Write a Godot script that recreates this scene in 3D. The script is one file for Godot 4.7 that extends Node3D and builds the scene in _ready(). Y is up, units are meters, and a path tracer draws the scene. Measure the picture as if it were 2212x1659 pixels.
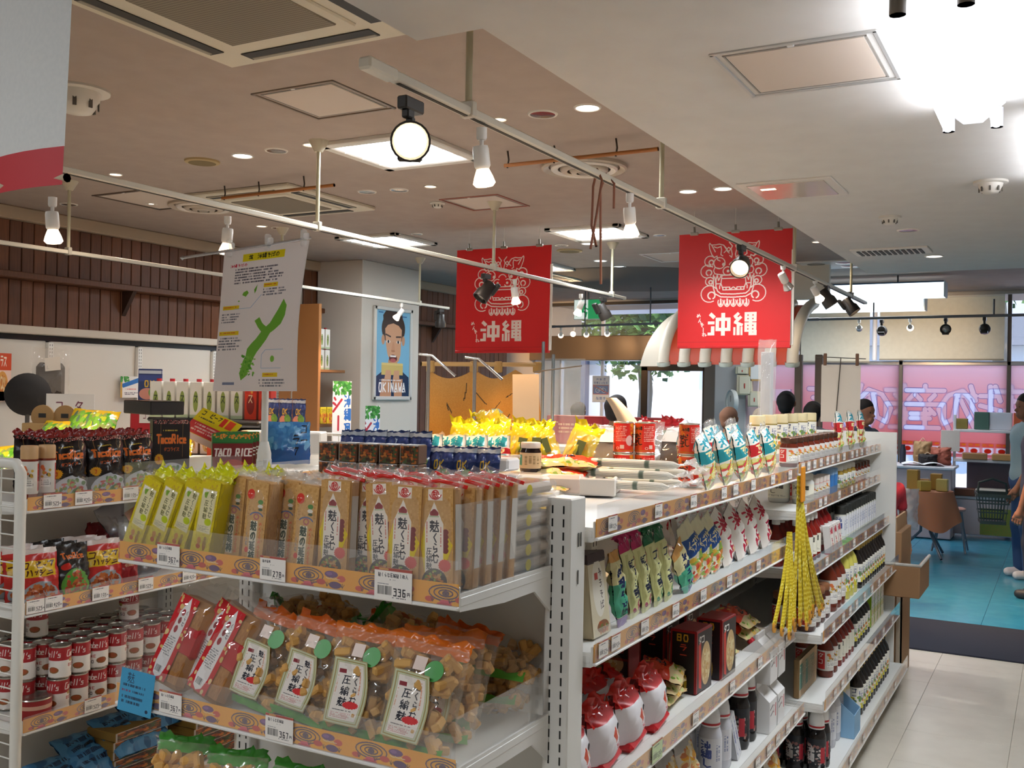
extends Node3D
# A souvenir and food shop with gondola shelves, track spotlights and hanging banners.

func _ready() -> void:
	rng.seed = 11
	make_camera_and_light()
	make_setting()
	make_ceiling()
	make_tracks()
	make_banners()

	make_gondolas()
	make_end_shelf_goods()
	make_side_goods()
	make_top_goods()
	make_left_goods()
	make_left_side()
	make_far_end()
	make_people()
	for k in protos:
		protos[k].free()


func make_camera_and_light() -> void:
	var cam := Camera3D.new()
	cam.name = "camera"
	cam.fov = 41.98
	cam.position = Vector3(0, 1.6, 0)
	cam.rotation = Vector3(deg_to_rad(0.30), deg_to_rad(28.95), deg_to_rad(1.04))
	cam.near = 0.05
	cam.far = 200.0
	add_child(cam)
	cam.current = true
	var env := Environment.new()
	env.background_mode = Environment.BG_SKY
	var sky := Sky.new()
	var sm := ProceduralSkyMaterial.new()
	sm.sky_top_color = Color(0.55, 0.7, 0.95)
	sm.sky_horizon_color = Color(0.85, 0.9, 0.97)
	sm.ground_bottom_color = Color(0.4, 0.4, 0.4)
	sm.ground_horizon_color = Color(0.7, 0.72, 0.75)
	sky.sky_material = sm
	env.sky = sky
	env.background_energy_multiplier = 4.6
	env.tonemap_mode = Environment.TONE_MAPPER_LINEAR
	env.tonemap_exposure = 0.92
	env.sdfgi_enabled = true
	env.ssao_enabled = true
	env.ssil_enabled = true
	var we := WorldEnvironment.new()
	we.name = "world_environment"
	we.environment = env
	add_child(we)
	var sun := DirectionalLight3D.new()
	sun.name = "sun"
	sun.rotation = Vector3(deg_to_rad(-62), deg_to_rad(35), 0)
	sun.light_color = Color(1.0, 0.96, 0.9)
	sun.light_energy = 2.8
	sun.light_angular_distance = 0.6
	sun.shadow_enabled = true
	add_child(sun)



# ------------------------------------------------------------------ helpers
var rng := RandomNumberGenerator.new()
var mats := {}
var texs := {}
var used := {}
var protos := {}
const ORD := ["first", "second", "third", "fourth", "fifth", "sixth", "seventh", "eighth", "ninth", "tenth", "eleventh", "twelfth", "thirteenth", "fourteenth", "fifteenth", "sixteenth", "seventeenth", "eighteenth", "nineteenth", "twentieth", "twenty-first", "twenty-second", "twenty-third", "twenty-fourth"]
const UP := Vector3.UP


func V(x: float, y: float, z: float) -> Vector3:
	return Vector3(x, y, z)


func M(col: String, rough := 0.6, metal := 0.0) -> StandardMaterial3D:
	var key := "%s/%.2f/%.2f" % [col, rough, metal]
	if not mats.has(key):
		var m := StandardMaterial3D.new()
		m.albedo_color = Color(col)
		m.roughness = rough
		m.metallic = metal
		mats[key] = m
	return mats[key]


func film(col := "ffffff", a := 0.07, rough := 0.08) -> StandardMaterial3D:
	var key := "film%s/%.2f/%.2f" % [col, a, rough]
	if not mats.has(key):
		var m := StandardMaterial3D.new()
		m.albedo_color = Color(Color(col), a)
		m.transparency = BaseMaterial3D.TRANSPARENCY_ALPHA
		m.roughness = rough
		m.cull_mode = BaseMaterial3D.CULL_DISABLED
		mats[key] = m
	return mats[key]


func emi(col: String, e: float) -> StandardMaterial3D:
	var key := "emi%s/%.2f" % [col, e]
	if not mats.has(key):
		var m := StandardMaterial3D.new()
		m.albedo_color = Color(col)
		m.emission_enabled = true
		m.emission = Color(col)
		m.emission_energy_multiplier = e
		mats[key] = m
	return mats[key]


func MT(key: String, rough := 0.5, tint := "ffffff") -> StandardMaterial3D:
	var k := "tex%s/%.2f/%s" % [key, rough, tint]
	if not mats.has(k):
		var m := StandardMaterial3D.new()
		m.albedo_texture = texs[key]
		m.albedo_color = Color(tint)
		m.roughness = rough
		mats[k] = m
	return mats[k]


func noise_mat(a: String, b: String, scale: Vector3, rough := 0.7, freq := 0.05, world := false, relief := 0.0) -> StandardMaterial3D:
	var m := StandardMaterial3D.new()
	var nt := NoiseTexture2D.new()
	nt.width = 256
	nt.height = 256
	nt.seamless = true
	var fn := FastNoiseLite.new()
	fn.seed = hash(a + b) % 1000
	fn.frequency = freq
	fn.fractal_octaves = 4
	nt.noise = fn
	var g := Gradient.new()
	g.set_color(0, Color(a))
	g.set_color(1, Color(b))
	nt.color_ramp = g
	m.albedo_texture = nt
	m.uv1_triplanar = true
	m.uv1_world_triplanar = world
	m.uv1_scale = scale
	m.roughness = rough
	return m


func uname(n: String) -> String:
	var k: int = used.get(n, 0)
	used[n] = k + 1
	return n if k == 0 else "%s_%03d" % [n, k]


func tag(o: Node, label: String, cat: String, group := "", kind := "") -> void:
	o.set_meta("label", label)
	if cat: o.set_meta("category", cat)
	if group: o.set_meta("group", group)
	if kind: o.set_meta("kind", kind)


func T(called: String, label: String, cat: String, at := Vector3.ZERO, rot := Vector3.ZERO, group := "") -> Node3D:
	var o := Node3D.new()
	o.name = uname(called)
	add_child(o)
	o.position = at
	o.rotation = rot
	tag(o, label, cat, group)
	return o


func P(root: Node3D, called: String, b, m: Material, at := Vector3.ZERO, rot := Vector3.ZERO) -> MeshInstance3D:
	var o := MeshInstance3D.new()
	o.name = called
	o.mesh = b.mesh() if b is MB else b
	o.material_override = m
	o.position = at
	o.rotation = rot
	root.add_child(o, true)
	return o


func S(called: String, b, m: Material, at := Vector3.ZERO) -> MeshInstance3D:
	var o := P(self, called, b, m, at)
	o.set_meta("kind", "structure")
	return o


func one(called: String, label: String, cat: String, b, m: Material, at := Vector3.ZERO, rot := Vector3.ZERO, group := "") -> MeshInstance3D:
	var o := P(self, uname(called), b, m, at, rot)
	tag(o, label, cat, group)
	return o


func proto(key: String, called := "") -> Node3D:
	var o := Node3D.new()
	o.name = called if called else key
	protos[key] = o
	return o


# a copy of a finished kind of thing, put where it stands
func put(key: String, label: String, cat: String, at: Vector3, rot := Vector3.ZERO, group := "", sc := Vector3.ONE) -> Node3D:
	var src: Node3D = protos[key]
	var o: Node3D = src.duplicate()
	o.name = uname(src.name)
	add_child(o)
	o.position = at
	o.rotation = rot
	o.scale = sc
	tag(o, label, cat, group)
	return o


func jit(a: float) -> float:
	return rng.randf_range(-a, a)


func spot(at: Vector3, to: Vector3, e: float, ang: float, col := Color(1.0, 0.82, 0.6), size := 0.03) -> void:
	var l := SpotLight3D.new()
	l.name = "spot_lamp_light"
	l.light_energy = e
	l.light_color = col
	l.spot_angle = ang
	l.spot_range = 30.0
	l.spot_attenuation = 2.0
	l.spot_angle_attenuation = 0.8
	l.light_size = size
	l.shadow_enabled = true
	add_child(l, true)
	l.look_at_from_position(at, to, Vector3.UP if absf((to - at).normalized().y) < 0.98 else Vector3.RIGHT)


func area(at: Vector3, sx: float, sz: float, e: float, col := Color(0.95, 0.98, 1.0)) -> void:
	var l := AreaLight3D.new()
	l.name = "panel_lamp_light"
	l.area_size = Vector2(sx, sz)
	l.light_energy = e
	l.light_color = col
	l.area_range = 30.0
	l.area_attenuation = 2.0
	l.shadow_enabled = true
	add_child(l, true)
	l.position = at
	l.rotation = Vector3(-PI / 2, 0, 0)


# ---- mesh builder; corners run counter-clockwise seen from outside
class MB:
	var v := PackedVector3Array()
	var n := PackedVector3Array()
	var t := PackedVector2Array()
	var i := PackedInt32Array()
	var x := Transform3D.IDENTITY
	var made: ArrayMesh

	func quad(a: Vector3, b: Vector3, c: Vector3, d: Vector3, u0 := 0.0, v0 := 0.0, u1 := 1.0, v1 := 1.0) -> MB:
		a = x * a; b = x * b; c = x * c; d = x * d
		var m := (c - a).cross(d - b).normalized()
		var k := v.size()
		v.append_array([a, b, c, d])
		n.append_array([m, m, m, m])
		t.append_array([Vector2(u0, v1), Vector2(u1, v1), Vector2(u1, v0), Vector2(u0, v0)])
		i.append_array([k, k + 2, k + 1, k, k + 3, k + 2])
		return self

	func tri(a: Vector3, b: Vector3, c: Vector3) -> MB:
		a = x * a; b = x * b; c = x * c
		var m := (b - a).cross(c - a).normalized()
		var k := v.size()
		v.append_array([a, b, c])
		n.append_array([m, m, m])
		t.append_array([Vector2(0, 1), Vector2(1, 1), Vector2(0.5, 0)])
		i.append_array([k, k + 2, k + 1])
		return self

	# box with chamfered edges; front face (+z) carries the whole texture
	func box(c: Vector3, s: Vector3, e := 0.0) -> MB:
		var h := s * 0.5
		e = minf(e, minf(h.x, minf(h.y, h.z)) * 0.9)
		var p := func(sx: int, sy: int, sz: int, ax: int) -> Vector3:
			var q := Vector3(h.x * sx, h.y * sy, h.z * sz)
			for k in 3:
				if k != ax:
					q[k] -= e * [sx, sy, sz][k]
			return c + q
		quad(p.call(-1, -1, 1, 2), p.call(1, -1, 1, 2), p.call(1, 1, 1, 2), p.call(-1, 1, 1, 2))
		quad(p.call(1, -1, -1, 2), p.call(-1, -1, -1, 2), p.call(-1, 1, -1, 2), p.call(1, 1, -1, 2))
		quad(p.call(1, -1, 1, 0), p.call(1, -1, -1, 0), p.call(1, 1, -1, 0), p.call(1, 1, 1, 0))
		quad(p.call(-1, -1, -1, 0), p.call(-1, -1, 1, 0), p.call(-1, 1, 1, 0), p.call(-1, 1, -1, 0))
		quad(p.call(-1, 1, 1, 1), p.call(1, 1, 1, 1), p.call(1, 1, -1, 1), p.call(-1, 1, -1, 1))
		quad(p.call(-1, -1, -1, 1), p.call(1, -1, -1, 1), p.call(1, -1, 1, 1), p.call(-1, -1, 1, 1))
		if e > 0.0:
			for s1 in [-1, 1]:
				for s2 in [-1, 1]:
					var w: Array = [[p.call(s1, s2, -1, 0), p.call(s1, s2, 1, 0), p.call(s1, s2, 1, 1), p.call(s1, s2, -1, 1)], [p.call(-1, s1, s2, 1), p.call(1, s1, s2, 1), p.call(1, s1, s2, 2), p.call(-1, s1, s2, 2)], [p.call(s1, -1, s2, 0), p.call(s1, 1, s2, 0), p.call(s1, 1, s2, 2), p.call(s1, -1, s2, 2)]]
					for q in w:
						var mid: Vector3 = (q[0] + q[2]) * 0.5 - c
						if (q[2] - q[0]).cross(q[3] - q[1]).dot(mid) > 0.0:
							quad(q[0], q[1], q[2], q[3], 0.0, 0.0, 0.02, 0.02)
						else:
							quad(q[3], q[2], q[1], q[0], 0.0, 0.0, 0.02, 0.02)
					for s3 in [-1, 1]:
						var a: Vector3 = p.call(s1, s2, s3, 0)
						var b: Vector3 = p.call(s1, s2, s3, 1)
						var d: Vector3 = p.call(s1, s2, s3, 2)
						if (b - a).cross(d - a).dot(a - c) > 0.0:
							tri(a, b, d)
						else:
							tri(a, d, b)
		return self

	# a flat card facing +z
	func card(w: float, h: float, z := 0.0) -> MB:
		return quad(Vector3(-w / 2, -h / 2, z), Vector3(w / 2, -h / 2, z), Vector3(w / 2, h / 2, z), Vector3(-w / 2, h / 2, z))

	# smooth sheet f(u, v); du x dv points outwards
	func grid(f: Callable, nu: int, nv: int, wrap := false) -> MB:
		var q: Array[Vector3] = []
		for b in nv + 1:
			for a in nu + 1:
				q.append(x * (f.call(float(a % nu if wrap else a) / nu, float(b) / nv) as Vector3))
		var k := v.size()
		var w := nu + 1
		for b in nv + 1:
			for a in w:
				var a0 := (a - 1 if a > 0 else (nu - 1 if wrap else 0))
				var a1 := (a + 1 if a < nu else (1 if wrap else nu))
				var du: Vector3 = q[b * w + a1] - q[b * w + a0]
				var dv: Vector3 = q[mini(b + 1, nv) * w + a] - q[maxi(b - 1, 0) * w + a]
				var m := du.cross(dv)
				if m.length_squared() < 1e-16:
					m = (q[b * w + a] - q[(nv - b) * w + a])
				v.append(q[b * w + a])
				n.append(m.normalized())
				t.append(Vector2(float(a) / nu, 1.0 - float(b) / nv))
		for b in nv:
			for a in nu:
				var c := k + b * w + a
				i.append_array([c, c + w + 1, c + 1, c, c + w, c + w + 1])
		return self

	# turned body: profile of Vector2(radius, height) from bottom to top
	func lathe(p: Array, seg := 20, at := Vector3.ZERO) -> MB:
		var total := 0.0
		for k in p.size() - 1:
			total += p[k].distance_to(p[k + 1])
		var run := 0.0
		var nrm: Array[Vector2] = []
		for k in p.size() - 1:
			var d: Vector2 = p[k + 1] - p[k]
			nrm.append(Vector2(d.y, -d.x).normalized())
		for k in p.size() - 1:
			var na := nrm[k]
			var nb := nrm[k]
			if k > 0 and nrm[k - 1].dot(nrm[k]) > 0.6: na = (nrm[k - 1] + nrm[k]).normalized()
			if k < nrm.size() - 1 and nrm[k + 1].dot(nrm[k]) > 0.6: nb = (nrm[k + 1] + nrm[k]).normalized()
			var l: float = p[k].distance_to(p[k + 1])
			var base := v.size()
			for j in seg + 1:
				var a := TAU * (float(j) / seg - 0.5)
				var e := Vector3(sin(a), 0, cos(a))
				v.append(x * (at + e * p[k].x + Vector3(0, p[k].y, 0)))
				v.append(x * (at + e * p[k + 1].x + Vector3(0, p[k + 1].y, 0)))
				n.append((x.basis * (e * na.x + Vector3(0, na.y, 0))).normalized())
				n.append((x.basis * (e * nb.x + Vector3(0, nb.y, 0))).normalized())
				t.append(Vector2(float(j) / seg, 1.0 - run / total))
				t.append(Vector2(float(j) / seg, 1.0 - (run + l) / total))
			for j in seg:
				var c := base + j * 2
				i.append_array([c, c + 3, c + 2, c, c + 1, c + 3])
			run += l
		return self

	# round bar along points
	func tube(pts: Array, r: float, seg := 8) -> MB:
		var up := Vector3.UP
		for k in pts.size():
			var d: Vector3 = (pts[mini(k + 1, pts.size() - 1)] - pts[maxi(k - 1, 0)]).normalized()
			if absf(d.dot(up)) > 0.95: up = Vector3.RIGHT
			var s := d.cross(up).normalized()
			var w := s.cross(d).normalized()
			up = w
			for j in seg + 1:
				var a := TAU * j / seg
				var e := s * cos(a) + w * sin(a)
				v.append(x * (pts[k] + e * r))
				n.append((x.basis * e).normalized())
				t.append(Vector2(float(j) / seg, float(k) / (pts.size() - 1)))
		var base := v.size() - pts.size() * (seg + 1)
		for k in pts.size() - 1:
			for j in seg:
				var c := base + k * (seg + 1) + j
				i.append_array([c, c + seg + 2, c + seg + 1, c, c + 1, c + seg + 2])
		for e in 2:
			var at: Vector3 = pts[0] if e == 0 else pts[pts.size() - 1]
			var ring := base + (0 if e == 0 else (pts.size() - 1) * (seg + 1))
			var nn: Vector3 = (pts[0] - pts[1]).normalized() if e == 0 else (pts[pts.size() - 1] - pts[pts.size() - 2]).normalized()
			var c := v.size()
			v.append(x * at); n.append(x.basis * nn); t.append(Vector2.ZERO)
			for j in seg + 1:
				v.append(v[ring + j]); n.append(x.basis * nn); t.append(Vector2.ZERO)
			for j in seg:
				i.append_array([c, c + 2 + j, c + 1 + j] if e == 1 else [c, c + 1 + j, c + 2 + j])
		return self

	# outline (x, y) pulled along z from z0 to z1
	func prism(p: PackedVector2Array, z0: float, z1: float) -> MB:
		if Geometry2D.is_polygon_clockwise(p): p.reverse()
		var idx := Geometry2D.triangulate_polygon(p)
		for s in 2:
			var z := z1 if s == 0 else z0
			var k := v.size()
			for q in p:
				v.append(x * Vector3(q.x, q.y, z))
				n.append((x.basis * Vector3(0, 0, 1 if s == 0 else -1)).normalized())
				t.append(q)
			for j in range(0, idx.size(), 3):
				var a := p[idx[j]]; var b := p[idx[j + 1]]; var c := p[idx[j + 2]]
				var ccw := (b - a).cross(c - a) > 0.0
				if ccw == (s == 0):
					i.append_array([k + idx[j], k + idx[j + 2], k + idx[j + 1]])
				else:
					i.append_array([k + idx[j], k + idx[j + 1], k + idx[j + 2]])
		for j in p.size():
			var a := p[j]; var b := p[(j + 1) % p.size()]
			quad(Vector3(a.x, a.y, z1), Vector3(a.x, a.y, z0), Vector3(b.x, b.y, z0), Vector3(b.x, b.y, z1))
		return self

	# stuffed pouch, flat seals at both ends; base at y = 0
	func pouch(w: float, h: float, d: float, seal := 0.06, crumple := 0.0, sd := 1, nu := 10, nv := 14, taper := 0.0) -> MB:
		var fn := FastNoiseLite.new()
		fn.seed = sd
		fn.frequency = 0.9
		for s: float in [1.0, -1.0]:
			grid(func(u: float, q: float) -> Vector3:
				var uu: float = u if s > 0 else 1.0 - u
				var a := 2.0 * uu - 1.0
				var b := clampf((q - seal) / (1.0 - 2.0 * seal), 0.0, 1.0)
				var th := sqrt(maxf(0.0, 1.0 - pow(absf(a), 2.6))) * pow(4.0 * b * (1.0 - b), 0.45)
				var c := crumple * fn.get_noise_3d(uu * 5.0, q * 6.0, s * 3.0)
				var wx := w * (1.0 - 0.12 * th) * (1.0 - taper * q)
				return Vector3(a * wx * 0.5 + c * 0.5, q * h + c * 0.4, s * (d * 0.5 * th + 0.0012) + c * (0.3 + th)), nu, nv)
		return self

	func mesh() -> ArrayMesh:
		if made == null:
			var arr := []
			arr.resize(Mesh.ARRAY_MAX)
			arr[Mesh.ARRAY_VERTEX] = v
			arr[Mesh.ARRAY_NORMAL] = n
			arr[Mesh.ARRAY_TEX_UV] = t
			arr[Mesh.ARRAY_INDEX] = i
			made = ArrayMesh.new()
			made.add_surface_from_arrays(Mesh.PRIMITIVE_TRIANGLES, arr)
		return made


func bx(c: Vector3, s: Vector3, e := 0.0) -> MB:
	return MB.new().box(c, s, e)



# ------------------------------------------------------------------ printing: strokes on a 10 x 10 field, y down
const GL := {
	"沖": "0021 0424 0927 4387 43478783 6069", "縄": "2002 0224 3204 0444 2429 1608 3648 50905490 5094 52925454 5595 98585557 5797 70799979 9094 9598",
	"め": "2247 6147 472816346385876 69", "ん": "5119 19355658799 6", "そ": "2171 7134 3494 945658 5879", "｜": "5159", "ー": "1595", "れ": "2029 0333 3307 0743 436365 656887 8796",
	"麩": "2024 0141 0242 0444 1406 1545 4509 1648 5292 5494 7074 7458 7498 3999", "く": "6034 3469", "ら": "4061 3336 3675 7578 7849", "む": "1262 3036 3617 1736 3649 497986 7193",
	"圧": "1090 2015 1509 3484 5258 2898", "縮": "2002 0224 3204 0444 2429 1608 3648 5191 7071 5152 9192 6393 6595 9599 6965 6797 5346 5459", "の": "5247 4728 281532 326183 838669",
	"延": "5180 6167 6484 4347 4797 0131 3114 1434 3418 1649 4999", "棒": "0242 2029 2307 2346 5191 5393 7046 7396 5797 7579", "物": "1003 1242 0544 2029 6053 529297 9789 7247 8359",
	"産": "5051 1191 3243 7263 1494 141709 4536 4686 5559 4787 2999", "店": "5051 1191 1116 1609 5255 5383 3585 8589 3935", "自": "5041 2181 8189 2921 2484 2686", "転": "0242 1444 4447 4717 1714 2029 0848 6191 5494 6457 5799 8599",
	"車": "1191 2383 8386 2623 2484 0898 5059", "止": "1898 3438 5058 5484", "区": "0099 1191 1119 1999 7327 3478", "域": "0343 2028 0848 4292 6068 6899 8578 5454 5458", "福": "2021 1242 4206 2429 6191 5383 8385 5553 5696 9699 5956 7679 5797", "岡": "1191 1119 9199 3243 7263 2484 3638 3878 7678 5458", "市": "5052 0292 2484 2428 8488 5059", "禁": "1131 2034 6191 7074 2555 2777 0797 5759 3749", "放": "2022 0242 2207 2434 3439 7055 5393 8359 6599", "置": "1191 1193 1393 4143 6163 1494 5155 3585 8588 3835 3787 1599 1999",
	"コ": "1181 8188 1888", "ビ": "2028 2899 2482 7081 8091", "フ": "1181 8138", "ハ": "3118 6198", "ッ": "1324 4354 8147", "シ": "1122 0425 0982", "ュ": "3474 7478 1898", "タ": "4014 3191 9138 3576", "ラ": "2080 1393 9358", "イ": "8014 5359", "ス": "1181 8118 5588", "ゴ": "1181 8188 1888 7081 9092", "ヤ": "0595 4069 9476",
	"や": "1594 9487 4064 3069", "き": "2171 2484 4077 7749 3849", "ば": "1019 3383 6068 6848 4897 8091 9092", "だ": "0363 3018 5585 4999 8091 9092", "し": "3037 3769 6998", "い": "1117 1728 8187", "も": "4047 4769 6997 2272 2575", "紅": "2002 0224 3204 0444 2429 1608 3648 5292 7279 5999", "麺": "2024 0141 0242 0444 1406 1545 4509 4999 5090 5393 9398 5853 7078 5595 5797", "県": "2181 8186 2621 2383 2484 0198 2729 5759 8789", "柑": "0242 2029 2307 2346 5393 5059 9099 5696 5999", "円": "1191 1119 9199 5155 1595", "枚": "0242 2029 2307 2346 6043 5393 8359 6599", "入": "4050 5019 5499",
	"0": "20602080 8288 8868 6828 2822 2220 2080", "1": "3050 5059", "2": "1171 7173 7319 1979", "3": "1171 7174 7434 7479 7919", "4": "5015 1585 6069", "5": "8121 2124 2474 7479 7919", "6": "7121 2129 2979 7975 7525", "7": "1171 7149", "8": "2171 7179 7929 2921 2575", "9": "7579 2979 2125 2575 7175 2171",
	"A": "0949 0949 0940 4089 2666", "B": "1019 1070 7074 1474 7479 7919", "C": "8020 2015 1529 2989", "E": "1080 1019 1474 1989", "I": "5059", "K": "1019 8014 1489", "M": "0900 0045 4590 9099", "N": "1910 1079 7970", "O": "2070 7085 8579 7929 2915 1520", "P": "1910 1070 7084 8475 7515", "R": "1910 1070 7084 8475 7515 4589", "S": "8020 2014 1484 8479 7919", "T": "0090 4049", "W": "0029 2954 5479 7990", "H": "1019 7079 1575", "L": "1019 1989",
	"a": "2464 6469 6929 2926 2666", "c": "7424 2416 1629 2979", "o": "2464 6486 8669 6929 2916 1624", "i": "5459 5152", "e": "1676 7664 6424 2416 1629 2979", "m": "0904 0434 3439 3474 7479", "p": "1424 1419 2464 6476 7669 6919 1499", "b": "1019 1464 6476 7669 6919", "l": "5059", "s": "7424 2426 2676 7679 7919", "’": "5043", "x": "1489 8419", "y": "1456 8419", "→": "0595 6295 6895",
}


# a sheet to print on, in pixels
class Cv:
	var im: Image
	var w: int
	var h: int

	func _init(W: int, H: int, bg: String) -> void:
		w = W; h = H
		im = Image.create(W, H, false, Image.FORMAT_RGB8)
		im.fill(Color(bg))

	func rect(x: float, y: float, a: float, b: float, c: String) -> Cv:
		im.fill_rect(Rect2i(roundi(x), roundi(y), maxi(1, roundi(a)), maxi(1, roundi(b))), Color(c))
		return self

	func disc(cx: float, cy: float, rx: float, ry: float, c: String) -> Cv:
		var col := Color(c)
		for y in range(maxi(0, floori(cy - ry)), mini(h, ceili(cy + ry) + 1)):
			var q := 1.0 - pow((y + 0.5 - cy) / ry, 2.0)
			if q > 0.0:
				var d := rx * sqrt(q)
				im.fill_rect(Rect2i(roundi(cx - d), y, maxi(1, roundi(2.0 * d)), 1), col)
		return self

	func poly(p: Array, c: String) -> Cv:
		var col := Color(c)
		var lo := INF
		var hi := -INF
		for q: Vector2 in p:
			lo = minf(lo, q.y); hi = maxf(hi, q.y)
		for y in range(maxi(0, floori(lo)), mini(h, ceili(hi))):
			var xs: Array[float] = []
			for k in p.size():
				var a: Vector2 = p[k]; var b: Vector2 = p[(k + 1) % p.size()]
				if (a.y <= y + 0.5) != (b.y <= y + 0.5):
					xs.append(a.x + (y + 0.5 - a.y) / (b.y - a.y) * (b.x - a.x))
			xs.sort()
			for k in range(0, xs.size() - 1, 2):
				im.fill_rect(Rect2i(roundi(xs[k]), y, maxi(1, roundi(xs[k + 1] - xs[k])), 1), col)
		return self

	# outline given as "xxyy xxyy ..." on a 100 x 100 field
	func shape(s: String, x: float, y: float, sx: float, sy: float, c: String) -> Cv:
		return poly(pts(s, x, y, sx, sy), c)

	static func pts(s: String, x: float, y: float, sx: float, sy: float) -> Array:
		var out := []
		for q in s.split(" ", false):
			out.append(Vector2(x + float(q.substr(0, 2)) / 100.0 * sx, y + float(q.substr(2, 2)) / 100.0 * sy))
		return out

	func line(a: Vector2, b: Vector2, wd: float, c: String, round := true) -> Cv:
		var d: Vector2 = b - a
		if d.length() < 0.01: d = Vector2(0.01, 0)
		var s := d.normalized().orthogonal() * wd * 0.5
		poly([a + s, b + s, b - s, a - s], c)
		if round and wd > 2.5:
			disc(a.x, a.y, wd / 2, wd / 2, c)
			disc(b.x, b.y, wd / 2, wd / 2, c)
		return self

	func path(s: String, x: float, y: float, sx: float, sy: float, wd: float, c: String, closed := false) -> Cv:
		var p := pts(s, x, y, sx, sy)
		for k in p.size() - (0 if closed else 1):
			line(p[k], p[(k + 1) % p.size()], wd, c)
		return self

	func ring(cx: float, cy: float, r: float, wd: float, c: String, a0 := 0.0, a1 := 360.0, sy := 1.0) -> Cv:
		var last := Vector2.ZERO
		var n := maxi(6, int(absf(a1 - a0) / 18.0))
		for k in n + 1:
			var a := deg_to_rad(lerpf(a0, a1, float(k) / n))
			var q := Vector2(cx + cos(a) * r, cy - sin(a) * r * sy)
			if k: line(last, q, wd, c)
			last = q
		return self

	func glyph(g: String, x: float, y: float, sx: float, sy: float, wd: float, c: String, slant := 0.0, flip := false, round := true) -> Cv:
		if not GL.has(g): return self
		for st in (GL[g] as String).split(" ", false):
			var last := Vector2.ZERO
			for k in range(0, st.length() - 1, 2):
				var fx := float(st[k]) / 9.0
				var fy := float(st[k + 1]) / 9.0
				if flip: fx = 1.0 - fx
				var q := Vector2(x + fx * sx + (1.0 - fy) * slant * sy, y + fy * sy)
				if k: line(last, q, wd, c, round)
				last = q
		return self

	func text(s: String, x: float, y: float, sx: float, sy: float, adv: float, wd: float, c: String, down := false, slant := 0.0) -> Cv:
		for k in s.length():
			glyph(s[k], x + (0.0 if down else k * adv), y + (k * adv if down else 0.0), sx, sy, wd, c, slant)
		return self

	# unreadable small print
	func fine(x: float, y: float, a: float, b: float, rows: int, c: String, sd := 1, down := false) -> Cv:
		var r := RandomNumberGenerator.new()
		r.seed = sd
		for k in rows:
			var run := 0.0
			var most := (b if down else a) * r.randf_range(0.7, 1.0)
			while run < most:
				var l := r.randf_range(1.5, 4.0)
				if r.randf() < 0.8:
					if down: rect(x + a * k / rows, y + run, maxf(1.0, a / rows * 0.6), minf(l, most - run), c)
					else: rect(x + run, y + b * k / rows, minf(l, most - run), maxf(1.0, b / rows * 0.55), c)
				run += l + 1.0
		return self

	func bars(x: float, y: float, a: float, b: float, sd := 1) -> Cv:
		var r := RandomNumberGenerator.new()
		r.seed = sd
		var k := 0.0
		while k < a:
			var q := r.randf_range(1.0, 2.5)
			rect(x + k, y, q, b, "333333")
			k += q + r.randf_range(1.0, 2.0)
		return self

	# mottle, so that print is not perfectly even
	func mottle(amount: float, sd := 1, cell := 3) -> Cv:
		var r := RandomNumberGenerator.new()
		r.seed = sd
		for y in range(0, h, cell):
			for x in range(0, w, cell):
				var p := im.get_pixel(x, y)
				var d := r.randf_range(-amount, amount)
				im.fill_rect(Rect2i(x, y, cell, cell), Color(p.r + d, p.g + d, p.b + d))
		return self

	func blobs(x: float, y: float, a: float, b: float, cols: Array, count: int, r0: float, r1: float, sd := 1) -> Cv:
		var r := RandomNumberGenerator.new()
		r.seed = sd
		for k in count:
			disc(x + r.randf() * a, y + r.randf() * b, r.randf_range(r0, r1), r.randf_range(r0, r1), cols[k % cols.size()])
		return self

	func done() -> ImageTexture:
		return ImageTexture.create_from_image(im)



# ------------------------------------------------------------------ the room
const HC := 2.92   # main ceiling
const HS := 2.60   # lowered ceiling along the aisle


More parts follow.
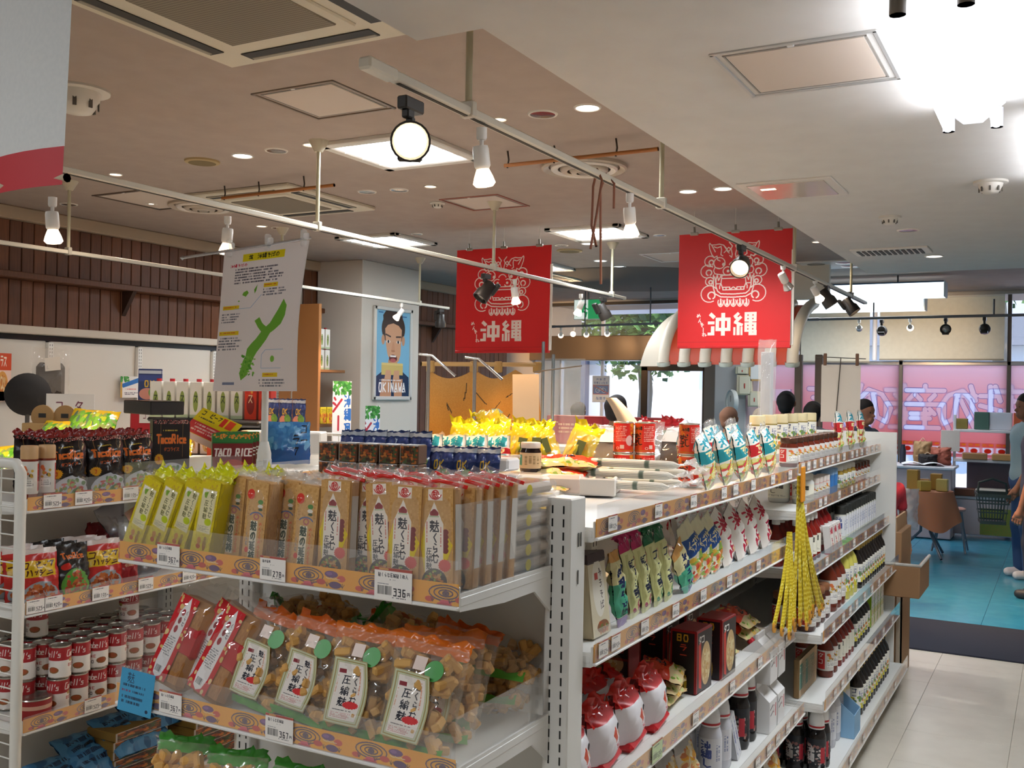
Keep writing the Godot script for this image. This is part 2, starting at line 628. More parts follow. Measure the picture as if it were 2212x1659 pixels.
func make_setting() -> void:
	var cream := noise_mat("d6cec0", "c9c0b2", Vector3(0.8, 0.8, 0.8), 0.28, 0.02)
	# floor: cream tiles near, dark strip and blue tiles beyond
	var fl := S("floor", bx(Vector3(-2.7, -0.06, -2.0), Vector3(11.4, 0.1, 11.5)), M("b9b2a6", 0.5))
	var n := 0
	for a in 8:
		for b in 16:
			var x := 1.6 - a * 0.45
			var z := -0.2 - b * 0.45
			if z < -7.4: continue
			P(fl, "tile", bx(Vector3(x - 0.225, -0.006, z - 0.225), Vector3(0.449, 0.012, 0.449), 0.0012), cream)
	P(fl, "tile_field", bx(Vector3(-5.2, -0.006, -3.7), Vector3(6.4, 0.012, 7.0)), cream).set_meta("kind", "stuff")
	var blue := noise_mat("3f98b8", "3389ad", Vector3(0.7, 0.7, 0.7), 0.22, 0.03)
	var fb := S("floor", bx(Vector3(-2.7, -0.06, -10.75), Vector3(11.4, 0.1, 6.0)), M("2b6f8c", 0.5))
	for a in 6:
		for b in 6:
			P(fb, "tile", bx(Vector3(0.85 - a * 0.9, -0.006, -8.2 - b * 0.9), Vector3(0.898, 0.012, 0.898), 0.001), blue)
	P(fb, "tile_field", bx(Vector3(-6.05, -0.006, -10.75), Vector3(3.98, 0.012, 6.0)), blue).set_meta("kind", "stuff")
	one("floor_mat", "long dark navy floor mat between the cream and the blue floor", "mat", bx(Vector3(-1.4, 0.004, -7.27), Vector3(8.0, 0.012, 0.95), 0.003), noise_mat("1b1d2b", "252838", Vector3(4, 4, 4), 0.9, 0.2))
	# ceilings
	var cm := noise_mat("a8968a", "a08e82", Vector3(0.6, 0.6, 0.6), 0.85, 0.03)
	S("ceiling", bx(Vector3(-2.7, HC + 0.06, -5.6), Vector3(11.4, 0.12, 19.0)), cm)
	var sm := noise_mat("cbc7c2", "c5c0bb", Vector3(0.6, 0.6, 0.6), 0.85, 0.03)
	var so := S("ceiling_soffit", bx(Vector3(0.57, (HC + HS) / 2, -3.0), Vector3(4.0, HC - HS, 11.2)), sm)
	P(so, "soffit_step", bx(Vector3(0.46, (HC + HS) / 2, 0.3), Vector3(4.22, HC - HS, 5.36)), sm)
	# walls out of the picture and the left one
	var wm := M("cfc7bd", 0.8)
	S("wall_right", bx(Vector3(2.7, 1.5, -5.6), Vector3(0.2, 3.0, 19.0)), wm)
	S("wall_rear", bx(Vector3(-2.7, 1.5, 3.6), Vector3(11.4, 3.0, 0.2)), wm)
	var wl := S("wall_left", bx(Vector3(-7.6, 1.5, -5.6), Vector3(1.1, 3.0, 19.0)), M("b6aa9c", 0.8))
	var woods := []
	for k in 4:
		var w := noise_mat(["7a4a2a", "6d4024", "844f2d", "744629"][k], ["5a331a", "523018", "643a1e", "57331c"][k], Vector3(6, 0.35, 6), 0.55, 0.04)
		woods.append(w)
	rng.seed = 5
	var upper := bx(Vector3.ZERO, Vector3(0.02, 0.42, 0.097), 0.004)
	var lower := bx(Vector3.ZERO, Vector3(0.02, 0.37, 0.097), 0.004)
	for k in 46:
		var z := -3.4 - k * 0.103
		P(wl, "plank", upper, woods[rng.randi() % 4], Vector3(-7.04 + jit(0.002), 2.61, z))
		P(wl, "plank", lower, woods[rng.randi() % 4], Vector3(-7.04 + jit(0.002), 2.185, z))
	var tall := bx(Vector3.ZERO, Vector3(0.02, 2.3, 0.115), 0.004)
	for k in 36:
		var z := -8.2 - k * 0.122
		P(wl, "plank", tall, woods[rng.randi() % 4], Vector3(-7.03 + jit(0.002), 1.72, z))
	P(wl, "cornice", bx(Vector3(-7.02, 2.87, -5.6), Vector3(0.12, 0.1, 14.0), 0.01), M("b09a80", 0.7))
	P(wl, "ledge", bx(Vector3(-6.97, 2.395, -5.6), Vector3(0.16, 0.05, 14.0), 0.006), woods[1])
	for z in [-5.85, -10.6]:
		P(wl, "ledge_bracket", MB.new().prism(PackedVector2Array([Vector2(0, 0), Vector2(0.16, 0), Vector2(0, -0.24)]), -0.02, 0.02), M("3a2213", 0.7), Vector3(-7.05, 2.37, z))
	P(wl, "lower_rail", bx(Vector3(-6.97, 1.985, -5.8), Vector3(0.16, 0.06, 5.0), 0.006), M("c8beb0", 0.6))
	P(wl, "dark_gap", bx(Vector3(-7.035, 1.92, -5.8), Vector3(0.02, 0.08, 5.0)), M("3b4448", 0.2))
	# pillar with the poster
	S("wall_pillar", bx(Vector3(-6.7, 1.46, -8.85), Vector3(0.6, 2.92, 1.05), 0.006), M("cbc2b6", 0.8))
	make_window_wall()
	make_street()


func make_window_wall() -> void:
	var zf := -13.5
	var fr := M("5a534d", 0.4, 0.3)
	var alu := M("a9abb0", 0.35, 0.6)
	var g := film("e8f4f4", 0.05, 0.02)
	# wall pieces
	var wm := M("b9b4ae", 0.8)
	S("wall_front", bx(Vector3(-2.7, 2.95, zf), Vector3(11.4, 0.1, 0.2)), wm)
	S("trim_1", bx(Vector3(-1.6, 2.87, zf + 0.16), Vector3(5.0, 0.05, 0.06), 0.01), M("a59c90", 0.6))
	S("wall_front", bx(Vector3(-7.6, 1.4, zf), Vector3(1.0, 3.0, 0.2)), wm)
	S("wall_front", bx(Vector3(1.75, 1.4, zf), Vector3(2.8, 3.0, 0.2)), wm)
	S("wall_column", bx(Vector3(-3.83, 1.45, -13.1), Vector3(0.42, 2.9, 0.6), 0.01), M("b5b2b0", 0.7))
	S("wall_column", bx(Vector3(-4.17, 1.45, -13.28), Vector3(0.26, 2.9, 0.25), 0.01), M("8e7d70", 0.7))
	# shop window with the pink banner
	var w1 := S("window_1", bx(Vector3(-1.65, 2.02, zf), Vector3(4.0, 0.05, 0.12), 0.004), alu)
	for x in [-3.6, -3.07, -1.826, -0.6, 0.34]:
		P(w1, "mullion", bx(Vector3(x, 1.45, zf), Vector3(0.045, 2.9, 0.12), 0.004), fr)
	P(w1, "sill", bx(Vector3(-1.65, 0.3, zf), Vector3(4.0, 0.06, 0.16), 0.004), alu)
	P(w1, "lower_panel", bx(Vector3(-1.65, 0.14, zf), Vector3(4.0, 0.28, 0.08)), M("c9c6c0", 0.6))
	for s in [[-3.335, 0.49], [-2.448, 1.2], [-1.213, 1.18], [-0.13, 0.9]]:
		P(w1, "glass_pane", bx(Vector3(s[0], 1.165, zf + 0.02), Vector3(s[1], 1.66, 0.008)), g)
		P(w1, "glass_pane", bx(Vector3(s[0], 2.47, zf + 0.02), Vector3(s[1], 0.84, 0.008)), g)
	# entrance, x -7.3 .. -4.4: transom window, steel lintel, glazed doors
	var w2 := S("window_2", bx(Vector3(-5.7, 2.88, zf), Vector3(2.8, 0.05, 0.14), 0.004), fr)
	P(w2, "glass_pane", bx(Vector3(-5.7, 2.63, zf), Vector3(2.8, 0.46, 0.008)), g)
	S("wall_lintel", bx(Vector3(-5.7, 2.22, zf + 0.08), Vector3(2.84, 0.36, 0.3), 0.01), M("9a8878", 0.25, 0.85))
	var dr := S("door_1", bx(Vector3(-4.82, 1.97, zf), Vector3(1.02, 0.14, 0.1), 0.006), M("5b4a3c", 0.35, 0.4))
	for x in [-5.28, -4.37]:
		P(dr, "stile", bx(Vector3(x, 0.98, zf), Vector3(0.1, 1.96, 0.1), 0.006), M("5b4a3c", 0.35, 0.4))
	P(dr, "bottom_rail", bx(Vector3(-4.82, 0.08, zf), Vector3(0.84, 0.16, 0.1), 0.006), M("5b4a3c", 0.35, 0.4))
	P(dr, "glass_pane", bx(Vector3(-4.82, 1.03, zf), Vector3(0.84, 1.76, 0.008)), g)
	var w3 := S("window_3", bx(Vector3(-6.22, 0.2, zf), Vector3(1.76, 0.4, 0.1), 0.006), M("8b8a8a", 0.5))
	P(w3, "mullion", bx(Vector3(-7.08, 1.22, zf), Vector3(0.07, 1.64, 0.1), 0.004), alu)
	P(w3, "mullion", bx(Vector3(-6.62, 1.22, zf), Vector3(0.03, 1.64, 0.1), 0.004), alu)
	P(w3, "glass_pane", bx(Vector3(-6.22, 1.22, zf), Vector3(1.76, 1.64, 0.008)), g)
	# pink banner film with mirrored lettering, right on the glass
	var cv := Cv.new(1500, 430, "f0a8a4")
	for k in 40:
		cv.rect(0, k * 9, 1500, 9, Color("fbe2e6").lerp(Color("f4b0aa"), k / 40.0).to_html(false))
	for p in 2:
		var c: String = "a99bc4" if p == 0 else "f6f2f8"
		var ww := 27.0 if p == 0 else 21.0
		cv.poly(Cv.pts("0040 3500 3523 9923 9977 3577 3599", 8 - (3 if p == 0 else 0), 100, 156 + (8 if p == 0 else 0), 110), c)
		for g4 in [["店", 255], ["の", 478], ["産", 714], ["物", 932]]:
			cv.glyph(g4[0], g4[1], 98, 186, 200, ww, c, 0.0, true)
	for k in 26:
		cv.rect(k * 58 + 4, 362, 48, 52, "f4e9ea").rect(k * 58 + 4, 362, 48, 20, "ee8f80").disc(k * 58 + 26, 398, 15, 11, "d9604c").rect(k * 58 + 30, 366, 18, 8, "f2c14a")
	cv.rect(0, 418, 1500, 3, "c88a8a")
	texs["pink"] = cv.done()
	var pm := MT("pink", 0.7).duplicate() as StandardMaterial3D
	pm.backlight_enabled = true
	pm.backlight = Color(1.6, 1.6, 1.6)
	one("window_banner", "long pink window banner with white mirrored lettering on the shop window", "banner", bx(Vector3.ZERO, Vector3(3.95, 1.13, 0.003)), pm, Vector3(-1.66, 1.43, zf + 0.032))
	# roller blinds
	var bm := noise_mat("e9e4d6", "e2ddce", Vector3(1, 1, 1), 0.8, 0.05)
	bm.backlight_enabled = true
	bm.backlight = Color(0.9, 0.9, 0.88)
	for s in [[-2.62, 0.86, 2.03, "roller blind beside the awning, behind the hanging paper sheet"], [-1.36, 1.42, 2.06, "wide cream roller blind, the one nearer the window end"]]:
		var r := T("roller_blind", s[3], "blind", Vector3(s[0], 0, zf + 0.16), Vector3.ZERO, "")
		P(r, "cloth", bx(Vector3(0, (s[2] + 2.83) / 2, 0), Vector3(s[1], 2.83 - s[2], 0.004)), bm)
		P(r, "bottom_bar", bx(Vector3(0, s[2], 0), Vector3(s[1], 0.022, 0.02), 0.003), M("8c8576", 0.6))
		P(r, "roller", MB.new().tube([Vector3(-s[1] / 2, 2.845, 0), Vector3(s[1] / 2, 2.845, 0)], 0.02), M("cfc9bc", 0.6))
	one("drain_pipe", "white pipe running down between the two roller blinds", "pipe", MB.new().tube([Vector3(0, 0, 0), Vector3(0, 0.86, 0)], 0.03, 12), M("dedfe6", 0.4), Vector3(-2.13, 2.05, zf + 0.15))


func make_street() -> void:
	S("ground_street", bx(Vector3(-6, -0.1, -30), Vector3(60, 0.2, 32.6)), M("b5b3ae", 0.9))
	var b := T("street_building", "pale office building with dark doorway across the street", "building", Vector3(-9, 0, -27))
	P(b, "wall", bx(Vector3(-4.0, 3, 0), Vector3(26, 6, 1)), M("c4c8cc", 0.8))
	P(b, "band", bx(Vector3(-4.0, 3.2, 0.6), Vector3(26, 0.7, 0.5)), M("7e828c", 0.7))
	P(b, "dark_wall", bx(Vector3(-3.9, 1.5, 0.62), Vector3(1.6, 3, 0.4)), M("4d5064", 0.7))
	P(b, "window", bx(Vector3(-6.2, 1.6, 0.56), Vector3(2.6, 2.6, 0.2)), M("5a8288", 0.15))
	P(b, "entrance", bx(Vector3(2.0, 1.2, 0.56), Vector3(2.4, 2.6, 0.2)), M("5b7fa8", 0.15))
	P(b, "entrance_hood", bx(Vector3(2.0, 2.7, 0.7), Vector3(3.0, 0.4, 0.6)), M("f0f2f4", 0.6))
	P(b, "white_panel", bx(Vector3(-0.9, 1.4, 0.56), Vector3(3.2, 2.8, 0.15)), M("f2f6fa", 0.6))
	# canopy of the neighbour building: white soffit seen through the transom
	one("street_canopy", "white canopy ceiling outside above the entrance, seen through the transom", "canopy", bx(Vector3(-7.0, 3.15, -16.3), Vector3(12, 0.1, 3.6)), M("e6e8f2", 0.8))
	# trees
	var lf := [M("4f7a3a", 0.6), M("76a04f", 0.6), M("3c6138", 0.6)]
	var spots := [[-12.6, -22.5, 4.4, 1.9, "broad green street tree seen through the transom window"], [-8.1, -20.5, 3.9, 1.9, "green street tree beside the no parking post"], [-1.2, -22.5, 5.6, 2.0, "green street tree behind the pink window banner"]]
	rng.seed = 21
	for s in spots:
		var t := T("street_tree", s[4], "tree", Vector3(s[0], 0, s[1]))
		P(t, "trunk", MB.new().tube([Vector3.ZERO, Vector3(0.1, 1.6, 0), Vector3(0.0, 3.2, 0.1), Vector3(-0.2, s[2], 0)], 0.16, 8), M("6d6558", 0.9))
		for c in 3:
			var mb := MB.new()
			for k in 1500:
				var d: Vector3 = Vector3(rng.randfn(), rng.randfn() * 0.75, rng.randfn()).normalized() * pow(rng.randf(), 0.4) * s[3]
				mb.x = Transform3D(Basis.from_euler(Vector3(jit(1.2), jit(3.1), jit(0.9))), Vector3(0, s[2] - 0.2, 0) + d)
				mb.quad(Vector3(-0.12, 0, 0), Vector3(0, -0.07, 0.02), Vector3(0.12, 0, 0), Vector3(0, 0.07, 0.02))
			P(t, "foliage", mb, lf[c]).set_meta("kind", "stuff")
	# traffic signs
	var cv := Cv.new(200, 290, "f4f6fa")
	cv.rect(6, 98, 188, 108, "c2243c").rect(12, 106, 176, 92, "2c6fc4")
	cv.text("自転車", 44, 22, 28, 26, 42, 4, "3a62b0").text("放置禁止区域", 18, 62, 22, 26, 28, 3, "3a62b0").text("福岡市", 44, 232, 28, 32, 42, 4, "3a62b0")
	cv.ring(62, 160, 24, 5, "f4f6fa").ring(138, 160, 24, 5, "f4f6fa").line(Vector2(62, 160), Vector2(92, 128), 5, "f4f6fa").line(Vector2(92, 128), Vector2(138, 160), 5, "f4f6fa").line(Vector2(100, 160), Vector2(128, 126), 5, "f4f6fa").line(Vector2(62, 160), Vector2(100, 160), 5, "f4f6fa")
	cv.line(Vector2(14, 110), Vector2(186, 192), 9, "c2243c")
	texs["bike"] = cv.done()
	var sg := T("street_sign", "blue and white no bicycle parking sign on a post outside the entrance", "sign", Vector3(-6.719, 1.671, -15.2) * Vector3(1, 0, 1))
	P(sg, "post", MB.new().tube([Vector3(0, 0, -0.04), Vector3(0, 2.9, -0.04)], 0.035, 10), M("f4f4f6", 0.4))
	P(sg, "plate", bx(Vector3(0, 1.63, 0.012), Vector3(0.31, 0.44, 0.02), 0.006), MT("bike", 0.4))
	var ns := T("street_sign", "round blue and red no parking sign on a leaning white street post", "sign", Vector3(-5.35, 0, -16.6))
	P(ns, "post", MB.new().tube([Vector3(0.28, 0, 0), Vector3(0, 3, 0)], 0.05, 10), M("eef0f4", 0.4))
	P(ns, "disc", MB.new().lathe([Vector2(0, -0.01), Vector2(0.2, -0.01), Vector2(0.2, 0.01), Vector2(0, 0.01)], 20), M("2f5fc0", 0.4), Vector3(0.13, 1.55, 0.07), Vector3(PI / 2, 0.9, 0))
	P(ns, "ring", MB.new().lathe([Vector2(0.16, 0.0), Vector2(0.2, 0.0), Vector2(0.2, 0.014), Vector2(0.16, 0.014)], 20), M("c8324a", 0.4), Vector3(0.13, 1.55, 0.07), Vector3(PI / 2, 0.9, 0))
	P(ns, "disc", MB.new().lathe([Vector2(0, -0.01), Vector2(0.2, -0.01), Vector2(0.2, 0.01), Vector2(0, 0.01)], 20), M("3a63c0", 0.4), Vector3(0.03, 2.65, 0.07), Vector3(PI / 2, 0.9, 0))



# ------------------------------------------------------------------ ceiling fittings
func downlight(at: Vector3, r: float, lit: bool, label: String, warm := true) -> void:
	var t := T("downlight", label, "downlight", at, Vector3.ZERO, "round downlights in the ceiling")
	P(t, "trim_ring", MB.new().lathe([Vector2(r * 0.86, 0.0), Vector2(r * 0.88, -0.006), Vector2(r, -0.006), Vector2(r * 1.06, 0.0)], 24), M("d8cfc4", 0.5))
	if lit:
		var c := "ffe9cf" if warm else "fbfdff"
		P(t, "lamp_glass", MB.new().lathe([Vector2(0, -0.004), Vector2(r * 0.86, -0.002)], 24), emi(c, 4.0))
		spot(at + Vector3(0, -0.012, 0), at + Vector3(0, -2, 0), 1.1 if r < 0.06 else 2.0, 62, Color(c), r * 0.8)
	else:
		P(t, "reflector", MB.new().lathe([Vector2(0, -0.002), Vector2(r * 0.5, -0.001), Vector2(r * 0.86, -0.004)], 24), M("8f8781", 0.15, 0.9))


func make_ceiling() -> void:
	# four way air conditioner cassettes
	var slot := M("1c1814", 0.6)
	var cas := M("cfc4ae", 0.5)
	var mesh_tex := Cv.new(256, 256, "6f6454")
	for k in 32:
		mesh_tex.rect(0, k * 8, 256, 4, "8c806c")
	for k in 64:
		mesh_tex.rect(k * 4, 0, 1, 256, "6a5f50")
	texs["grille"] = mesh_tex.done()
	for s in [[Vector3(-2.53, HC, -2.54), "large ceiling air conditioner cassette with a square brown intake grille"], [Vector3(-4.92, HC, -5.45), "small looking air conditioner cassette above the stacked track rails"], [Vector3(-5.5, HC, -10.3), "air conditioner cassette beside the far red banner"]]:
		var t := T("air_conditioner", s[1], "air conditioner", s[0], Vector3.ZERO, "ceiling air conditioner cassettes")
		P(t, "frame", bx(Vector3(0, -0.012, 0), Vector3(0.95, 0.03, 0.95), 0.008), cas)
		P(t, "intake_rim", bx(Vector3(0, -0.028, 0), Vector3(0.6, 0.016, 0.6), 0.006), cas)
		P(t, "intake_grille", bx(Vector3(0, -0.035, 0), Vector3(0.5, 0.012, 0.5), 0.004), MT("grille", 0.7))
		for k in 4:
			var a := k * PI / 2
			P(t, "outlet_slot", bx(Vector3(0, -0.028, 0.39), Vector3(0.62, 0.006, 0.07)), slot, Vector3.ZERO, Vector3(0, a, 0))
			P(t, "louver", bx(Vector3(0, -0.03, 0.415), Vector3(0.6, 0.006, 0.022), 0.002), M("8d8474", 0.5), Vector3.ZERO, Vector3(0, a, 0))
	# square four lamp fittings
	for s in [[Vector3(-3.25, HC - 0.005, -4.56), 1.0, "square lit ceiling lamp nearest the black spotlight"], [Vector3(-3.42, HC - 0.005, -7.6), 1.0, "square lit ceiling lamp between the two red banners"], [Vector3(-5.35, HC - 0.005, -7.3), 0.9, "square lit ceiling lamp over the noodle poster"], [Vector3(-3.0, HC - 0.005, 0.6), 1.1, "square lit ceiling lamp behind the photographer over the entrance to the aisles"], [Vector3(-5.6, HC - 0.005, -1.4), 0.7, "square lit ceiling lamp above the wood wall out past the white banner"], [Vector3(-5.0, HC - 0.005, -9.5), 0.8, "far square lit ceiling lamp behind the middle red banner"]]:
		var t := T("ceiling_lamp", s[2], "ceiling lamp", s[0], Vector3.ZERO, "square recessed ceiling lamps")
		for k in 4:
			P(t, "frame_side", bx(Vector3(0, -0.006, 0.3), Vector3(0.66, 0.03, 0.06), 0.006), M("d9d2c8", 0.5), Vector3.ZERO, Vector3(0, k * PI / 2, 0))
		P(t, "lamp_panel", bx(Vector3(0, 0.0, 0), Vector3(0.54, 0.004, 0.54)), emi("f6f8ff", 3.2))
		for k in 4:
			P(t, "tube", MB.new().tube([Vector3(-0.21 + k * 0.14, -0.006, -0.25), Vector3(-0.21 + k * 0.14, -0.006, 0.25)], 0.012, 8), emi("fbfcff", 7.0))
		for k in 3:
			P(t, "louver_bar", bx(Vector3(0, -0.014, -0.16 + k * 0.16), Vector3(0.54, 0.02, 0.004)), M("e8e6e2", 0.3))
		area(s[0] + Vector3(0, -0.03, 0), 0.5, 0.5, 3.4 * s[1])
	# twin tube fitting on the lowered ceiling
	for s in [[-0.29, -3.14, "bright twin tube ceiling lamp with bare tubes on the lowered ceiling"], [0.02, -4.5, "second fluorescent ceiling lamp beyond the twin tube one"], [-0.7, 0.7, "fluorescent ceiling lamp behind the photographer"]]:
		var t := T("ceiling_lamp", s[2], "ceiling lamp", Vector3(s[0], HS, s[1]), Vector3.ZERO, "bare tube ceiling lamps on the lowered ceiling")
		var z := 0.62
		P(t, "housing", MB.new().prism(PackedVector2Array([Vector2(-0.1, 0), Vector2(0.1, 0), Vector2(0.03, -0.06), Vector2(-0.03, -0.06)]), -z, z), M("f2f2f4", 0.4))
		for x: float in [-0.075, 0.075]:
			P(t, "tube", MB.new().tube([Vector3(x, -0.075, -0.58), Vector3(x, -0.075, 0.58)], 0.016, 12), emi("f4f7ff", 9.0))
			for e: float in [-1.0, 1.0]:
				P(t, "lamp_holder", MB.new().tube([Vector3(x, -0.02, e * 0.6), Vector3(x, -0.085, e * 0.6)], 0.02, 10), M("6f675c" if e > 0 else "e6e6ea", 0.5))
		P(t, "knob", MB.new().lathe([Vector2(0, -0.075), Vector2(0.012, -0.075), Vector2(0.012, -0.06), Vector2(0.0, -0.06)], 10), M("d8d8dc", 0.3), Vector3(0, 0, 0.42))
		area(Vector3(s[0], HS - 0.1, s[1]), 0.2, 1.16, 2.2)
		var up := AreaLight3D.new()
		up.name = "tube_lamp_light"
		up.area_size = Vector2(0.3, 1.16)
		up.light_energy = 0.5
		up.area_range = 30.0
		up.area_attenuation = 2.0
		up.shadow_enabled = true
		up.light_color = Color(0.93, 0.96, 1.0)
		add_child(up, true)
		up.position = Vector3(s[0], HS - 0.12, s[1])
		up.rotation = Vector3(PI / 2, 0, 0)
	var wide := T("ceiling_trough", "wide white fluorescent trough running past the twin tube lamp", "ceiling lamp", Vector3(-0.02, HS, -3.1))
	P(wide, "trough", bx(Vector3(0.1, -0.02, 0), Vector3(0.36, 0.04, 1.6), 0.01), M("eef0f6", 0.4))
	# suspended bright boxes by the window
	for s in [[Vector3(-2.02, 2.82, -11.6), "upper long bright lamp box by the window blinds", 1.75], [Vector3(-2.3, 2.74, -12.3), "lower long bright lamp box by the window blinds", 1.75]]:
		var t := T("window_lamp", s[1], "ceiling lamp", s[0], Vector3.ZERO, "long lamp boxes by the window blinds")
		P(t, "diffuser", MB.new().grid(func(u: float, q: float) -> Vector3: return Vector3((q - 0.5) * s[2], -0.16 * pow(sin(PI * u), 0.4), 0.12 * cos(PI * u)), 10, 1), emi("eefaff", 2.6))
		P(t, "cover", bx(Vector3(0, 0.008, 0), Vector3(s[2], 0.016, 0.25), 0.004), M("3e5a7a", 0.4))
		P(t, "hanger", MB.new().tube([Vector3(0.4, 0, 0), Vector3(0.4, HC - s[0].y, 0)], 0.01, 6), M("5c5c62", 0.4))
		for e: float in [-1.0, 1.0]:
			P(t, "end_cap", bx(Vector3(e * (s[2] / 2 + 0.008), -0.07, 0), Vector3(0.016, 0.17, 0.25), 0.004), M("d5e2e8", 0.4))
		area(s[0] + Vector3(0, -0.18, 0), 1.6, 0.2, 2.2)
	# downlights
	var lab := [["large white downlight beside the round brown speaker", Vector3(-4.173, 2.92, -4.283), 0.062, 1, 0], ["small downlight next to the rail rod rosette", Vector3(-3.637, 2.92, -4.243), 0.042, 1, 1], ["small lit downlight above the track rail start", Vector3(-5.294, 2.92, -4.324), 0.042, 1, 1], ["small lit downlight over the wood wall, beyond the track rail", Vector3(-5.918, 2.92, -5.154), 0.042, 1, 1],
		["large white downlight half hidden by the lowered ceiling edge", Vector3(-1.968, 2.92, -4.236), 0.062, 1, 0], ["small lit downlight peeking over the long track rail", Vector3(-2.439, 2.92, -4.235), 0.036, 1, 1], ["small warm downlight below the square lamp", Vector3(-3.656, 2.92, -5.458), 0.042, 1, 1], ["lit downlight beside the rail rod at the ceiling edge", Vector3(-2.185, 2.92, -6.287), 0.062, 1, 0],
		["lit downlight touching the lowered ceiling edge", Vector3(-1.951, 2.92, -6.292), 0.062, 1, 0], ["lit downlight left of the far brown speaker", Vector3(-3.768, 2.92, -8.172), 0.062, 1, 0], ["small lit downlight right by the second red banner", Vector3(-1.892, 2.92, -8.807), 0.045, 1, 1], ["lit downlight on the lowered ceiling by the slotted vent", Vector3(-0.829, 2.6, -7.654), 0.062, 1, 0],
		["lit downlight behind the far speaker, upper of two", Vector3(-4.144, 2.92, -9.296), 0.07, 1, 0], ["lit downlight behind the far speaker, lower of two", Vector3(-4.156, 2.92, -9.818), 0.07, 1, 0], ["small lit downlight over the wood wall near the clipped poster", Vector3(-5.868, 2.92, -6.257), 0.045, 1, 1],
		["unlit mirrored downlight next to the large white one", Vector3(-3.906, 2.92, -4.271), 0.062, 0, 0], ["unlit deep downlight near the lowered ceiling edge", Vector3(-2.207, 2.92, -4.244), 0.07, 0, 0], ["unlit mirrored downlight, one of a pair under the square lamp", Vector3(-4.157, 2.92, -5.438), 0.062, 0, 0], ["unlit mirrored downlight nearer the square lamp", Vector3(-3.919, 2.92, -5.475), 0.062, 0, 0],
		["pale unlit downlight above the glowing corner bulb", Vector3(-6.524, 2.92, -4.913), 0.062, 0, 0], ["unlit downlight on the lowered ceiling by the slotted detector", Vector3(-0.84, 2.6, -6.406), 0.062, 0, 0], ["unlit downlight by the second banner clips", Vector3(-3.009, 2.92, -7.961), 0.055, 0, 0], ["unlit downlight above the noodle poster", Vector3(-5.806, 2.92, -6.385), 0.055, 0, 0], ["unlit downlight beside the far speaker", Vector3(-4.039, 2.92, -8.187), 0.06, 0, 0], ["unlit downlight by the small cassette", Vector3(-4.894, 2.92, -7.108), 0.05, 0, 0]]
	for s in lab:
		downlight(s[1], s[2], s[3] == 1, s[0], s[4] == 1)
	# round ceiling speakers
	for s in [[Vector3(-4.5, 2.92, -4.289), 0.1, "round beige ceiling speaker near the large white downlight"], [Vector3(-4.116, 2.92, -8.514), 0.12, "round brown ceiling speaker beyond the middle banner"], [Vector3(-6.873, 2.92, -13.602), 0.12, "dark round ceiling speaker by the entrance"]]:
		var t := T("ceiling_speaker", s[2], "speaker", s[0], Vector3.ZERO, "round ceiling speakers")
		P(t, "rim", MB.new().lathe([Vector2(s[1] * 0.8, -0.014), Vector2(s[1], -0.01), Vector2(s[1] * 1.03, 0)], 28), M("a89062", 0.6))
		P(t, "cloth", MB.new().lathe([Vector2(0, -0.014), Vector2(s[1] * 0.8, -0.014)], 28), M("776645", 0.9))
	# round air diffusers
	for s in [[Vector3(-2.491, 2.92, -5.331), "round air diffuser with bright rings behind the bamboo pole"], [Vector3(-5.594, 2.92, -5.354), "round air diffuser behind the second bamboo pole"]]:
		var t := T("air_diffuser", s[1], "air vent", s[0], Vector3.ZERO, "round air diffusers")
		for k in 4:
			var r := 0.24 - k * 0.055
			P(t, "cone_ring", MB.new().lathe([Vector2(r - 0.03, -0.012 - k * 0.012), Vector2(r, -0.028 - k * 0.006), Vector2(r + 0.012, -0.02 - k * 0.004), Vector2(r + 0.01, 0)], 36), M("b4a593" if k != 1 else "d9d0c6", 0.45))
		P(t, "hub", MB.new().lathe([Vector2(0, -0.05), Vector2(0.03, -0.05), Vector2(0.045, -0.035)], 20), M("8f8375", 0.5))
	# bamboo hanging poles under the ceiling
	for s in [[Vector3(-2.742, 2.84, -4.826), Vector3(-1.837, 2.84, -4.818), "thin bamboo pole hung under the ceiling before the round diffuser"], [Vector3(-4.942, 2.84, -4.892), Vector3(-3.968, 2.84, -4.86), "thin bamboo pole hung under the ceiling over the noodle poster"]]:
		var t := T("bamboo_pole", s[2], "pole", s[0], Vector3.ZERO, "bamboo poles hung under the ceiling")
		var d: Vector3 = s[1] - s[0]
		P(t, "pole", MB.new().tube([Vector3.ZERO, d], 0.011, 8), M("a0622c", 0.5))
		for k: float in [0.02, 0.34, 0.74]:
			P(t, "hook", MB.new().tube([d * k + Vector3(0, -0.015, 0), d * k + Vector3(0.008, 0.03, 0), d * k + Vector3(0, 0.08, 0)], 0.005, 6), M("4a4038", 0.5, 0.6))
	# smoke detectors
	for s in [[Vector3(-0.316, 2.6, -5.104), 0.075, "smooth round smoke detector on the lowered ceiling"], [Vector3(-0.87, 2.6, -5.888), 0.06, "slotted smoke detector on the lowered ceiling"], [Vector3(-3.927, 2.92, -5.956), 0.055, "small smoke detector by the small cassette"], [Vector3(-3.938, 2.92, -3.001), 0.14, "large round ceiling dome peeking out behind the white banner"]]:
		var t := T("smoke_detector", s[2], "smoke detector", s[0], Vector3.ZERO, "round detectors on the ceiling")
		var r: float = s[1]
		P(t, "base", MB.new().lathe([Vector2(r * 0.7, -0.012), Vector2(r, -0.01), Vector2(r, 0)], 24), M("cfc8bd", 0.5))
		P(t, "dome", MB.new().lathe([Vector2(0, -r * 0.75), Vector2(r * 0.45, -r * 0.72), Vector2(r * 0.66, -r * 0.4), Vector2(r * 0.72, -0.012)], 24), M("d5cec3", 0.5))
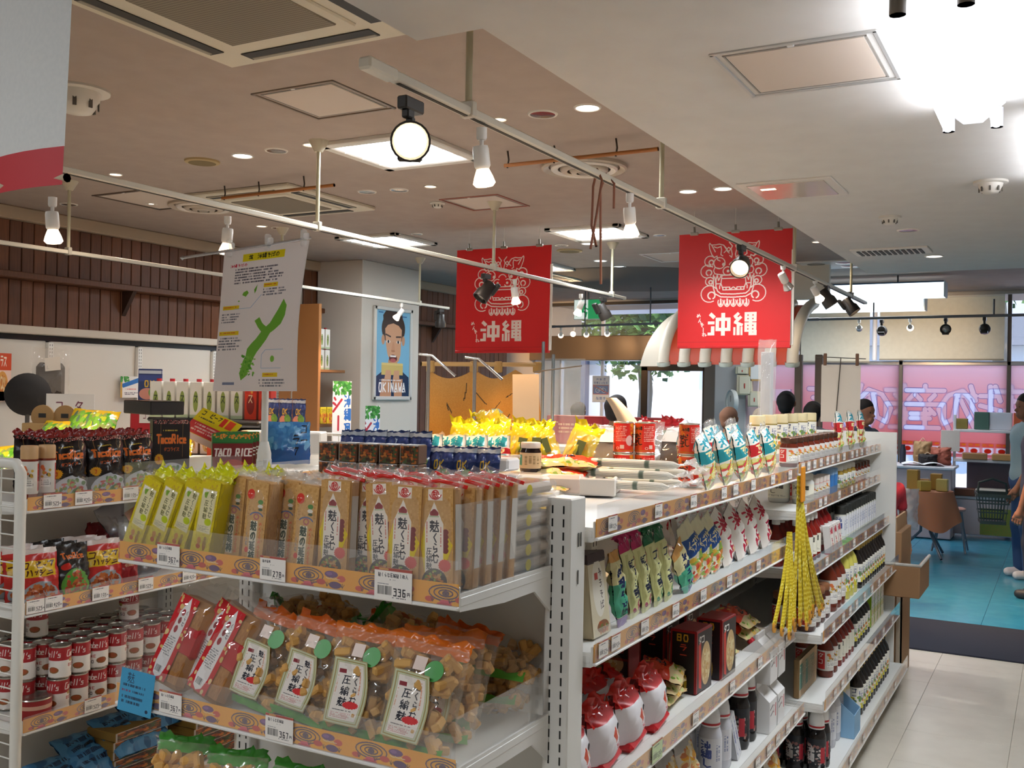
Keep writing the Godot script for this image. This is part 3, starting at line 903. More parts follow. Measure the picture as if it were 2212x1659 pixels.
		for k in 8:
			var a := k * TAU / 8
			P(t, "slot", bx(Vector3(0, -r * 0.5, r * 0.64), Vector3(r * 0.12, r * 0.28, 0.006)), M("5b544c", 0.7), Vector3.ZERO, Vector3(0, a, 0))
	# hatches: thin framed panels
	for s in [[Vector3(-0.70, HS, -3.09), 0.46, 0.46, "b8b6b2", "square access hatch with a bright metal frame in the lowered ceiling"], [Vector3(-3.02, HC, -3.62), 0.46, 0.46, "7d6c5e", "thin lined access hatch in the ceiling behind the black spotlight"], [Vector3(-3.62, HC, -6.1), 0.46, 0.46, "9a5f50", "access hatch with a reddish frame line in the ceiling"], [Vector3(-5.75, HC, -5.05), 0.6, 0.6, "6a5a4c", "dark lined access hatch in the ceiling near the wood wall"], [Vector3(-3.3, HC, -9.3), 0.6, 0.6, "e8e2da", "white lined access hatch between the far downlights"]]:
		var t := T("ceiling_hatch", s[4], "hatch", s[0], Vector3.ZERO, "access hatches in the ceiling")
		for k in 4:
			P(t, "frame_side", bx(Vector3(0, -0.001, s[2] / 2), Vector3(s[1] + 0.012, 0.01, 0.014), 0.002), M(s[3], 0.35, 0.5), Vector3.ZERO, Vector3(0, k * PI / 2, 0))
			P(t, "inner_line", bx(Vector3(0, 0.0, s[2] / 2 - 0.028), Vector3(s[1] - 0.05, 0.006, 0.005)), M("8e8880", 0.5), Vector3.ZERO, Vector3(0, k * PI / 2, 0))
		P(t, "lid", bx(Vector3(0, 0.0, 0), Vector3(s[1] - 0.07, 0.006, s[2] - 0.07)), M("d3cdc6" if s[0].y == HS else "c6b6a8", 0.8))
		P(t, "catch", bx(Vector3(0, -0.005, s[2] / 2 - 0.01), Vector3(0.02, 0.008, 0.012), 0.002), M("e4e2de", 0.3, 0.6))
	var rl := T("recessed_lamp", "flush rectangular lamp with a frosted pane at the edge of the lowered ceiling", "ceiling lamp", Vector3(-1.17, HS, -4.9))
	P(rl, "frame", bx(Vector3(0, -0.002, 0), Vector3(0.44, 0.014, 0.44), 0.003), M("c9c2b8", 0.4))
	P(rl, "frosted_pane", bx(Vector3(0, -0.008, 0), Vector3(0.36, 0.008, 0.36), 0.002), M("b5ab9c", 0.15))
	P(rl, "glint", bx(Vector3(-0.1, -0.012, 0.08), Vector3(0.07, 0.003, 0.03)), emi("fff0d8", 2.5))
	var av := T("air_vent", "slotted rectangular air vent in the lowered ceiling", "air vent", Vector3(-1.061, 2.6, -7.26))
	P(av, "frame", bx(Vector3(0, -0.004, 0), Vector3(0.5, 0.016, 0.3), 0.004), M("ddd6cc", 0.5))
	for k in 12:
		P(av, "slat", bx(Vector3(-0.2 + k * 0.036, -0.014, 0), Vector3(0.02, 0.006, 0.22)), M("4e4840", 0.6))
	var lv := T("ceiling_lamp", "unlit square lamp with round lenses in the main ceiling by the window", "ceiling lamp", Vector3(-2.062, 2.92, -10.361))
	P(lv, "frame", bx(Vector3(0, -0.006, 0), Vector3(0.6, 0.02, 0.6), 0.006), M("d9d4cc", 0.5))
	for k in 4:
		P(lv, "lens", MB.new().lathe([Vector2(0, -0.024), Vector2(0.08, -0.02), Vector2(0.1, -0.012)], 16), M("9a948c", 0.2), Vector3(-0.14 + 0.28 * (k % 2), 0, -0.14 + 0.28 * int(k / 2)))
	# dark round recess in the ceiling near the entrance
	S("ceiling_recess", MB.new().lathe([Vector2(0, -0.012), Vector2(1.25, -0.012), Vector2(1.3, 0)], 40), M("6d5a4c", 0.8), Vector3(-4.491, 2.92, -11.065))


# ------------------------------------------------------------------ track rails and spotlights
func make_tracks() -> void:
	var ivory := M("cfc8b8", 0.45)
	var rails := [[Vector3(-1.62, 2.45, -2.1), Vector3(-1.62, 2.45, -9.6), [-2.62, -4.3, -6.85, -8.9], "long ivory track rail in front of the lowered ceiling"], [Vector3(-3.54, 2.45, -2.4), Vector3(-3.54, 2.45, -8.5), [-4.2, -6.1, -8.2], "ivory track rail over the middle of the shop"], [Vector3(-5.77, 2.45, -3.2), Vector3(-5.77, 2.45, -9.0), [-4.35, -6.4, -8.45], "ivory track rail along the wood wall"], [Vector3(-2.561, 2.45, -11.511), Vector3(-0.181, 2.45, -11.388), [], "dark cross rail with five spotlights before the blinds"], [Vector3(-6.108, 2.45, -12.032), Vector3(-4.152, 2.45, -11.67), [], "dark cross rail with four small bulbs at the entrance"]]
	var n := 0
	for r in rails:
		var a: Vector3 = r[0]
		var b: Vector3 = r[1]
		var dark := n >= 3
		var t := T("track_rail", r[3], "track rail", a, Vector3.ZERO, "")
		var d: Vector3 = b - a
		var yaw := atan2(-d.x, -d.z)
		var l := d.length()
		P(t, "rail", bx(Vector3(0, 0, -l / 2), Vector3(0.036, 0.026, l), 0.004), M("6f6f72", 0.4) if dark else ivory, Vector3.ZERO, Vector3(0, yaw, 0))
		P(t, "contact_slot", bx(Vector3(0, -0.0135, -l / 2 - 0.05), Vector3(0.012, 0.004, l - 0.2)), M("3c342c", 0.7), Vector3.ZERO, Vector3(0, yaw, 0))
		P(t, "end_cap", bx(Vector3(0, 0, -0.06), Vector3(0.042, 0.034, 0.13), 0.006), M("6f6f72", 0.4) if dark else M("d8d0bf", 0.4), Vector3.ZERO, Vector3(0, yaw, 0))
		for z: float in r[2]:
			P(t, "hanger_rod", MB.new().tube([Vector3(0, 0.012, z - a.z), Vector3(0, HC - a.y - 0.002, z - a.z)], 0.011, 10), M("b7ae90", 0.4))
			P(t, "clamp", bx(Vector3(0, 0.008, z - a.z), Vector3(0.046, 0.05, 0.03), 0.004), M("c9c3b4", 0.35, 0.4))
			P(t, "rosette", MB.new().lathe([Vector2(0, -0.06), Vector2(0.022, -0.06), Vector2(0.05, -0.012), Vector2(0.055, 0)], 18), M("c0b49c", 0.5), Vector3(0, HC - a.y, z - a.z))
		if dark:
			for k: float in [0.3, 0.8]:
				P(t, "hanger_rod", MB.new().tube([d * k, d * k + Vector3(0, 0.17 if n == 3 else 0.45, 0)], 0.009, 8), M("5c5c62", 0.4))
		n += 1
	# where each lamp hangs on its rail: rail x/z, kind (b black head, w white bulb holder), lit, aim
	var L := [["b", Vector3(-1.62, 2.422, -2.312), 1, Vector3(-0.3, 1.637, -0.483), "large black spotlight, lit, at the near end of the long track rail"], ["w", Vector3(-1.62, 2.433, -2.702), 1, Vector3(-1.45, 0, -3.0), "white bulb spotlight, lit, beside the large black one"], ["w", Vector3(-1.62, 2.447, -3.927), 1, Vector3(-1.6, 0, -4.4), "white bulb spotlight, lit, over the stacked red tins"], ["b", Vector3(-1.62, 2.456, -5.59), 1, Vector3(-1.0, 0.4, -1.2), "black spotlight glowing in front of the second red banner"],
		["w", Vector3(-1.62, 2.461, -6.548), 0, Vector3(-0.9, 0.6, -7.6), "white unlit bulb spotlight at the edge of the second red banner"], ["w", Vector3(-1.62, 2.466, -7.499), 1, Vector3(-0.9, 0.6, -8.6), "white bulb spotlight, lit, just past the second red banner"], ["b", Vector3(-1.62, 2.477, -7.905), 1, Vector3(-0.4, 0.5, -8.2), "black spotlight, lit, second from the far end of the long rail"], ["b", Vector3(-1.62, 2.492, -8.85), 1, Vector3(-0.2, 0.5, -8.8), "black spotlight, lit, at the far end of the long rail"],
		["w", Vector3(-3.54, 2.343, -2.593), 1, Vector3(-3.4, 0, -2.7), "glowing bulb spotlight under the white and red banner corner"], ["w", Vector3(-3.54, 2.419, -3.543), 1, Vector3(-3.7, 0, -3.5), "white bulb spotlight, lit, behind the clipped noodle poster"], ["b", Vector3(-3.54, 2.411, -5.998), 0, Vector3(-4.4, 0.2, -4.6), "black unlit spotlight in front of the middle red banner"], ["w", Vector3(-3.54, 2.417, -6.412), 1, Vector3(-3.4, 0, -6.9), "white bulb spotlight, lit, in front of the middle red banner"], ["w", Vector3(-3.54, 2.415, -7.557), 1, Vector3(-4.3, 0, -7.4), "white bulb spotlight, lit, by the green exit sign"], ["b", Vector3(-3.54, 2.425, -8.014), 1, Vector3(-2.7, 0.1, -8.9), "black spotlight at the far end of the middle rail"],
		["w", Vector3(-5.77, 2.446, -8.136), 1, Vector3(-6.3, 1.4, -7.6), "bulb spotlight, lit, in front of the portrait poster"], ["b", Vector3(-5.77, 2.443, -8.85), 0, Vector3(-6.0, 0, -9.2), "black unlit spotlight beside the portrait poster"],
		["w", Vector3(-2.003, 2.45, -11.507), 0, Vector3(-4.801, 1, -30.337), "small unlit bulb spotlight before the blinds, first from the awning"], ["b", Vector3(-1.775, 2.45, -11.567), 0, Vector3(-3.786, 1, -32.287), "black spotlight before the blinds, next to the white pipe"], ["w", Vector3(-1.476, 2.45, -11.503), 1, Vector3(-3.573, 1, -32.697), "small lit bulb spotlight before the wide blind"], ["b", Vector3(-1.124, 2.45, -11.526), 0, Vector3(0.0, 1.4, 0), "black spotlight facing the aisle before the wide blind"], ["b", Vector3(-0.748, 2.45, -11.492), 0, Vector3(-0.961, 1, -37.713), "black spotlight nearest the window end of the blinds"],
		["w", Vector3(-5.94, 2.45, -12.07), 1, Vector3(-10.118, 1, -20.125), "small lit bulb at the entrance, first from the middle banner"], ["w", Vector3(-5.724, 2.45, -12.022), 1, Vector3(-2, 1.2, 0), "small lit bulb at the entrance, second from the middle banner"], ["w", Vector3(-5.52, 2.45, -11.973), 1, Vector3(-9.682, 1, -20.963), "small lit bulb at the entrance, third from the middle banner"], ["w", Vector3(-5.176, 2.45, -11.866), 1, Vector3(-9.443, 1, -21.421), "small lit bulb at the entrance, last before the awning"]]
	for s in L:
		lamp_head(s[0], s[1], s[2] == 1, s[3], s[4])
	var cord := T("looped_wire", "brown cords looped over the long track rail", "cord", Vector3(-1.62, 2.45, Vector3(-1.62, 2.461, -3.588).z))
	P(cord, "cord", MB.new().tube([Vector3(0, -0.3, 0.05), Vector3(0.01, -0.16, 0.02), Vector3(0.03, -0.03, 0.02), Vector3(0, 0.02, 0.0), Vector3(-0.03, -0.04, -0.03), Vector3(-0.02, -0.2, 0.0), Vector3(0.02, -0.29, 0.04)], 0.005, 6), M("7a4630", 0.7))
	P(cord, "cord", MB.new().tube([Vector3(0.03, -0.12, -0.1), Vector3(0.03, -0.02, -0.1), Vector3(0, 0.02, -0.09), Vector3(-0.03, -0.04, -0.1), Vector3(-0.025, -0.42, -0.11)], 0.005, 6), M("85503a", 0.7))


func lamp_head(kind: String, top: Vector3, lit: bool, aim: Vector3, label: String) -> void:
	var t := T("spotlight", label, "spotlight", top, Vector3.ZERO, "")
	if kind == "w":
		var w := M("e4e0da", 0.35)
		P(t, "adapter", MB.new().lathe([Vector2(0, -0.05), Vector2(0.014, -0.05), Vector2(0.017, -0.042), Vector2(0.017, -0.012), Vector2(0, -0.012)], 14), w)
		P(t, "stem", MB.new().tube([Vector3(0, -0.045, 0), Vector3(0, -0.095, 0)], 0.007, 8), w)
		var piv := Vector3(0, -0.1, 0)
		var dir: Vector3 = (aim - top - piv).normalized()
		var b := Basis.looking_at(dir, Vector3.UP if absf(dir.y) < 0.97 else Vector3.RIGHT) * Basis.from_euler(Vector3(PI / 2, 0, 0))
		# local -y points at the aim
		var hold := MB.new()
		hold.x = Transform3D(b, piv)
		P(t, "lamp_holder", hold.lathe([Vector2(0, 0.03), Vector2(0.024, 0.03), Vector2(0.026, 0.02), Vector2(0.026, -0.032), Vector2(0.02, -0.042)], 16), w)
		var bulb := MB.new()
		bulb.x = Transform3D(b, piv)
		P(t, "bulb", bulb.lathe([Vector2(0, -0.1), Vector2(0.027, -0.096), Vector2(0.036, -0.086), Vector2(0.03, -0.066), Vector2(0.02, -0.042)], 18), emi("ffe2c0", 6.0) if lit else M("c9c5c0", 0.1, 0.6))
		if lit: spot(top + piv + b * Vector3(0, -0.105, 0), top + piv + b * Vector3(0, -2, 0), 1.9, 38)
	else:
		var k := M("2a2724", 0.4)
		P(t, "adapter", bx(Vector3(0, -0.03, 0), Vector3(0.034, 0.036, 0.09), 0.004), k)
		P(t, "stem", bx(Vector3(0, -0.055, 0.012), Vector3(0.024, 0.03, 0.034), 0.004), k)
		P(t, "yoke", bx(Vector3(0, -0.078, 0), Vector3(0.022, 0.03, 0.022), 0.004), k)
		var piv := Vector3(0, -0.128, 0)
		var dir: Vector3 = (aim - top - piv).normalized()
		var b := Basis.looking_at(dir, Vector3.UP if absf(dir.y) < 0.97 else Vector3.RIGHT) * Basis.from_euler(Vector3(PI / 2, 0, 0))
		var hd := MB.new()
		hd.x = Transform3D(b, piv)
		P(t, "housing", hd.lathe([Vector2(0, 0.07), Vector2(0.034, 0.068), Vector2(0.042, 0.06), Vector2(0.044, 0.0), Vector2(0.055, -0.02), Vector2(0.056, -0.075), Vector2(0.05, -0.075), Vector2(0.046, -0.04)], 22), M("2d2824", 0.42))
		var bk := MB.new()
		bk.x = Transform3D(b, piv)
		P(t, "back_box", bk.box(Vector3(0, 0.045, 0.045), Vector3(0.07, 0.1, 0.03), 0.006), k)
		var ln := MB.new()
		ln.x = Transform3D(b, piv)
		P(t, "bulb", ln.lathe([Vector2(0, -0.062), Vector2(0.03, -0.058), Vector2(0.042, -0.045), Vector2(0.046, -0.04)], 20), emi("ffe0b8", 7.0) if lit else M("b8b4ae", 0.1, 0.5))
		if lit: spot(top + piv + b * Vector3(0, -0.085, 0), top + piv + b * Vector3(0, -2, 0), 3.0, 32)



# ------------------------------------------------------------------ hanging banners
func banner_print() -> ImageTexture:
	var c := Cv.new(640, 660, "d41f22")
	var w := "ecdcd2"
	# guardian lion face in line drawing
	var f := func(s: String, wd := 6.0, closed := false) -> void:
		c.path(s, 140, 55, 360, 360, wd, w, closed)
		var m := ""
		for q in s.split(" ", false):
			m += "%02d%s " % [99 - int(q.substr(0, 2)), q.substr(2, 2)]
		c.path(m, 140, 55, 360, 360, wd, w, closed)
	f.call("2015 1404 1101 1003 1110 1520 1924")
	f.call("1404 2004 2603 3305 3711 3915 4218")
	f.call("1807 2309 2907 3012 2920 3222")
	f.call("3305 3912 3417")
	f.call("4201 4707 4511 4720")
	f.call("4411 4109 3911 3914 4215 4412")
	f.call("4720 4625 4322")
	f.call("1924 2322 2428 2830")
	for e: float in [222.0, 402.0]:
		c.ring(e + 15 if e < 300 else e - 9, 175, 32, 6, w)
	c.disc(262, 183, 10, 10, w).disc(378, 183, 10, 10, w)
	c.ring(318, 195, 26, 6, w, 20, 160)
	c.ring(283, 222, 24, 6, w, 60, 330).ring(355, 222, 24, 6, w, -150, 120)
	c.disc(287, 222, 8, 8, w).disc(351, 222, 8, 8, w)
	f.call("2842 2040 1845 2050 3052 4953")
	f.call("3157 3158 4958")
	f.call("3156 3253 4953")
	f.call("2055 2266 3066 3156")
	f.call("2452 2260 2270 2578 3082 4983", 7.0)
	f.call("1852 1860 1872 2182 3087 4988", 7.0)
	f.call("2874 2870 3066 3374 3376")
	f.call("3376 3372 3872 3876 3872 4472 4476 4972")
	f.call("3376 4976")
	f.call("2452 2661 3053")
	# mane curls
	for q in [[12, 30, 9.0], [8, 46, 11.0], [12, 62, 7.0], [12, 82, 14.0]]:
		for side in 2:
			var cx: float = 140 + (q[0] if side == 0 else 99 - q[0]) * 3.6
			var cy: float = 55 + q[1] * 3.6
			var r: float = q[2] * 3.4
			if side == 0: c.ring(cx, cy, r, 6, w, 40, 300).ring(cx + r * 0.25, cy + r * 0.2, r * 0.42, 8, w, -60, 250)
			else: c.ring(cx, cy, r, 6, w, -120, 140).ring(cx - r * 0.25, cy + r * 0.2, r * 0.42, 8, w, -70, 240)
	for k in 5:
		var x := 248.0 + k * 36
		c.ring(x, 400, 15, 6, w, 150, 390, 1.6).line(Vector2(x, 382), Vector2(x + 2, 408), 9, w).disc(x, 410, 8, 9, w)
	# lettering
	c.text("めんそ｜れ", 118, 470, 22, 26, 0, 5, w)
	for k in 5:
		c.rect(100, 500, 1, 1, "d41f22")
	c.rect(112, 466, 40, 40, "d41f22")
	var s := "めんそ｜れ"
	for k in 5:
		c.glyph(s[k], 112 + k * 9, 462 + k * 27, 24, 24, 4.5, w)
	var bold := "ecdcd2"
	# heavy block lettering of the place name
	var b := func(x: float, y: float, a: float, h: float) -> void: c.rect(x, y, a, h, bold)
	c.line(Vector2(190, 464), Vector2(216, 488), 22, bold, false)
	b.call(178, 508, 38, 17); b.call(196, 536, 20, 50); b.call(178, 572, 38, 16)
	b.call(222, 487, 84, 19); b.call(222, 545, 84, 19); b.call(222, 487, 20, 72); b.call(286, 487, 20, 72); b.call(253, 460, 22, 130)
	c.line(Vector2(352, 462), Vector2(326, 486), 17, bold, false).line(Vector2(330, 482), Vector2(352, 500), 17, bold, false).line(Vector2(366, 482), Vector2(330, 516), 17, bold, false).line(Vector2(326, 512), Vector2(374, 532), 17, bold, false)
	b.call(340, 524, 18, 64); b.call(322, 542, 12, 46); b.call(362, 540, 12, 48)
	b.call(384, 458, 68, 54); b.call(384, 516, 68, 54); b.call(408, 458, 20, 130); b.call(408, 572, 46, 17); b.call(436, 560, 18, 28)
	for k in 8:
		c.rect(400 + (k % 2) * 28, 472 + (int(k / 2) % 2) * 20 + (58 if k > 3 else 0), 7, 7, "d41f22")
	c.rect(0, 625, 640, 3, "b81a1d")
	return c.done()


func make_banners() -> void:
	texs["banner"] = banner_print()
	var mat := MT("banner", 0.45).duplicate() as StandardMaterial3D
	mat.backlight_enabled = true
	mat.backlight = Color(0.25, 0.25, 0.25)
	var spots := [[Vector3(-4.505, 2.762, -7.15), Vector3(-3.614, 2.757, -7.15), Vector3(-4.486, 1.899, -7.15), "middle red hanging banner with a white lion face, behind the middle rail"], [Vector3(-2.491, 2.752, -7), Vector3(-1.669, 2.758, -7), Vector3(-2.448, 1.923, -7), "red hanging banner with a white lion face, at the edge of the lowered ceiling"]]
	for s in spots:
		var tl: Vector3 = s[0]
		var w: float = s[1].x - tl.x
		var h: float = tl.y - s[2].y
		var t := T("hanging_banner", s[3], "banner", Vector3(tl.x + w / 2, tl.y, tl.z), Vector3.ZERO, "red lion face banners")
		for side in 2:
			P(t, "printed_cloth" if side == 0 else "back_cloth", MB.new().grid(func(u: float, q: float) -> Vector3:
				var uu := u if side == 0 else 1.0 - u
				var sag := 0.012 * sin(uu * 7.0 + 0.6) * (1.0 - q) + 0.02 * (1.0 - q) * uu
				return Vector3((uu - 0.5) * w, -h * (1.0 - q), sag + (0.002 if side == 0 else -0.002)), 16, 12), mat if side == 0 else M("e4ddd4", 0.7))
		P(t, "bottom_batten", bx(Vector3(0, -h + 0.008, 0.006), Vector3(w, 0.022, 0.018), 0.004), M("c4191d", 0.5))
		P(t, "white_hem", bx(Vector3(w / 2 + 0.008, -h * 0.58, 0.012), Vector3(0.022, h * 0.8, 0.006), 0.002), M("e9e2d8", 0.7))
		for k in 3:
			var cx := -w * 0.36 + k * w * 0.37
			P(t, "clip", bx(Vector3(cx, 0.0, 0.006), Vector3(0.06, 0.022, 0.02), 0.004), M("a39c90", 0.4, 0.5))
			P(t, "clip_lever", MB.new().tube([Vector3(cx, 0.01, 0.006), Vector3(cx, 0.05, 0.012)], 0.009, 8), M("7c766c", 0.4, 0.5))
			P(t, "cord", MB.new().tube([Vector3(cx, 0.04, 0.008), Vector3(cx, HC - tl.y, 0.008)], 0.0018, 5), M("d0c8bc", 0.6))
	# near banner seen from its white back
	var nb := T("hanging_banner", "large white banner back with a red lower hem hanging close by", "banner", Vector3(-1.447, 2.208, -1.024) + Vector3(0, 0, 0))
	var p0: Vector3 = Vector3(-2.168, 1.924, -1.12)
	var p1: Vector3 = Vector3(-1.47, 1.928, -1.12)
	var top := 2.45
	nb.position = Vector3(p1.x, p1.y, p1.z)
	var wn := p1.x - p0.x
	var sheet := func(y0: float, y1: float, off: float) -> MB:
		return MB.new().grid(func(u: float, q: float) -> Vector3:
			var y := lerpf(y0, y1, q)
			return Vector3((u - 1.0) * wn, y, off + 0.012 * sin(u * 9.0) + 0.02 * (1.0 - y / 0.6) * u), 14, 8)
	var hem: float = Vector3(-1.472, 1.993, -1.12).y - p1.y
	P(nb, "white_cloth", sheet.call(hem, top - p1.y, 0.0), noise_mat("d9d9d6", "d0d1cf", Vector3(3, 3, 3), 0.8, 0.1))
	P(nb, "red_hem", sheet.call(0.0, hem, 0.001), M("b9202a", 0.6))
	P(nb, "batten", MB.new().tube([Vector3(-wn, 0.012, 0.0), Vector3(0.004, 0.012, 0.02)], 0.008, 8), M("b9a58a", 0.6))
	P(nb, "cord", MB.new().tube([Vector3(-0.05, top - p1.y, 0), Vector3(-0.05, HC - p1.y, 0)], 0.003, 5), M("d0c8bc", 0.6))



# ------------------------------------------------------------------ shelving
func bingata() -> ImageTexture:
	var c := Cv.new(512, 72, "f0a722")
	var r := RandomNumberGenerator.new()
	r.seed = 4
	for k in 2:
		var x := 40 + k * 256
		for q in 3:
			c.ring(x + 60, 34, 58 - q * 17, 4, "4a3560", 0, 360, 0.45)
			c.ring(x + 60, 34, 52 - q * 17, 2, "d9a53a", 0, 360, 0.45)
		c.disc(x + 60, 34, 12, 9, "6b4a58").ring(x + 54, 36, 5, 2, "3c2c4c").ring(x + 66, 36, 5, 2, "3c2c4c")
		c.disc(x + 60, 62, 22, 6, "d8526a").disc(x + 56, 70, 26, 5, "c63a4c")
		c.disc(x + 150, 22, 26, 12, "6a3a78").disc(x + 142, 20, 12, 6, "8a5a96").disc(x + 166, 58, 24, 12, "5a3068").disc(x + 110, 52, 18, 10, "c8402f").disc(x + 190, 34, 16, 11, "cf4a34").disc(x + 4, 58, 16, 9, "cf4a34")
		for q in 6:
			c.line(Vector2(x + 130 + q * 9, 34 + q % 2 * 3), Vector2(x + 138 + q * 9, 38), 3, "ead9a8")
		for q in 4:
			c.line(Vector2(x + 14 + q * 60, 66), Vector2(x + 8 + q * 60, 52), 2, "3a2a30").line(Vector2(x + 14 + q * 60, 66), Vector2(x + 14 + q * 60, 50), 2, "3a2a30").line(Vector2(x + 14 + q * 60, 66), Vector2(x + 22 + q * 60, 53), 2, "3a2a30")
	return c.done()


func price_print(price: String, title: String, bg := "efeae4") -> ImageTexture:
	var c := Cv.new(160, 112, bg)
	c.rect(0, 0, 160, 10, "b0584e").rect(20, 2, 40, 6, "c9a06a")
	if title: c.text(title, 16, 18, 10, 13, 13, 2, "3a3a40")
	else: c.fine(18, 20, 110, 12, 1, "55555c", 3)
	c.fine(66, 38, 26, 6, 1, "77777c", 5)
	c.bars(14, 62, 60, 30, price.length()).fine(14, 54, 56, 5, 1, "8a8a90", 2).fine(78, 98, 70, 6, 1, "4a4a50", 8)
	c.text(price, 82, 66, 15, 26, 19, 4, "26262c").glyph("円", 140, 76, 12, 14, 2, "26262c")
	return c.done()


# shelf with its front edge along local x, facing local +z; origin at the middle of the front edge's foot
func shelf(label: String, at: Vector3, yaw: float, l: float, d: float, group: String, guard := 0.075) -> Node3D:
	var t := T("shelf", label, "shelf", at, Vector3(0, yaw, 0), group)
	var w := M("e4e3df", 0.35)
	P(t, "board", bx(Vector3(0, 0.013, -d / 2), Vector3(l, 0.02, d), 0.003), w)
	P(t, "front_lip", bx(Vector3(0, 0.02, 0.002), Vector3(l, 0.044, 0.006), 0.002), w)
	P(t, "foot_edge", bx(Vector3(0, 0.003, 0.006), Vector3(l, 0.007, 0.012), 0.002), w)
	var st := MB.new()
	st.quad(Vector3(-l / 2, 0.007, 0.0065), Vector3(l / 2, 0.007, 0.0065), Vector3(l / 2, 0.047, 0.0065), Vector3(-l / 2, 0.047, 0.0065), 0, 0, l / 0.32, 1)
	P(t, "patterned_strip", st, MT("bingata", 0.35))
	P(t, "clear_guard", bx(Vector3(0, guard / 2 + 0.004, 0.0095), Vector3(l, guard, 0.002)), film("f2f6f6", 0.06, 0.06))
	for e: float in [-1.0, 1.0]:
		P(t, "bracket", MB.new().prism(PackedVector2Array([Vector2(0, 0.028), Vector2(0, -0.004), Vector2(-d * 0.45, -0.016), Vector2(-d * 0.8, -0.016), Vector2(-d, -0.07), Vector2(-d, 0.028)]), -0.003, 0.003), w, Vector3(e * (l / 2 - 0.004), 0, 0), Vector3(0, -PI / 2, 0))
	return t


func side_pane(root: Node3D, x: float, d: float, h: float) -> void:
	P(root, "clear_side_guard", bx(Vector3(x, h / 2 + 0.02, -d / 2), Vector3(0.002, h, d)), film("f2f6f6", 0.06, 0.05))


# price cards on a shelf edge: offsets along the shelf
func cards(sh: Node3D, list: Array, where: String, tex := "price0", w := 0.05, group := "") -> void:
	var k := 0
	for o in list:
		var key: String = tex if tex != "price0" else "price%d" % (k % 3)
		var t := one("price_card", "white price card %son %s" % ["%s along " % ORD[k] if list.size() > 1 else "", where], "price card", bx(Vector3.ZERO, Vector3(w, w * 0.72, 0.0012)), MT(key, 0.4), sh.transform * Vector3(o, 0.032, 0.0125), sh.rotation, group if group else "price cards on the shelf edges")
		k += 1


func post(root: Node3D, at: Vector3, h: float, yaw: float, w := 0.05, d := 0.05) -> void:
	var p := P(root, "post", bx(Vector3(0, h / 2, 0), Vector3(w, h, d), 0.003), M("e6e5e0", 0.35), at, Vector3(0, yaw, 0))
	var sl := MB.new()
	for k in int(h / 0.028):
		for e: float in [-1.0, 1.0]:
			sl.box(Vector3(e * w * 0.22, 0.03 + k * 0.028, d / 2), Vector3(0.0035, 0.017, 0.002))
	var o := P(p, "slots", sl, M("1d1c1a", 0.8))
	o.set_meta("kind", "stuff")


var sh := {}


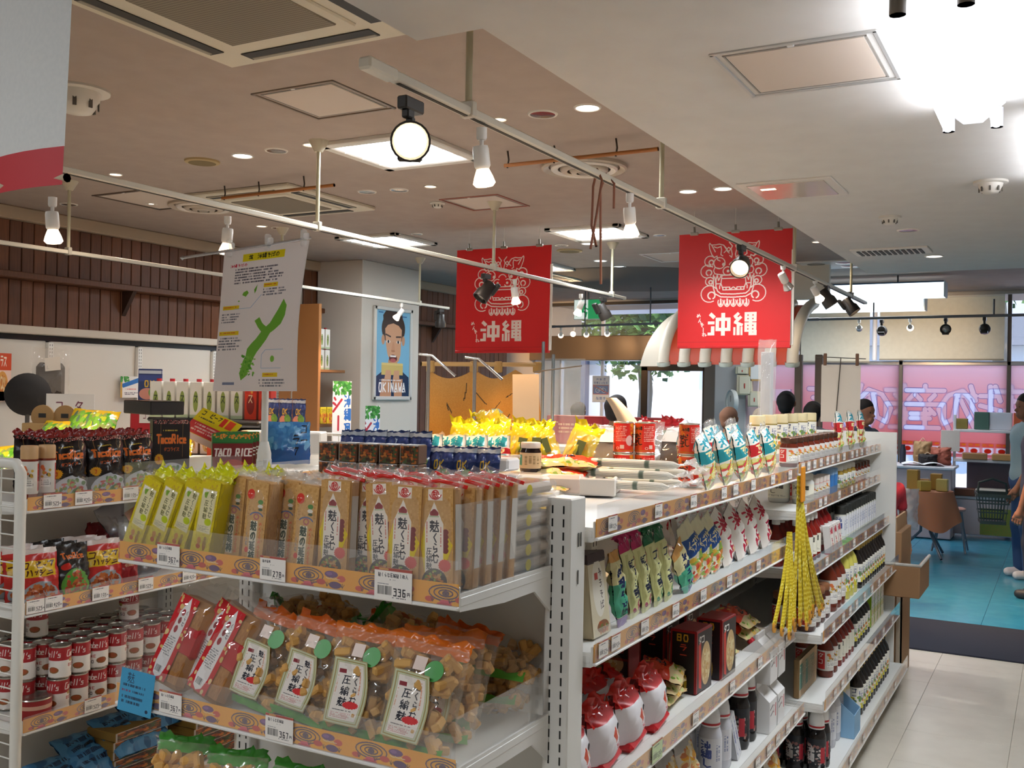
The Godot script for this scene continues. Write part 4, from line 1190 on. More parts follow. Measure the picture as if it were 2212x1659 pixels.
func make_gondolas() -> void:
	make_prints()
	texs["bingata"] = bingata()
	texs["price0"] = price_print("525", "")
	texs["price1"] = price_print("420", "")
	texs["price2"] = price_print("105", "")
	texs["price367"] = price_print("367", "麩くらむ圧縮麩")
	texs["price278"] = price_print("278", "麩の延棒")
	texs["price336"] = price_print("336", "麩くらむ圧縮麩1枚入")
	texs["pricegreen"] = price_print("630", "", "c9dcae")
	texs["priceyellow"] = price_print("498", "", "f0e3a0")
	var wt := M("dcdad4", 0.4)
	# end stand facing the entrance side
	var g := T("end_stand", "white end shelving stand with slotted posts at the near end of the middle gondola", "shelving", Vector3(-1.395, 0, -1.95))
	P(g, "back_panel", bx(Vector3(0, 0.7, -0.01), Vector3(0.84, 1.3, 0.02)), wt)
	P(g, "base", bx(Vector3(0, 0.08, 0.2), Vector3(0.9, 0.16, 0.4), 0.004), wt)
	post(g, Vector3(-0.44, 0, 0.0), 1.37, 0)
	post(g, Vector3(0.455, 0, 0.0), 1.37, 0, 0.06, 0.075)
	P(g, "post_mark", bx(Vector3(0.4865, 1.28, 0), Vector3(0.001, 0.03, 0.004)), M("55534f", 0.6))
	P(g, "post_mark", bx(Vector3(0.4865, 1.28, -0.012), Vector3(0.001, 0.03, 0.004)), M("55534f", 0.6))
	P(g, "post_mark", bx(Vector3(0.4865, 1.2, 0), Vector3(0.001, 0.03, 0.004)), M("55534f", 0.6))
	sh.e1 = shelf("upper shelf of the end stand, with yellow and wrapped gluten sticks", Vector3(-1.395, 1.2, -1.54), 0, 0.89, 0.365, "end stand shelves", 0.085)
	sh.e2 = shelf("middle shelf of the end stand, with bags of sliced gluten", Vector3(-1.395, 0.885, -1.54), 0, 0.89, 0.365, "end stand shelves", 0.085)
	sh.e3 = shelf("lowest visible shelf of the end stand, with green topped bags", Vector3(-1.395, 0.52, -1.52), 0, 0.89, 0.38, "end stand shelves")
	side_pane(sh.e1, 0.44, 0.32, 0.17)
	side_pane(sh.e2, 0.44, 0.38, 0.1)
	side_pane(sh.e1, -0.44, 0.36, 0.2)
	side_pane(sh.e2, -0.44, 0.36, 0.2)
	# middle gondola, near and far run
	for s in [[-2.0, -3.89, 1.36, "near run of the middle gondola, white panels and posts along the aisle"], [-3.9, -5.86, 1.42, "far run of the middle gondola, with the white end panel"]]:
		var m := T("gondola", s[3], "shelving", Vector3(-1.4, 0, (s[0] + s[1]) / 2), Vector3.ZERO, "middle gondola runs")
		var l: float = s[0] - s[1]
		P(m, "back_panel", bx(Vector3(0.05, s[2] / 2 - 0.1 + 0.05, 0), Vector3(0.03, s[2] - 0.25, l - 0.02)), wt)
		P(m, "base", bx(Vector3(0.1, 0.082, 0), Vector3(0.9, 0.04, l - 0.06), 0.004), wt)
		for k in 3:
			post(m, Vector3(0.06, 0.1, l / 2 - 0.03 - k * (l / 2 - 0.03)), s[2] - 0.16, PI / 2, 0.05, 0.05)
		for k in 2:
			for e: float in [-1.0, 1.0]:
				P(m, "castor", MB.new().lathe([Vector2(0, -0.014), Vector2(0.032, -0.014), Vector2(0.035, -0.006), Vector2(0.035, 0.006), Vector2(0.032, 0.014), Vector2(0, 0.014)], 18), M("1c1c1e", 0.5), Vector3(0.5 if s[0] > -3 else 0.6, 0.035, l / 2 - 0.1 - (l - 0.2) * (0.0 if k == 0 else 1.0) + e * 0.0), Vector3(0, 0, PI / 2))
				if e < 0: break
	P(get_node("gondola_001"), "end_panel", bx(Vector3(0.3, 0.72, -0.985), Vector3(0.58, 1.36, 0.02), 0.003), wt)
	var z1 := -2.945
	var rows := [["g11", 1.272, -0.9, z1, 1.88, 0.405, "top near aisle shelf, with noodle bags and red tins"], ["g12", 0.998, -0.9, z1, 1.88, 0.405, "second near aisle shelf, with noodle packs"], ["g13", 0.665, -0.9, z1, 1.88, 0.405, "third near aisle shelf, with boxed noodles and red topped packs"], ["g14", 0.385, -0.86, z1, 1.88, 0.445, "fourth near aisle shelf, with white capped bottles"], ["g15", 0.13, -0.8, z1, 1.88, 0.5, "bottom near aisle shelf"],
		["g21", 1.288, -0.9, -4.88, 1.94, 0.405, "top far aisle shelf, with jars"], ["g22", 1.12, -0.9, -4.88, 1.94, 0.405, "second far aisle shelf, with salt jars"], ["g23", 0.895, -0.85, -4.88, 1.94, 0.455, "third far aisle shelf, with sauce bottles"], ["g24", 0.655, -0.8, -4.88, 1.94, 0.5, "fourth far aisle shelf, with mixed bottles"], ["g25", 0.395, -0.79, -4.88, 1.94, 0.5, "fifth far aisle shelf, with soy bottles"], ["g26", 0.11, -0.745, -4.88, 1.94, 0.55, "bottom far aisle shelf, above the castors"]]
	for r in rows:
		sh[r[0]] = shelf(r[6], Vector3(r[2], r[1], r[3]), PI / 2, r[4], r[5], "side shelves of the middle gondola")
	# gondola across the narrow aisle, with soup and corned beef
	var q := T("gondola", "white gondola on the far side of the narrow aisle, with canned soup and meat", "shelving", Vector3(-3.12, 0, -3.3))
	P(q, "back_panel", bx(Vector3(0, 0.7, 0), Vector3(0.03, 1.2, 2.8)), M("d5cfc4", 0.5))
	P(q, "base", bx(Vector3(0.2, 0.06, 0), Vector3(0.5, 0.12, 2.8), 0.004), wt)
	post(q, Vector3(0.02, 0, 0.5), 1.2, PI / 2)
	post(q, Vector3(0.02, 0, -0.4), 1.2, PI / 2)
	post(q, Vector3(0.02, 0, -1.3), 1.2, PI / 2)
	P(q, "end_frame", MB.new().tube([Vector3(0.45, 0, 1.43), Vector3(0.45, 1.33, 1.43), Vector3(0.43, 1.355, 1.43), Vector3(-0.4, 1.355, 1.43), Vector3(-0.42, 1.33, 1.43), Vector3(-0.42, 0, 1.43)], 0.016, 10), M("e2e0d8", 0.4))
	for k in 30:
		P(q, "frame_wire", MB.new().tube([Vector3(-0.42, 0.12 + k * 0.041, 1.43), Vector3(0.45, 0.12 + k * 0.041, 1.43)], 0.0025, 5), M("dcdad2", 0.4))
	for k in 7:
		P(q, "frame_wire", MB.new().tube([Vector3(-0.3 + k * 0.11, 0.1, 1.43), Vector3(-0.3 + k * 0.11, 1.35, 1.43)], 0.0025, 5), M("dcdad2", 0.4))
	sh.l1 = shelf("top shelf across the narrow aisle, with black and green pouches", Vector3(-2.7, 1.205, -3.3), PI / 2, 2.78, 0.37, "shelves across the narrow aisle", 0.09)
	sh.l2 = shelf("middle shelf across the narrow aisle, with corned beef packs", Vector3(-2.7, 0.895, -3.3), PI / 2, 2.78, 0.37, "shelves across the narrow aisle", 0.06)
	sh.l3 = shelf("soup can shelf across the narrow aisle", Vector3(-2.7, 0.545, -3.3), PI / 2, 2.78, 0.37, "shelves across the narrow aisle", 0.05)
	sh.l4 = shelf("lowest shelf across the narrow aisle, with blue and brown packs", Vector3(-2.66, 0.2, -3.3), PI / 2, 2.78, 0.41, "shelves across the narrow aisle", 0.05)
	# price cards that can be read, then the rest
	cards(sh.e1, [-0.285], "the end stand's upper shelf under the yellow sticks", "price367", 0.067)
	cards(sh.e1, [0.01], "the end stand's upper shelf, under the red spotted sticks", "price278", 0.067)
	cards(sh.e1, [0.305], "the end stand's upper shelf, under the pointed label sticks", "price336", 0.085)
	cards(sh.e2, [-0.27], "the end stand's middle shelf, beside the blue note", "price367", 0.067)
	cards(sh.e2, [0.035], "the end stand's middle shelf, under the bags of slices", "price367", 0.072)
	var nt := Cv.new(190, 190, "3f9ac6")
	nt.glyph("麩", 40, 14, 36, 44, 3, "20304a").fine(18, 66, 130, 20, 1, "20304a", 4).fine(14, 92, 50, 16, 1, "8a3050", 6).fine(66, 92, 90, 16, 1, "20304a", 7).fine(18, 118, 140, 44, 2, "20304a", 8).disc(164, 168, 8, 8, "20304a")
	texs["note"] = nt.done()
	one("paper_note", "bright blue handwritten paper note on the end stand's middle shelf edge", "note", bx(Vector3.ZERO, Vector3(0.1, 0.092, 0.001), 0.0004), MT("note", 0.7), Vector3(-1.762, 0.925, -1.52), Vector3(-0.08, 0.05, -0.06))
	cards(sh.g11, [-0.86, -0.57, -0.3, -0.02, 0.1, 0.3, 0.55, 0.8], "the top near aisle shelf")
	cards(sh.g12, [-0.9, -0.83, -0.65, -0.43, -0.2, 0.05, 0.38, 0.8], "the second near aisle shelf")
	cards(sh.g13, [-0.25, 0.1, 0.42, 0.8], "the third near aisle shelf")
	cards(sh.g13, [-0.55], "the third near aisle shelf, pale green", "pricegreen", 0.07)
	cards(sh.g14, [-0.1, 0.02, 0.14, 0.26, 0.4, 0.52, 0.66, 0.78], "the fourth near aisle shelf")
	cards(sh.g21, [-0.93, -0.83, -0.72, -0.6, -0.47, -0.36, -0.24, -0.1, 0.1, 0.22, 0.36, 0.5, 0.66, 0.8], "the top far aisle shelf")
	cards(sh.g22, [-0.88, -0.6, -0.5, -0.2, 0.1, 0.22, 0.36, 0.5, 0.64, 0.8], "the second far aisle shelf")
	cards(sh.g23, [-0.7, -0.4, -0.1, 0.2, 0.5, 0.8], "the third far aisle shelf")
	cards(sh.g24, [-0.8, -0.6, -0.45, -0.3, -0.1, 0.1, 0.3, 0.5, 0.7], "the fourth far aisle shelf")
	cards(sh.g25, [-0.8, -0.65, -0.5, -0.3, -0.1, 0.15, 0.4, 0.7], "the fifth far aisle shelf")
	cards(sh.g26, [-0.7, -0.4, -0.1, 0.2, 0.5], "the bottom far aisle shelf")
	cards(sh.l1, [-1.31, -1.2, -1.02], "the top shelf across the narrow aisle", "price0", 0.062)
	cards(sh.l2, [-1.36, -1.3, -1.13, -0.95, -0.76, -0.58, -0.5], "the middle shelf across the narrow aisle", "price0", 0.062)
	cards(sh.l3, [-1.15, -0.95, -0.8], "the soup can shelf across the narrow aisle", "price0", 0.062)



# ------------------------------------------------------------------ prints of the goods
func food(c: Cv, cx: float, cy: float, r: float, sy: float, rim: String, cols: Array, sd: int) -> void:
	c.disc(cx, cy, r, r * sy, rim)
	var g := RandomNumberGenerator.new()
	g.seed = sd
	for k in 60:
		var a := g.randf() * TAU
		var q := sqrt(g.randf()) * r * 0.82
		c.disc(cx + cos(a) * q, cy + sin(a) * q * sy, r * g.randf_range(0.06, 0.16), r * g.randf_range(0.05, 0.12), cols[k % cols.size()])


func burst(c: Cv, cx: float, cy: float, rx: float, ry: float, col: String) -> void:
	var p := []
	for k in 32:
		var a := TAU * k / 32
		var q := 1.0 if k % 2 == 0 else 0.84
		p.append(Vector2(cx + cos(a) * rx * q, cy + sin(a) * ry * q))
	c.poly(p, col)


func make_prints() -> void:
	var c := Cv.new(160, 96, "c99a5e").blobs(0, 0, 160, 96, ["d3a66a", "bd8c50", "cfa064", "b9844a"], 260, 1, 5, 3).mottle(0.03, 2)
	texs["bread"] = c.done()
	c = Cv.new(112, 360, "d6c21a")
	c.blobs(0, 0, 112, 360, ["dccb2c", "cbb414", "c8a832"], 120, 2, 8, 4)
	c.rect(12, 40, 88, 208, "d8c480").rect(16, 44, 80, 200, "ebe6dc")
	c.poly([Vector2(26, 60), Vector2(50, 54), Vector2(42, 84), Vector2(32, 82)], "3a9a3c")
	c.text("麩くらむ", 66, 54, 20, 24, 30, 3, "26304a", true).text("圧縮麩", 38, 96, 20, 24, 30, 3, "26304a", true)
	burst(c, 74, 192, 22, 18, "b8d413")
	c.fine(22, 214, 68, 26, 6, "6a6aa8", 3)
	c.disc(42, 284, 12, 16, "c8642a").disc(42, 310, 13, 12, "b8521e").disc(76, 270, 8, 10, "8a5a20").disc(76, 300, 10, 26, "96601e")
	texs["yellow_stick"] = c.done()
	c = Cv.new(112, 360, "cd9f62").blobs(0, 0, 112, 360, ["d6aa6e", "c29252", "d0a264", "bb8a4c"], 300, 2, 6, 7)
	c.disc(22, 56, 20, 22, "d8392c").fine(8, 52, 28, 8, 1, "f2d8cc", 3).disc(76, 86, 14, 10, "4a8a3a").disc(76, 104, 14, 8, "e8e2d6").disc(78, 118, 12, 6, "38503a")
	c.ring(60, 158, 38, 6, "5a6a9a", 30, 150, 0.7).ring(60, 150, 12, 5, "b05a6a")
	c.rect(32, 168, 38, 176, "e6dcc4").text("麩の延棒", 36, 172, 28, 36, 43, 6, "1e3a2a", true)
	for k in 9:
		c.glyph("めんくら"[k % 4], 78, 172 + k * 19, 15, 15, 3, "d8602c")
	c.text("くらむ", 12, 220, 12, 16, 20, 2, "5a6a8a", true).disc(22, 296, 10, 12, "d24434")
	texs["bread_stick"] = c.done()
	c = Cv.new(150, 400, "c99a5c").blobs(0, 0, 150, 400, ["d3a66a", "bd8c4c", "cfa062", "c2924f"], 340, 2, 7, 9)
	c.rect(36, 2, 66, 44, "eedfd2").ring(69, 22, 16, 4, "c8322e").ring(69, 14, 28, 4, "c8322e", 200, 340)
	c.glyph("麩", 58, 10, 22, 24, 3, "c8322e")
	c.poly([Vector2(100, 150), Vector2(148, 220), Vector2(104, 330), Vector2(20, 330), Vector2(2, 220), Vector2(20, 150)], "e2c81c")
	for k in 5:
		burst(c, 116, 170 + k * 18, 15, 13, "7a1c2c")
	c.poly([Vector2(64, 52), Vector2(106, 140), Vector2(106, 330), Vector2(22, 330), Vector2(22, 140)], "f0e6da")
	c.disc(64, 98, 20, 14, "9a2234").disc(64, 92, 12, 12, "8a1c2c").rect(42, 106, 44, 6, "b6c8a0")
	c.glyph("麩", 46, 126, 38, 42, 5, "16182c").text("くらむ", 52, 176, 32, 34, 40, 5, "16182c", true).text("圧縮麩", 30, 236, 22, 24, 28, 3, "2a2c3c", true)
	c.fine(28, 130, 8, 90, 1, "d0685a", 2, true).fine(92, 150, 8, 80, 1, "d0685a", 4, true)
	burst(c, 112, 300, 30, 26, "d8241e")
	food(c, 66, 368, 58, 0.95, "4a4440", ["7a9a3c", "c87a34", "a8602c", "8fae4e", "d8a86a"], 5)
	texs["point_stick"] = c.done()
	c = Cv.new(150, 260, "b8a878")
	for k in 4:
		c.rect(4 + k * 5, 4 + k * 5, 142 - k * 10, 252 - k * 10, "c8d0b0" if k % 2 == 0 else "a89860")
	c.rect(20, 20, 110, 220, "ece4dc")
	c.text("麩くらむ", 84, 38, 24, 26, 36, 4, "1c1c2a", true).text("圧縮麩", 46, 70, 28, 32, 42, 4, "1c1c2a", true)
	c.rect(26, 44, 28, 16, "8a2430").fine(112, 34, 8, 120, 1, "d88a6a", 3, true).fine(24, 70, 6, 90, 1, "d8a88a", 5, true)
	burst(c, 96, 180, 32, 16, "d8262a")
	c.fine(32, 202, 80, 6, 1, "3a3a40", 2).fine(28, 214, 94, 22, 4, "c87a7a", 6)
	texs["slice_label"] = c.done()
	c = Cv.new(100, 300, "c81e26").blobs(0, 0, 100, 300, ["d8b46a", "e0c890"], 26, 5, 11, 8)
	c.poly([Vector2(58, 2), Vector2(78, 60), Vector2(78, 250), Vector2(68, 286), Vector2(46, 298), Vector2(26, 286), Vector2(18, 250), Vector2(30, 60)], "e8e4e2")
	c.disc(48, 60, 9, 12, "a01c2c").disc(46, 90, 8, 12, "8a1826").disc(44, 122, 9, 13, "a01c2c").text("くらむ", 60, 50, 12, 14, 20, 2, "3a3040", true).fine(24, 150, 48, 70, 9, "77777c", 3).bars(30, 256, 30, 22, 2)
	texs["loaf_tag"] = c.done()
	# tins
	c = Cv.new(320, 170, "ece6e0")
	c.rect(0, 0, 320, 74, "a81c24")
	for k in 2:
		var x := 18 + k * 160
		c.text("Campbell’s", x, 20, 15, 34, 13, 4, "f0e6e0", false, 0.12).disc(x + 30, 76, 16, 10, "b09048").text("BEEF" if k else "MINE", x + 10, 96, 12, 15, 16, 3, "b03a34").text("SOUP", x + 30, 128, 13, 16, 17, 3, "3a3a40").disc(x + 98, 128, 26, 18, "8a5a2c").disc(x + 98, 126, 20, 13, "a8502a")
	texs["soup"] = c.done()
	c = Cv.new(360, 200, "d8281f")
	for k in 2:
		var x := k * 180
		c.poly([Vector2(x + 96, 0), Vector2(x + 180, 0), Vector2(x + 180, 200), Vector2(x + 104, 200)], "cf4a1e").disc(x + 96, 120, 22, 36, "e8b8b0").blobs(x + 100, 10, 70, 60, ["e0902a", "d8701e"], 12, 6, 14, 3)
		c.glyph("そ", x + 106, 74, 40, 44, 7, "1c1818").glyph("ば", x + 112, 118, 36, 40, 7, "1c1818").glyph("だ", x + 136, 70, 34, 34, 6, "1c1818").glyph("し", x + 148, 108, 30, 40, 6, "1c1818").text("沖縄", x + 132, 24, 22, 22, 24, 3, "1c1818")
		c.fine(x + 10, 20, 76, 110, 9, "f0c0b0", 5).rect(x + 40, 150, 24, 26, "e8c8b8").ring(x + 26, 172, 8, 3, "f0c8b8").rect(x, 186, 180, 5, "b07a1e")
	texs["soba_tin"] = c.done()
	# pouches of the far aisle
	c = Cv.new(200, 280, "1c1618")
	for k in 3:
		c.blobs(0, 4 + k * 6, 200, 2, ["c8504a", "e0b0a0"], 60, 1, 2.4, k)
	c.text("TacoRice", 22, 66, 20, 34, 20, 9, "e0702a").text("タコライス", 60, 120, 14, 15, 17, 3, "b8521e").rect(40, 20, 2, 140, "8a6a3a").rect(160, 20, 2, 140, "8a6a3a").fine(54, 44, 90, 10, 1, "c8a83a", 3)
	food(c, 104, 250, 92, 0.72, "b8bcc4", ["3c6a2c", "c8382c", "d8b43a", "5a8a3a", "b83028", "8aa84a"], 6)
	burst(c, 34, 168, 26, 24, "e0a020")
	c.text("3", 26, 158, 12, 18, 14, 3, "b82a24")
	texs["taco"] = c.done()
	c = Cv.new(200, 240, "7a1c1e").rect(0, 0, 200, 50, "2c7a38").blobs(0, 6, 200, 24, ["e09a3a", "d87a2a"], 60, 3, 6, 2).rect(0, 50, 200, 8, "256a30")
	c.text("TACO RICE", 8, 90, 19, 40, 21, 8, "f0e8e0", false, 0.1).disc(100, 190, 60, 40, "b8322a")
	texs["taco_green"] = c.done()
	c = Cv.new(200, 230, "c02a26").rect(0, 0, 200, 22, "d8c8c0").rect(10, 50, 180, 74, "dcb41c")
	c.text("コンビーフ", 16, 56, 28, 28, 34, 6, "4a1c10").text("ハッシュ", 26, 92, 28, 26, 38, 6, "4a1c10")
	food(c, 100, 200, 92, 0.6, "9aa0a4", ["a8502a", "8a3c20", "c8703a", "b86030"], 3)
	texs["corned"] = c.done()
	c = Cv.new(200, 230, "26201e").text("TacoRice", 26, 40, 18, 26, 18, 6, "e0702a")
	food(c, 104, 180, 90, 0.75, "5a9a3a", ["a8502a", "8a3c20", "c8703a", "b84030"], 9)
	c.disc(50, 100, 34, 14, "c8281e")
	texs["taco_small"] = c.done()
	c = Cv.new(160, 240, "1e1c22").text("SPAM", 18, 30, 28, 44, 34, 9, "d8b01e").rect(0, 86, 160, 6, "b8502a")
	food(c, 84, 160, 70, 0.7, "c8962c", ["c8764a", "d89a5a", "7a9a3a"], 4)
	texs["spam"] = c.done()
	# noodle packs on the aisle side
	for p in [["noodle_pink", "b81a5c", "紅いも麺", "a82a5a"], ["noodle_green", "1e6a44", "ゴーヤ麺", "2a7a58"]]:
		c = Cv.new(96, 330, "dcdca0")
		c.rect(0, 0, 96, 12, "d0d0d4").rect(0, 12, 96, 36, p[1]).rect(8, 60, 14, 270, "c8c88a").rect(66, 80, 14, 70, "c85a4a")
		c.text(p[2], 30, 84, 32, 36, 42, 6, "1e2a4a", true)
		c.disc(58, 284, 12, 26, p[3]).disc(72, 290, 10, 22, p[3]).disc(26, 296, 11, 12, p[3]).line(Vector2(56, 250), Vector2(70, 262), 5, "4a9a7a")
		texs[p[0]] = c.done()
	c = Cv.new(120, 300, "d8cdb0").rect(0, 0, 120, 22, "3a2422").disc(62, 120, 40, 110, "e8e2d4").rect(40, 60, 22, 26, "c04a3e").text("やきそば", 66, 46, 22, 30, 42, 3, "3a2c2a", true).disc(70, 268, 40, 24, "8a5a3a").blobs(40, 250, 60, 40, ["6a7a3a", "c87a4a", "a8502a"], 14, 4, 9, 3)
	texs["brown_box"] = c.done()
	c = Cv.new(90, 300, "d8cf9c").rect(0, 0, 90, 40, "d8a05a").rect(0, 130, 90, 130, "4fae8c").rect(0, 262, 90, 38, "6a3c9a").text("沖縄そば", 30, 60, 34, 40, 50, 6, "1e2c5a", true).bars(20, 234, 50, 24, 4)
	texs["turquoise"] = c.done()
	c = Cv.new(160, 280, "ddd9c0").rect(0, 0, 160, 60, "e2dcb8").rect(0, 60, 160, 84, "1e4f9c").text("やきそば", 14, 78, 32, 48, 34, 6, "e8e0b0").blobs(10, 150, 140, 120, ["c84a2c", "d8b03a", "5a8a3a", "e0dcc4", "c87a3a", "8aa84a"], 120, 6, 16, 5)
	texs["fry_noodle"] = c.done()
	for p in [["soba_teal", "2a8a94", "3a9aa0"], ["soba_red", "c02a2e", "d84a30"]]:
		c = Cv.new(140, 300, "dedac8").rect(0, 10, 140, 74, "e8e6dc").text("沖縄", 16, 16, 50, 56, 58, 10, "2f98a8").rect(0, 86, 140, 70, p[1]).text("そば", 20, 94, 44, 52, 52, 9, "ead9a0").blobs(6, 164, 128, 124, ["d8cf8c", "c8c050", "7aa84a", "c84a4a", "e4dfb4", "8ab050", "d8a050"], 110, 6, 15, 6)
		texs[p[0]] = c.done()
	c = Cv.new(150, 280, "e4dcd4").text("沖縄", 20, 30, 54, 60, 52, 10, "b8243c").text("そば", 46, 130, 54, 60, 60, 11, "b02440", true).blobs(90, 190, 50, 70, ["d8b08a", "e0c8a0"], 14, 6, 12, 4)
	texs["white_red_bag"] = c.done()
	c = Cv.new(120, 260, "1f1a1c").rect(0, 0, 120, 8, "a81e22").rect(0, 0, 8, 260, "a81e22").rect(112, 0, 8, 260, "a81e22").text("BO", 30, 18, 24, 26, 30, 6, "d8a02a").text("ラーメン", 44, 60, 30, 26, 28, 5, "d8503a", true)
	for k in 3:
		c.disc(44 + k * 14, 206 + k * 6, 7, 34, "c8a02e")
	texs["black_side"] = c.done()
	c = Cv.new(180, 260, "332a2a").rect(0, 0, 180, 8, "a81e22").rect(0, 0, 10, 260, "a81e22").poly([Vector2(20, 60), Vector2(50, 50), Vector2(60, 250), Vector2(30, 240)], "c8382a").disc(110, 150, 56, 92, "c8a878").text("タコ", 24, 26, 30, 32, 34, 6, "e4e0d8").blobs(70, 90, 80, 120, ["d8c090", "e0d0a0", "c8a060"], 40, 6, 14, 3)
	texs["black_front"] = c.done()
	c = Cv.new(220, 150, "d83a22").poly([Vector2(10, 50), Vector2(120, 20), Vector2(210, 70), Vector2(120, 110)], "e04a2c").text("そば", 84, 50, 30, 34, 34, 6, "2a1a18").poly([Vector2(0, 110), Vector2(90, 96), Vector2(220, 120), Vector2(220, 150), Vector2(0, 150)], "d8c090").blobs(10, 8, 200, 30, ["e8b03a", "c82a1e"], 20, 4, 12, 3).blobs(10, 112, 200, 34, ["c8d08a", "7a9a3c", "e0b04a"], 30, 4, 10, 4)
	texs["orange_bag"] = c.done()
	c = Cv.new(230, 200, "ece8ea").rect(0, 0, 230, 26, "cc1e24").rect(0, 168, 230, 32, "c01c24").disc(126, 82, 24, 30, "d8502e").disc(174, 82, 16, 22, "d8a888").disc(174, 66, 18, 12, "2a2020").rect(158, 104, 34, 24, "e4e0e6").text("そば", 126, 120, 22, 20, 24, 3, "c83040").fine(134, 148, 70, 8, 1, "c84a50", 2)
	texs["red_top"] = c.done()
	c = Cv.new(180, 260, "d8d0c4").rect(0, 0, 180, 40, "b8b4b0").blobs(10, 44, 160, 100, ["e0a030", "d8b87a", "c87a4a", "e8d8b0"], 60, 8, 20, 5).text("スコタ", 16, 120, 30, 40, 42, 8, "a82438", true).rect(90, 200, 70, 20, "2a2a30").blobs(80, 200, 90, 50, ["6a8a4a", "c83a3a", "d8c08a"], 20, 5, 12, 8)
	texs["snack"] = c.done()
	# bottles and jars
	c = Cv.new(256, 150, "1c2028")
	for k in 2:
		var x := k * 128
		c.text("黒糖", x + 20, 10, 30, 34, 40, 6, "d8d4d0").blobs(x + 10, 30, 110, 110, ["b08a80", "8a5a54", "c8c0bc", "3a3438"], 40, 3, 10, k + 3).rect(x + 84, 46, 24, 88, "b82c3a").text("沖縄", x + 20, 40, 34, 40, 44, 6, "cfc8c4", true)
	texs["dark_label"] = c.done()
	c = Cv.new(256, 150, "d8d8dc")
	for k in 2:
		var x := k * 128
		c.text("沖縄し", x + 40, 14, 36, 36, 42, 6, "3a4a8a", true).fine(x + 96, 30, 20, 90, 2, "7a84a8", 3, true)
	texs["white_label"] = c.done()
	c = Cv.new(256, 128, "e6e2d0")
	for k in 2:
		var x := k * 128
		c.text("沖縄", x + 30, 16, 28, 30, 34, 4, "3a3a36").text("しお", x + 36, 58, 26, 28, 32, 4, "4a4a40").fine(x + 20, 100, 84, 14, 2, "8a8a80", 3)
	texs["salt_label"] = c.done()
	c = Cv.new(256, 128, "d8d4cc")
	for k in 2:
		var x := k * 128
		c.rect(x + 20, 10, 44, 108, "c82e2c").text("タコ", x + 28, 20, 26, 30, 36, 4, "f0e4da", true).blobs(x + 74, 20, 44, 80, ["c8a03a", "3a3430", "d8703a"], 16, 4, 10, 3).rect(x + 74, 70, 46, 34, "f0eee8").fine(x + 78, 76, 38, 24, 3, "5a5a5a", 5)
	texs["red_label"] = c.done()
	c = Cv.new(256, 128, "e9e7dd")
	for k in 2:
		var x := k * 128
		c.blobs(x + 8, 60, 110, 60, ["d8c83a", "7a9a3a", "d87a2a"], 20, 6, 14, 6).text("ゴーヤ", x + 44, 8, 24, 26, 30, 4, "2c3a5a", true).fine(x + 84, 20, 30, 60, 3, "4a5a8a", 4, true)
	texs["mixed_label"] = c.done()
	c = Cv.new(200, 150, "d2b48a").rect(10, 20, 90, 100, "3a8a70").text("コ", 20, 28, 30, 30, 34, 4, "e8e0c8").fine(110, 30, 76, 90, 6, "8a7048", 4, true)
	texs["jar_label"] = c.done()
	c = Cv.new(200, 200, "e6e4e2").text("さとう", 20, 20, 44, 60, 56, 6, "2a2a30").rect(160, 30, 20, 90, "c03440").ring(120, 60, 24, 5, "b8444c").text("黒", 20, 120, 40, 40, 44, 5, "3a3a40").line(Vector2(20, 50), Vector2(90, 30), 10, "26262c").line(Vector2(30, 90), Vector2(100, 70), 9, "26262c")
	texs["carton"] = c.done()
	c = Cv.new(100, 300, "cdb32a")
	for k in 60:
		var y := k * 5
		c.rect(0, y, 100, 2, "b89a1c" if k % 2 else "e0cc4a")
	c.blobs(0, 0, 100, 300, ["e8dc6a", "8a7a1c", "a8961e", "f0e88a"], 160, 1, 5, 3)
	texs["gold"] = c.done()
	c = Cv.new(220, 140, "6aa838").rect(0, 0, 220, 26, "d8b41c").blobs(0, 20, 220, 120, ["7ab84a", "4f9a2c", "b8c83a", "8a9a5a", "5a7a6a"], 120, 5, 14, 3)
	texs["green_bag"] = c.done()
	c = Cv.new(200, 150, "3a7ab4").poly([Vector2(0, 100), Vector2(200, 80), Vector2(200, 150), Vector2(0, 150)], "2a5a9a").blobs(0, 0, 200, 90, ["4a8ac0", "6aa4d0", "3a74b0"], 60, 6, 16, 3).text("黒ラフ", 120, 10, 28, 32, 40, 5, "14182a", true).text("コー", 160, 12, 26, 30, 38, 5, "14182a", true)
	texs["blue_pouch"] = c.done()
	c = Cv.new(256, 160, "e0c81c").rect(0, 70, 256, 60, "c8323a").text("コンビーフ", 20, 10, 20, 22, 26, 4, "2a2a2c").rect(150, 6, 26, 44, "d8342a").rect(186, 6, 40, 44, "e04a2c").fine(20, 44, 120, 12, 1, "3a3a3c", 3).fine(30, 78, 190, 44, 3, "f0d8d0", 5).rect(0, 132, 256, 28, "d8c0b8")
	texs["yellow_sign"] = c.done()
	c = Cv.new(220, 150, "d8c41a").blobs(0, 60, 220, 80, ["c85a2a", "b8442a", "d87a3a", "e0d02a"], 30, 8, 20, 4).text("スタイ", 40, 16, 26, 36, 40, 5, "2a4a2a").text("ラ", 160, 18, 26, 36, 40, 5, "2a4a2a").rect(0, 0, 220, 10, "e4d83a")
	texs["chip_bag"] = c.done()
	c = Cv.new(160, 220, "2a3a6a").rect(0, 40, 160, 44, "3a4a86").text("OK", 40, 80, 30, 40, 40, 8, "d8b03a").disc(60, 170, 56, 40, "c88a7a").disc(110, 160, 40, 40, "6a9a4a").rect(0, 8, 160, 22, "b8c0cc")
	texs["blue_pack"] = c.done()
